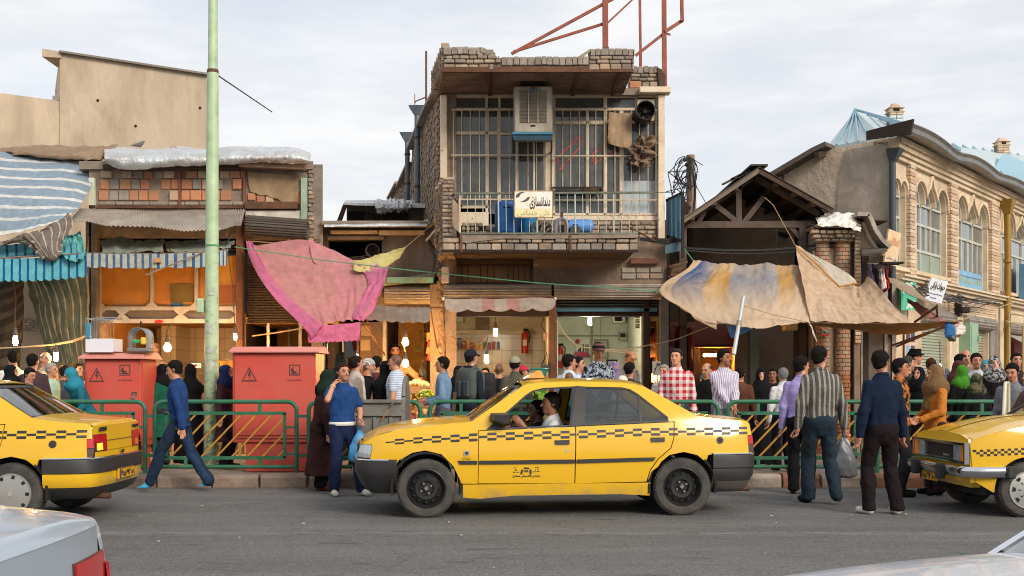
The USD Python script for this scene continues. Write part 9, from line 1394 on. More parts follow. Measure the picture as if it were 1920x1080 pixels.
def hand(curl,side):
 """Palm, four fingers of unequal length and a thumb leaving the palm's side; wrist at the origin, fingers along +z, palm towards +x * side, thumb towards -y."""
 if(curl,side)not in _hands:
  ax=grid((-.05,-.075,-.03),(.09,.06,.21),.0056);p=np.meshgrid(*ax,indexing="ij");f=smin(ell(p,(0,-.004,.05),(.017,.041,.058)),capf(p,(0,0,-.03),(0,0,.03),.026,.024),.02)
  for k,(y,L,z)in enumerate(((-.03,.072,.092),(-.01,.08,.098),(.011,.074,.094),(.03,.058,.084))):
   a=np.array([0,y,z]);an=.15
   for j,fr in enumerate((.45,.32,.23)):an+=curl*(.55,.75,.5)[j];b=a+L*fr*np.array([math.sin(an),y*.25*(1-curl),math.cos(an)]);f=smin(f,capf(p,a,b,.0092-.0008*j,.0086-.0008*j),.006);a=b
  f=smin(f,capf(p,(.006,-.03,.022),(.02,-.056,.058),.013,.0105),.012);f=smin(f,capf(p,(.02,-.056,.058),(.028+.02*curl,-.052+.02*curl,.092),.0105,.009),.005);v,fc=snet(f,ax);_hands[curl,side]=(v*[side,1,1],fc if side>0 else fc[:,::-1])
 return _hands[curl,side]
SKIN=MT("skin",{"a":("attribute",{"attribute":"col"}),"p":("principled_bsdf",{"roughness":.5,"specular_ior_level":.4,"subsurface_weight":.12,"subsurface_scale":.01})},[("a.color","p.base_color")],surface="p.BSDF")
_cl={}
def cl(spec,rough=.9):
 """Clothing: '#rrggbb' plain, or 'kind#a#b#size' for stripes (v, h), checks, mottled or printed cloth."""
 if spec in _cl:return _cl[spec]
 kind,*c=spec.split("#");nm="cloth_%03d"%len(_cl);a=rgb("#"+c[0]);n={"tc":("texture_coordinate",{}),"n1":("noise_texture",{"scale":7.,"detail":5.,"roughness":.6}),"rv":("map_range",{"from_min":.3,"from_max":.7,"to_min":.82,"to_max":1.16}),"hv":("hsv",{}),"nb":("noise_texture",{"scale":16.,"detail":4.,"distortion":.8}),"b":("bump",{"strength":.45,"distance":.035}),"p":("principled_bsdf",{"roughness":rough,"specular_ior_level":.15,"sheen_weight":0.})}
 L=[("tc.object","n1.vector"),("n1.fac","rv.value"),("rv.result","hv.value"),("tc.object","nb.vector"),("nb.fac","b.height"),("b.normal","p.normal"),("hv.color","p.base_color")]
 if kind:
  b=rgb("#"+c[1]);sz=float(c[2]);n["mx"]=("mix_color",{"a":a,"b":b});L.append(("mx.result","hv.color"))
  def st(ax_,w,th):n["s"+w]=("separate_xyz",{});n["m"+w]=("math",{"math_type":"multiply","value2":sz});n["f"+w]=("math",{"math_type":"fraction"});n["g"+w]=("math",{"math_type":"greater_than","value2":th});L.extend([("tc.object",f"s{w}.vector"),(f"s{w}.{ax_}",f"m{w}.value1"),(f"m{w}.value",f"f{w}.value1"),(f"f{w}.value",f"g{w}.value1")])
  if kind in "vh":st("x" if kind=="v" else "z","1",.62);L.append(("g1.value","mx.fac"))
  elif kind=="check":st("x","1",.5);st("z","2",.5);n["ad"]=("math",{"math_type":"multiply_add","value2":.5});n["hh"]=("math",{"math_type":"multiply","value2":.5});L.extend([("g1.value","ad.value1"),("g2.value","hh.value1"),("hh.value","ad.value3"),("ad.value","mx.fac")])
  else:n["nn"]=("noise_texture",{"scale":sz,"detail":3.,"distortion":1.});n["rr"]=("map_range",{"from_min":.47,"from_max":.53,"to_min":0.,"to_max":1.,"clamp":True});L.extend([("tc.object","nn.vector"),("nn.fac","rr.value"),("rr.result","mx.fac")])
 else:n["hv"][1]["color"]=a
 _cl[spec]=MT(nm,n,L,surface="p.BSDF");return _cl[spec]
def folds(v,f,amp,seed,fz=(10,10,5)):
 m=trimesh.Trimesh(v,f,process=False);h=meshkit.fbm(v*np.array(fz)+seed,3,seed)-.5;h2=np.abs(meshkit.noise(v*np.array(fz)*1.3+7+seed,seed)-.5);return v+m.vertex_normals*((h-.6*h2+.12)*2*amp)[:,None],f
def person(label,base,heading,H,top="#888888",bottom="#2b2b30",hair="#15110e",kind="man",style="short",skin="#b98468",yaw=0.,pitch=0.,lean=0.,lw=None,rw=None,lf=None,rf=None,sleeve=1.,hem=.9,shoes="#1d1a18",scarf=None,beard=.25,sit=False,fine=False,curl=.55,girth=1.,lcurl=None,base_is_world=True,tuck=False,rz0=0.,group=None,cut=0.):
 t=Thing("person",label,"person",base=base,rz=-math.radians(heading)+rz0,local=True,group=group);k=H/1.75;seed=len(_names)%997;hc=.022 if fine else.03;h=.0135 if fine else.0185
 pel=np.array([0,0,.95])if not sit else np.array([0,0,.62]);R=rotx(math.radians(lean));Rt=lambda q:pel+R@np.array(q,float);sh={s:Rt((s*.166,0,.432))for s in(-1,1)};nb=Rt((0,0.,.53));hd=nb+rotx(math.radians(lean*.6))@np.array([0,-.022,.152]);Rh=rotx(math.radians(lean*.5+pitch))@rotz(-math.radians(yaw))
 wr={1:np.array(lw if lw is not None else(.25,-.03,.84 if not sit else.62)),-1:np.array(rw if rw is not None else(-.25,-.03,.84))};el={}
 for s in(-1,1):el[s],wr[s]=ik(sh[s],wr[s]if(lw if s>0 else rw)is not None else wr[s]+(R-np.eye(3))@(sh[s]-pel)*.6,.285,.255,(s*.55,.85,-.25)if wr[s][2]<sh[s][2]-.12 else(s*.5,-.15,-1.))
 an={s:np.array(f if f is not None else((s*.1,0.,.09)if not sit else(s*.12,-.62,.5)))for s,f in((1,lf),(-1,rf))};hip={s:pel+[s*.088,0,-.03]for s in(-1,1)};kn={}
 for s in(-1,1):kn[s],an[s]=ik(hip[s],an[s],.43,.42,(s*.08,-1,.05))
 toT=lambda p:tuple(sum(R.T[i][j]*(p[j]-pel[j])for j in range(3))for i in range(3));toH=lambda p:tuple(sum(Rh.T[i][j]*(p[j]-hd[j])for j in range(3))for i in range(3));zs=np.array([-.1,0.,.1,.22,.34,.44,.495,.54,.6])
 def torso(p,d,fl=None):
  q=toT(p);A=np.array([.168,.162,.15,.162,.174,.156,.1,.06,.056])*(girth if fl is None else 1);B=np.array([.118,.114,.106,.114,.12,.104,.082,.062,.056])*girth;z=np.clip(q[2],zs[0],zs[-1])
  a,b=np.interp(z,zs,A)+d,np.interp(z,zs,B)+d;e=np.maximum(q[2]-.6,0)+np.maximum(zs[0]-q[2],0);return(np.sqrt((q[0]/a)**2+((q[1]-0.)/b)**2)-1)*np.minimum(a,b)*.9+e,q
 allp=np.array([hd+[0,0,.17],hd-.12,hd+.12,*wr.values(),*el.values(),*an.values(),*kn.values(),pel]);lo,hi=allp.min(0)-.16,allp.max(0)+.16;lo[2]=max(lo[2],-.02)
 hf=.0078 if fine else.0105;ax=grid(lo,hi,hc,(hd-.135,hd+.135),hf);p=np.meshgrid(*ax,indexing="ij");f,_=torso(p,-.012);f=smin(f,capf(p,nb-[0,0,.04],hd+Rh@[0,.02,-.06],.056,.052),.03)
 for s in(-1,1):
  f=smin(f,capf(p,sh[s],el[s],.05,.042),.03);f=np.minimum(f,capf(p,el[s],wr[s],.042,.028));f=smin(f,capf(p,hip[s],kn[s],.082,.055),.03);f=smin(f,capf(p,kn[s],an[s],.054,.038),.02)
 q=toH(p);hdf=smin(ell(q,(0,.016,.03),(.074,.093,.086)),ell(q,(0,-.022,-.03),(.06,.068,.086)),.03);hdf=smin(hdf,capf(q,(-.012,-.066,-.094),(.012,-.066,-.094),.02,.02),.03);hdf=smin(hdf,capf(q,(-.036,-.078,.03),(.036,-.078,.03),.012,.012),.02);hdf=smin(hdf,capf(q,(0,-.086,.014),(0,-.11,-.026),.008,.0125),.012)
 for s in(-1,1):hdf=smin(hdf,ell(q,(s*.076,.014,-.006),(.011,.021,.031)),.008);hdf=np.maximum(hdf,-(np.sqrt((q[0]-s*.031)**2+(q[1]+.099)**2+(q[2]-.012)**2)-.016));hdf=smin(hdf,ell(q,(s*.031,-.076,.01),(.0135,.0115,.0105)),.003)
 hdf=smin(hdf,capf(q,(-.018,-.083,-.06),(.018,-.083,-.06),.0085,.0085),.008);f=smin(f,hdf,.02);v,fc=snet(f,ax)
 g=np.array(toH(v.T)).T;sk=np.array(rgb(skin));col=np.tile(sk,(len(v),1));hc_=np.array(rgb(hair))if hair else sk*.4;face=(np.abs(g)<.14).all(1)&(g[:,1]<-.03)
 def tint(m,c,a=1.):col[m]=col[m]*(1-a)+np.array(c)*a
 tint(face&(g[:,2]>-.03)&(g[:,2]<0.)&(np.abs(np.abs(g[:,0])-.045)<.02),sk*[1.1,.8,.75],.35)
 if kind=="man" and beard:tint(face&(g[:,2]<-.042)&(g[:,1]<.02),hc_,beard);tint(face&(np.abs(g[:,2]+.046)<.008)&(np.abs(g[:,0])<.03)&(g[:,1]<-.08),hc_,min(1,beard*1.5))
 tint(face&(np.abs(g[:,2]+.061)<.008)&(np.abs(g[:,0])<.022)&(g[:,1]<-.08),sk*[1.,.55,.52],.8);tint(face&(np.abs(g[:,2]-.033)<.0065)&(np.abs(np.abs(g[:,0])-.031)<.021)&(g[:,1]<-.06),hc_,.85);tint(face&(np.abs(g[:,2]-.01)<.0085)&(np.abs(np.abs(g[:,0])-.031)<.015)&(g[:,1]<-.07),(.05,.035,.03),.85)
 if style in("short","thick","cap","grey")and not(kind!="man"):zl=np.interp(g[:,1],[-.09,-.045,-.022,0.,.03,.06,.1],[.3,.3,.03,-.022,-.05,-.085,-.1]);tint((g[:,2]>zl-.026)&(g[:,2]<.08)&(np.abs(g)<.15).all(1),hc_,.6)
 if style in("buzz","bald"):tint((g[:,2]>(.02 if style=="bald" else 0.)+np.clip(-g[:,1]*1.1,-.09,.055))&(np.abs(g)<.15).all(1)&((style=="buzz")|(g[:,2]<.075)),hc_,.75)
 sole=v[:,2]>-9;ms,cs2=[(v,fc)],[col]
 for s in(-1,1):
  d=wr[s]-el[s];d/=np.linalg.norm(d);y=np.array([0,1.,0])if abs(d[1])<.8 else np.array([0,0,-1.]);y=y-d*(d@y);y/=np.linalg.norm(y);xx=np.cross(y,d);hv,hf_=hand(lcurl if s>0 and lcurl is not None else curl,-s);ms.append((hv@np.array([xx,y,d])*1.+wr[s],hf_));cs2.append(np.tile(sk*.95,(len(hv),1)))
 b=cat(ms);t.P_("body",(b[0]*k,b[1]),SKIN,True,color=np.vstack(cs2))
 def wear(nm,field,lo_,hi_,spec,amp=.01,hh=None,fz=(8,8,4.5),parent=None):
  ax_=grid(lo_,hi_,hh or h);p_=np.meshgrid(*ax_,indexing="ij");ff=field(p_)
  if not(ff<0).any():return None
  v_,f_=snet(ff,ax_);v_,f_=folds(v_,f_,amp,seed,fz)if amp else(v_,f_);return t.P_(nm,(v_*k,f_),cl(spec)if isinstance(spec,str)else spec,True,parent=parent)
 hlo,hhi=hd-.17,hd+.17;crn=lambda q,d:smin(ell(q,(0,.016,.03),(.074+d,.093+d,.086+d)),ell(q,(0,.02,-.03),(.064+d*.5,.07+d,.08)),.03)
 if kind!="chador":
  def shirt(p_):
   ff,q=torso(p_,.012);ff=np.maximum(ff,q[2]-.545)
   if hem<.8:ff=smin(ff,np.maximum((np.sqrt((p_[0]/(.165+(.9-p_[2])*.16))**2+(p_[1]/(.125+(.9-p_[2])*.14))**2)-1)*.14,p_[2]-.98),.04)
   ff=np.maximum(ff,(hem-.95)-(q[2]if hem>=.8 else p_[2]-.95))
   for s in(-1,1):
    e=el[s];m_=sh[s]*.4+e*.6
    ff=smin(ff,capf(p_,sh[s],e if sleeve>=.5 else m_,.059,.055 if sleeve>=.5 else.064),.03)
    if sleeve>=.5:w_=e*(1-min(1,sleeve))+wr[s]*min(1,sleeve);ff=smin(ff,capf(p_,e,w_,.056,.044),.012)
   return np.maximum(ff,-capf(p_,nb+[0,-.015,0.],nb+[0,-.07,.1],.052,.075))if kind=="man" else ff
  pts=np.array([*sh.values(),*el.values(),*wr.values(),nb]);slo,shi=pts.min(0)-.13,pts.max(0)+.12;slo[:2]=np.minimum(slo[:2],pel[:2]-.24);shi[:2]=np.maximum(shi[:2],pel[:2]+.24);slo[2]=min(slo[2],hem-.05)
  wear("coat" if hem<.8 else "shirt",shirt,slo,shi,top,.017 if fine else.013);fine and kind=="man" and hem>=.8 and wear("collar",lambda p_:(lambda q:np.maximum(np.abs(np.sqrt(q[0]**2+(q[1]*1.1+0.)**2)-.064-(.565-q[2])*.28)-.0065,np.maximum(.515+q[1]*.35-q[2],q[2]-.562-q[1]*.25)))(toT(p_)),nb-.14,nb+.12,top,0,.0095)
  def legs(p_):
   ff=ell(p_,pel+[0,.008,-.03],(.172*girth,.128*girth,.13));ff=smin(ff,ell(p_,pel+[0,0.,-.1],(.115,.11,.12)),.03)
   for s in(-1,1):ff=smin(ff,capf(p_,hip[s],kn[s],.096,.076),.03);ff=np.minimum(ff,capf(p_,kn[s],an[s]-[0,0,.02],.076,.072))
   return np.maximum(np.maximum(ff,p_[2]-pel[2]-.05),.045-p_[2])
  pts=np.array([*hip.values(),*kn.values(),*an.values()]);llo,lhi=pts.min(0)-.15,pts.max(0)+.15;llo[2]=0.;wear("trousers",legs,llo,lhi,bottom,.018,fz=(9,9,6))
 else:
  def cloak(p_):
   q=toH(p_);ff=smin(ell(q,(0,.014,.02),(.094,.112,.112)),capf(p_,hd+[0,.02,-.08],nb-[0,0,.06],.1,.13),.05);ff=smin(ff,ell(p_,nb-[0,0,.14],(.225,.15,.16)),.06)
   z=np.clip(p_[2],0,1.35);a=.215+(1.35-z)*.055;b=.155+(1.35-z)*.07;ff=smin(ff,np.maximum((np.sqrt((p_[0]/a)**2+(p_[1]/b)**2)-1)*.16,p_[2]-1.36),.06);ff=np.maximum(ff,.03-p_[2]);ff=np.maximum(ff,-ell(q,(0,-.13,-.012),(.056,.09,.088)))
   return np.maximum(ff,-capf(p_,wr[1]+(wr[1]-el[1])*.3,wr[1]+(wr[1]-el[1])*.7,.05,.06))if lw is not None else ff
  wear("chador",cloak,np.array([-.34,-.32,0.]),np.array([.34,.32,hd[2]+.16]),top,.022,h*1.1,(9,9,3))
 for s in(-1,1):
  a=an[s];lift=a[2]-.09;fwd=np.array([s*.18,-1,0. if lift<.05 else-.5]);fwd/=np.linalg.norm(fwd)
  if kind=="chador":continue
  sf=lambda p_:np.maximum(smin(capf(p_,a+[0,.015,-.045],a+fwd*.175+[0,0,-.052],.042,.036),capf(p_,a+[0,.01,-.01],a+fwd*.05+[0,0,-.03],.044,.036),.02),(a[2]-.088-p_[2])if lift<.05 else-1.)
  wear("shoe",sf,a-[.12,.27,.1],a+[.12,.1,.07],shoes,0,.014)
 if style in("short","thick","bald","grey")and hair and not scarf:
  d={"thick":.016,"bald":.005}.get(style,.013);fr={"bald":.4}.get(style,.074)
  def hr(p_):q=toH(p_);zl=np.interp(q[1],[-.09,-.045,-.022,0.,.03,.06,.1],[fr,fr-.006,.028,-.022,-.05,-.085,-.1])+.01*(meshkit.noise(np.stack([q[0],q[1],q[2]],-1)*60,seed)-.5);ff=crn(q,d)+d*.6*np.clip(.5-(q[2]+.01)*9,0,1);ff=np.maximum(ff,(zl-q[2])*.75);ff=np.maximum(ff,q[2]-.048)if style=="bald" else ff;return ff
  wear("hair",hr,hlo,hhi,hair,.009 if style=="thick" else.006,.0095 if fine else.013,(34,34,26))
 if style in("cap","knit","hat","headcloth"):
  cp=scarf or "#3a3a38"
  def ht(p_):
   q=toH(p_);ff=np.maximum(crn(q,.017 if style!="headcloth" else.024),(.03 if style!="knit" else.022)+q[1]*-.1-q[2])
   if style=="cap":ff=np.minimum(ff,np.maximum(np.abs(q[2]-.04-(q[1]+.1)*.15)-.007,np.sqrt(q[0]**2+(q[1]+.09)**2)-.078))
   if style=="hat":ff=np.minimum(ff,np.maximum(np.abs(q[2]-.04)-.012,np.sqrt(q[0]**2+q[1]**2)-.135));ff=np.minimum(ff,np.maximum(np.maximum(np.sqrt(q[0]**2+q[1]**2)-.092,q[2]-.135),.04-q[2]))
   return ff
  wear("cap" if style!="headcloth" else "headcloth",ht,hlo,hhi+.05,cp,0. if style!="headcloth" else.008,.012,(30,30,30));
  if hair:
   def hr(p_):q=toH(p_);zl=np.interp(q[1],[-.09,-.02,.015,.05,.1],[.2,.03,-0.,-.055,-.075]);return np.maximum(np.maximum(crn(q,.01),(zl-q[2])*.75),q[2]-.04)
   wear("hair",hr,hlo,hhi,hair,.003,.012)
 if style=="hijab":
  def hj(p_):
   q=toH(p_);ff=smin(ell(q,(0,.022,.018),(.092,.11,.108)),capf(q,(0,.012,-.05),(0,.012,-.21),.09,.132),.04);ff=smin(ff,ell(p_,nb+[0,-.01,-.03],(.172+cut*.3,.145+cut,.115+cut*.8)),.07);ff=smin(ff,capf(p_,nb-[0,.05,.05],nb-[0,.11,.3],.09,.075),.05)if cut else ff
   return np.maximum(ff,-ell(q,(0,-.15,-.012),(.084,.113,.088)))
  wear("headscarf",hj,np.minimum(hd,nb)-.34,hd+.18,scarf or "#222226",.012,.0125 if fine else.0155,(11,11,7))
  if fine:wear("hair",lambda p_:(lambda q:np.maximum(np.maximum(crn(q,.006),.045-q[2]),q[1]+.02))(toH(p_)),hlo,hhi,"#1d1512",.003,.012)
 return t,dict(wr={s:w*k for s,w in wr.items()},el=el,nb=nb*k,hd=hd*k,pel=pel*k,R=R,k=k,rot=rotz(-math.radians(heading)+rz0),base=np.asarray(base,float))
def at_px(label,px,py,Y,heading,dz=0.,**kw):
 g=PV if Y>15.65 else 0.;z=Z(py,Y);ln=kw.get("lean",0.);H=(z-g-dz)/(1-.55*(1-math.cos(math.radians(ln))));off=rotz(-math.radians(heading))@np.array([0,-.02-.7*math.sin(math.radians(ln)),0])*H/1.75
 return person(label,(X(px,Y)-off[0],Y-off[1],g+dz),heading,H,**kw)
def crowd():
 A=at_px;BK,NV="#141416","#1a2133"
 A("man with dark hair and white collar at the far left stall",24,657,17.9,140,top="#c9c5bd");A("woman in plain black headscarf at the far left, turned to the right",22,684,17.,-95,top=BK,kind="woman",style="hijab",scarf="#101012",hem=.5);A("boy with short dark hair bending his head, left of the teal scarfed woman",56,690,16.5,-70,top="#3a3f48",pitch=20);A("broad man in a plum brown jacket seen from behind at the left",62,664,17.2,165,top="#43343a",yaw=30,girth=1.15);A("balding man facing right behind the plum jacketed man",86,660,18.3,-55,top="#8a8478",hair="#4a443e",style="bald");A("grey haired person in a mint top left of the smaller red cabinet",97,681,17.6,-80,top="#9fc4b4",hair="#8d8c88",beard=0);A("person with dark brown hair seen from behind, left of the smaller red cabinet",121,685,18.2,180,top="#4a4a52",hair="#241a14");A("boy in a pink shirt beside the smaller red cabinet",145,681,18.5,-75,top="#c99aa4",beard=0)
 A("woman in teal headscarf and coat stooping behind the left taxi",128,694,16.4,48,top="#1f5f6e",kind="woman",style="hijab",scarf="#27768a",hem=.5,lean=26,pitch=14,fine=True,lw=(.16,-.34,.86));A("older shopkeeper in a taupe shirt inside the amber fronted shop",289,642,21.3,35,top="#9c8568",hair="#6d655c",style="bald",skin="#c08a66");A("woman in black headscarf and green coat behind the walking young man",303,683,17.4,110,top="#17503f",kind="woman",style="hijab",scarf="#121214",hem=.5)
 A("young man in navy shirt and jeans striding left along the kerb",326,677,14.9,90,top="#203a68",bottom="v#1c2a3c#243650#9",style="thick",lf=(.1,-.4,.1),rf=(-.1,.36,.16),shoes="#3f93b4",fine=True,lw=(.25,.1,.86),rw=(-.24,-.12,.86),pitch=12,lean=5,hem=.86);A("woman wrapped in a black chador left of the lamp post",357,684,17.7,180,kind="chador",top="#131315");A("woman in navy headscarf and plum coat left of the larger red cabinet",425,684,17.,-75,top="#3a272c",kind="woman",style="hijab",scarf="#1d2a50",hem=.45,bottom="#1b1a1c")
 A("woman in dark brown coat and dark green headscarf hidden behind the phoning man",618,694,15.1,-110,top="#38201f",kind="woman",style="hijab",scarf="#16251d",hem=.22,bottom="#111113",cut=.03,shoes="#5a2a20",lean=10);A("woman in a dark green black headscarf behind the larger red cabinet",640,662,19.,170,kind="chador",top="#15201b")
 t,s=A("man in dark blue shirt and white belt talking on his phone",643,681,14.35,-28,top="#1f3f70",bottom="#1a2340",hair="#2b1c14",fine=True,sleeve=.3,rw=(-.165,-.1,1.45),lw=(.16,-.22,.99),curl=1.,lcurl=1.1,yaw=-12,lf=(.24,-.1,.09),rf=(-.1,.06,.09),shoes="#cfc9bd",hem=.93,beard=.35)
 k=s["k"];R=s["rot"];L=lambda p:s["base"]+R@(np.array(p,float)*k)
 t.P_("belt",xf(revolve([(1.,-.022),(1.03,0),(1.,.022)],40),np.diag([.165,.125,1]),(0,0,.955*k)),M("white_belt","#d0cdc6",.5));t.P_("wristband",xf(tube([s["wr"][-1]-(s["wr"][-1]-s["el"][-1]*k)*.1,s["wr"][-1]-(s["wr"][-1]-s["el"][-1]*k)*.02],.034,14)),M("tan_watch","#c9a876",.4))
 w=s["wr"][-1]/k;ph=Thing("mobile_phone","black mobile phone held to the ear of the man in dark blue","phone",base=L(w+[0,0,.1]));ph.P_("body",xf(hull([(i*.022,j*.008,z)for i in(-1,1)for j in(-1,1)for z in(.02,.15)]),R@rotz(.6)@rotx(.15),L(w+[.035,.045,0.])),M("phone_black","#17171a",.3))
 def carrier(name,label,top,w,h,d,mat,sw=0.):
  b=Thing(name,label,"bag",base=top);an=np.linspace(0,2*np.pi,25)[:-1];rows=[(.04,0),(.12,-.14),(.3,-.28),(.46,-.5),(.5,-.75),(.46,-.93),(.25,-1.)]
  v=np.array([[r*2*w/2*math.cos(a)*1.+sw*z,r*2*d/2*math.sin(a),z*h]for r,z in rows for a in an]);n=24;i,j=np.meshgrid(np.arange(len(rows)-1),np.arange(n),indexing="ij");q=np.stack([i*n+j,(i+1)*n+j,(i+1)*n+(j+1)%n,i*n+(j+1)%n],-1).reshape(-1,4);m=trimesh.Trimesh(v,np.vstack([quads(q),[[len(v)-n,len(v)-n+k_,len(v)-n+k_+1]for k_ in range(1,n-1)]]),process=False).subdivide().subdivide();vv=wavy(np.array(m.vertices),w*.1,7/max(w,.2)*.35,3);b.P_("bag",(vv+top,np.array(m.faces)),mat,True);b.P_("handle",tube([top+[0,0,-.02],top+[0.,0,.05]],[.025,.03],8),mat)
 TR=lambda nm,c,tr=.25:MT(""+nm,{"p":("principled_bsdf",{"base_color":rgb(c),"roughness":.32}),"t":("translucent_bsdf",{"color":rgb(c)}),"m":("mix_closure",{"fac":tr})},[("p.BSDF","m.closure1"),("t.BSDF","m.closure2")],surface="m.closure")
 carrier("carrier_bag","translucent blue carrier bag in the phoning man's left hand",L(s["wr"][1]/k+[0,-.02,-.09]),.28,.42,.18,TR("blue_poly","#4c93c4"),0.)
 A("man in white pinstriped shirt behind the phoning man's shoulder",669,667,16.7,-125,top="v#a49a94#b9b0aa#45",hair="#1f1712",fine=True);A("old man in a black and white checked headcloth and black jacket",692,674,17.1,-85,top=BK,style="headcloth",scarf="check#e0ddd6#17171a#60",hair="#6a6660",beard=.6);A("man in a maroon brown shirt with his hand behind his back",707,668,17.6,-150,top="#55302f");A("woman in a black chador beside the man in striped polo shirt",724,678,17.,175,kind="chador",top="#0f0f11");A("stout man in white and blue striped polo shirt and khaki trousers",741,665,16.8,100,top="h#c3c9d4#8f9db8#32",bottom="#8a7554",style="buzz",sleeve=.3,girth=1.2,fine=True,skin="#bf8668");A("bearded young shopkeeper in a pale shirt in the ochre fruit shop",741,646,21.2,-10,top="#d0b48a",beard=.7,rw=(-.2,-.2,1.),lw=(.38,-.35,1.15));A("man in a faded denim jacket facing left beside the bananas",829,669,16.5,95,top="#667f99",bottom="#4d4c52",fine=True,rw=(-.14,-.26,1.08),lw=(.18,-.2,1.05),skin="#a8765a")
 t,s=A("guard in dark cap and grey green padded vest seen from behind",884,656,16.7,-135,top="#1d222b",bottom="#20252d",style="cap",scarf="#20242a",fine=True,skin="#c08a6c");k=s["k"]
 vm=M("vest_grey_green","#454b49",.8,obj=True,bump=.3);v,f=ball(1,3);sp=lambda v:np.c_[np.sign(v[:,0])*np.abs(v[:,0])**.6,np.sign(v[:,1])*np.abs(v[:,1])**.6,np.sign(v[:,2])*np.abs(v[:,2])**.5];t.P_("padded_vest",(sp(v)*[.2*k,.165*k,.25*k]+[0,0,1.24*k],f),vm,True)
 for x in(-.09,.09):t.P_("vest_pouch",cbox((x-.06)*k,(x+.06)*k,.15*k,.185*k,1.06*k,1.3*k,.02),vm);t.P_("shoulder_strap",tube([(x*1.3*k,.12*k,1.42*k),(x*1.3*k,.02*k,1.495*k),(x*1.3*k,-.1*k,1.4*k)],.035,8),vm,True)
 g=Thing("rifle","dark slung rifle hanging at the guard's left side","rifle",base=P(855,730,16.5));g.P_("barrel",tube([P(855,692,16.45),P(853,735,16.45)],.016,8),BLACK);g.P_("stock",bar(P(853,735,16.45),P(850,775,16.45),.05,.06),DARKWOOD)
 A("woman in black headscarf between the denim jacket man and the guard",860,686,17.7,175,top=BK,kind="woman",style="hijab",scarf="#0e0e10",hem=.5);A("shopkeeper in an orange shirt lit by the hanging bulb",910,690,20.6,15,top="#c07a3c",skin="#c98a5c");A("young man with cropped hair in a black shirt and rucksack",935,682,18.,185,top="#17171a",style="buzz");A("man in olive green cap and olive jacket seen from behind",966,669,16.7,170,top="#4d4a3c",style="cap",scarf="#8b8672",fine=True,yaw=28);A("child in a red cap facing right beyond the olive jacket man",982,686,17.8,-85,top="#5a4038",style="cap",scarf="#b03040",beard=0)
 b=Thing("rucksack","black rucksack worn by the cropped haired young man","rucksack",base=P(905,740,17.4));v,f=ball(1,3);b.P_("pack",(wavy(sp(v)*[.15,.12,.24],.02,6)+P(912,728,17.55),f),M("rucksack_black","#1d1c20",.8),True);b.P_("pocket",(sp(v)*[.11,.06,.1]+P(911,738,17.42),f),"@rucksack_black",True)
 A("man in a white shirt with thick black hair behind the middle taxi's roof",1068,665,16.5,-140,top="#c3cad6",style="thick",fine=True,yaw=30);A("small boy with shaved head just above the middle taxi's roof",1067,698,15.95,180,top="#6d6a64",style="buzz",beard=0);A("youth in profile behind the white shirted man",1085,669,17.3,-80,top="#8f9bb0",beard=0);A("boy in striped knit cap and navy patterned hooded jacket looking down",1122,643,16.4,-18,top="mot#161c28#8f97a0#22",style="knit",scarf="h#1c1718#6d4a40#14",pitch=24,beard=0,skin="#8a5a42",fine=True,hair="#17110e");A("woman in a mauve and orange flowered headscarf turned left",1150,679,16.7,75,top="#6a5a62",kind="woman",style="hijab",scarf="mot#8f6f74#5a5a86#16",hem=.5);A("bald man in a grey patterned shirt leaning forward in the pale walled shop",1184,659,18.6,-35,top="mot#4a4a4c#77746e#24",style="bald",hair="#2b2622",lean=14,pitch=18,skin="#a8714e");A("dark haired man behind the white flowered headscarf",1181,680,16.9,-140,top="#3a3836",style="thick");A("woman in a white headscarf with red flowers, seen from behind at the taxi's roof",1167,704,16.1,165,top="#b8aea4",kind="woman",style="hijab",scarf="mot#d8d0c6#d0c0b4#14",hem=.5);A("grey haired old man half hidden by the red checked shirt",1245,684,17.3,30,top="#b0b2b8",hair="#85837e",beard=.2)
 A("young man in a red and white checked shirt with cropped hair",1268,654,16.2,12,top="check#b9222c#d8cfcc#11",bottom="#3a3a42",style="short",hair="#2a2320",yaw=14,fine=True,beard=.1,hem=.86,skin="#c48f72");A("balding man in a dark jacket before the lit display case",1325,681,17.6,40,top="#16181c",style="bald",hair="#231d1a",pitch=14);A("young man in a white striped shirt leaning on the railing with folded hands",1358,656,16.35,-12,top="v#cdc9d6#8f7f9c#38",bottom="#77767c",style="thick",hair="#120e0c",yaw=-38,fine=True,lw=(.05,-.27,.86),rw=(.02,-.25,.9),sleeve=.62,skin="#a06e50",beard=.35);A("man in a brown jacket seen from behind beside the white striped shirt",1388,688,17.2,200,top="#5d3a2c",hair="#1d1512");A("woman in a black chador holding it closed at her chest",1427,690,17.5,4,kind="chador",top="#111113",skin="#c9967c");A("dark faced man in shadow beside the chador clad woman",1449,691,18.3,20,top="#1d1a18",skin="#8a5f48");A("grey haired man in a white shirt seen from behind",1468,690,16.5,172,top="#c9c8c6",bottom="#17171a",hair="#6d6c6a",fine=True)
 A("man in a lavender shirt and black trousers standing at the kerb",1503,669,14.6,-160,top="#9a8fc4",bottom="#121216",fine=True,yaw=45,style="thick",hem=.93);t,s=A("tall young man in grey striped shirt and slate trousers seen from behind",1537,650,13.5,176,top="v#4f4d4a#8f8a80#17",bottom="#25323c",fine=True,yaw=50,style="thick",hem=.95,rf=(-.13,.16,.13),lf=(.12,-.06,.09),lw=(.27,.04,.84),lcurl=1.1,shoes="#1f1f20",rw=(-.29,-.04,.84),curl=1.)
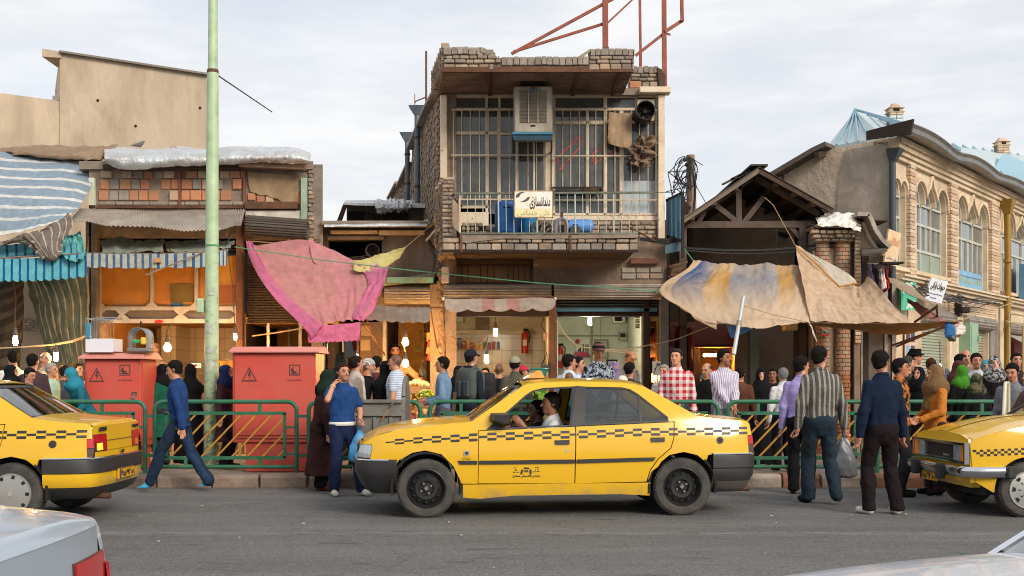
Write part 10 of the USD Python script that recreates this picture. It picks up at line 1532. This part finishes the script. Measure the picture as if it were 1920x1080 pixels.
 k=s["k"];R=s["rot"];L2=s["base"]+R@(s["wr"][-1]);carrier("carrier_bag","white and smoky grey carrier bag between the striped shirt and the navy jumper",L2+[0.,-0.,-.1],.3,.5,.2,TR("smoke_poly","#6d7074",.35));carrier("carrier_bag","crumpled white carrier bag above the smoky grey one",L2+[.01,.05,-.08],.2,.32,.12,TR("white_poly","#cfcfd2",.4))
 A("boy in a navy jumper, dark jeans and white trainers seen from behind",1652,658,12.4,168,top="#141e33",bottom="#1c1416",fine=True,yaw=58,style="thick",hem=.9,shoes="#c8c3bf",beard=0,lf=(.13,-.03,.09),rf=(-.15,.05,.09),rw=(-.27,-.04,.8),lw=(.27,0.,.8),skin="#b27a5c")
 A("boy in an orange and black mottled shirt beside the navy jumper",1689,673,14.3,-70,top="mot#a5642c#1c1613#14",beard=0,style="thick",skin="#a86f50",fine=True);A("man in a grey suit and white collar facing right",1703,668,16.8,-95,top="#3c3a38",hair="#3a3632",beard=.5);A("man in a black brimmed hat by the photo poster",1716,656,18.6,-80,top="#26282a",style="hat",scarf="#101012");A("woman in a black headscarf behind the orange coat",1722,688,16.2,40,top=BK,kind="woman",style="hijab",scarf="#0f0f11",hem=.5);A("woman in an orange coat and long brown shawl walking left",1752,684,14.5,82,top="#b5702c",kind="woman",style="hijab",scarf="#6d5538",hem=.62,cut=.03,bottom="#3a2228",fine=True,lw=(.16,-.28,1.02),rw=(-.12,-.26,1.),skin="#c08a70",pitch=6);A("woman in a white and grey flowered scarf beyond the orange coat",1771,690,17.4,180,top="mot#9a9aa0#c9c9cc#20",kind="woman",style="hijab",scarf="mot#b0b0b4#6d6d72#24",hem=.5);A("man with reddish brown hair behind the small bulb",1745,672,18.2,180,top="#5a5550",hair="#3d2218")
 A("woman in a bright green headscarf and black coat seen from behind",1803,685,16.4,168,top="#121214",kind="woman",style="hijab",scarf="#3f7a26",hem=.4,fine=True);A("woman in a maroon brown headscarf just behind the green one",1796,676,17.2,180,top="#2a1d20",kind="woman",style="hijab",scarf="#4c2c2c",hem=.5);A("woman in a camouflage patterned headscarf and black coat",1830,700,16.3,175,top="#131315",kind="woman",style="hijab",scarf="mot#2e3026#5a563c#13",hem=.4);A("man with dark skin and short hair above the maroon headscarf",1803,664,18.4,-60,top="#3a3028",skin="#6d4632");A("bald headed man far back by the second shutter",1811,656,19.4,10,top="#6d6a66",style="bald",hair="#6d5a50");A("smiling man in a white T shirt facing the street",1831,663,17.5,8,top="#b8bcc6",style="thick",sleeve=.3,beard=.35,fine=True);A("girl in a teal hooded scarf",1848,676,17.8,12,top="#2a4a50",kind="woman",style="hijab",scarf="#3f8288",hem=.5,skin="#b88468");A("young woman in a black and white patterned scarf and dark coat",1865,668,17.1,12,top="#1c1518",kind="woman",style="hijab",scarf="mot#a5a5a4#3a3a3c#22",hem=.5,fine=True,skin="#cf9f86",lw=(.05,-.24,1.05),rw=(-.03,-.24,1.05));A("man with combed black hair in a grey shirt beside the right taxi's open door",1898,682,15.,42,top="#6d7078",style="thick",pitch=16,fine=True,beard=.3);A("dark haired man at the right edge behind the grey shirted man",1906,662,17.9,5,top="#2c2a2c",hair="#14100e");A("man in a mauve jacket cut off by the right edge",1932,690,13.9,80,top="#5d474c",rw=(-.2,-.3,.95))
 c0=V(P(800,0,12.13)[0]-.063,12.13+.75,0);Rz=rotz(math.radians(4.5));kw=dict(sit=True,rz0=math.radians(4.5),bottom="#2a2a30")
 person("taxi driver in a white shirt with his arm on the open window",c0+Rz@V(1.36,-.37,-.1),90,1.7,top="#c6c8ca",skin="#8f6048",lw=(.3,-.36,1.07),rw=(-.05,-.42,1.),yaw=-4,fine=True,style="thick",sleeve=.6,**kw);person("dark haired passenger beside the taxi driver",c0+Rz@V(1.28,.36,-.16),90,1.66,top="#23262c",skin="#7a5240",**kw)
crowd()
house_extras();bazaar();pier();corner_building();tarps_right()
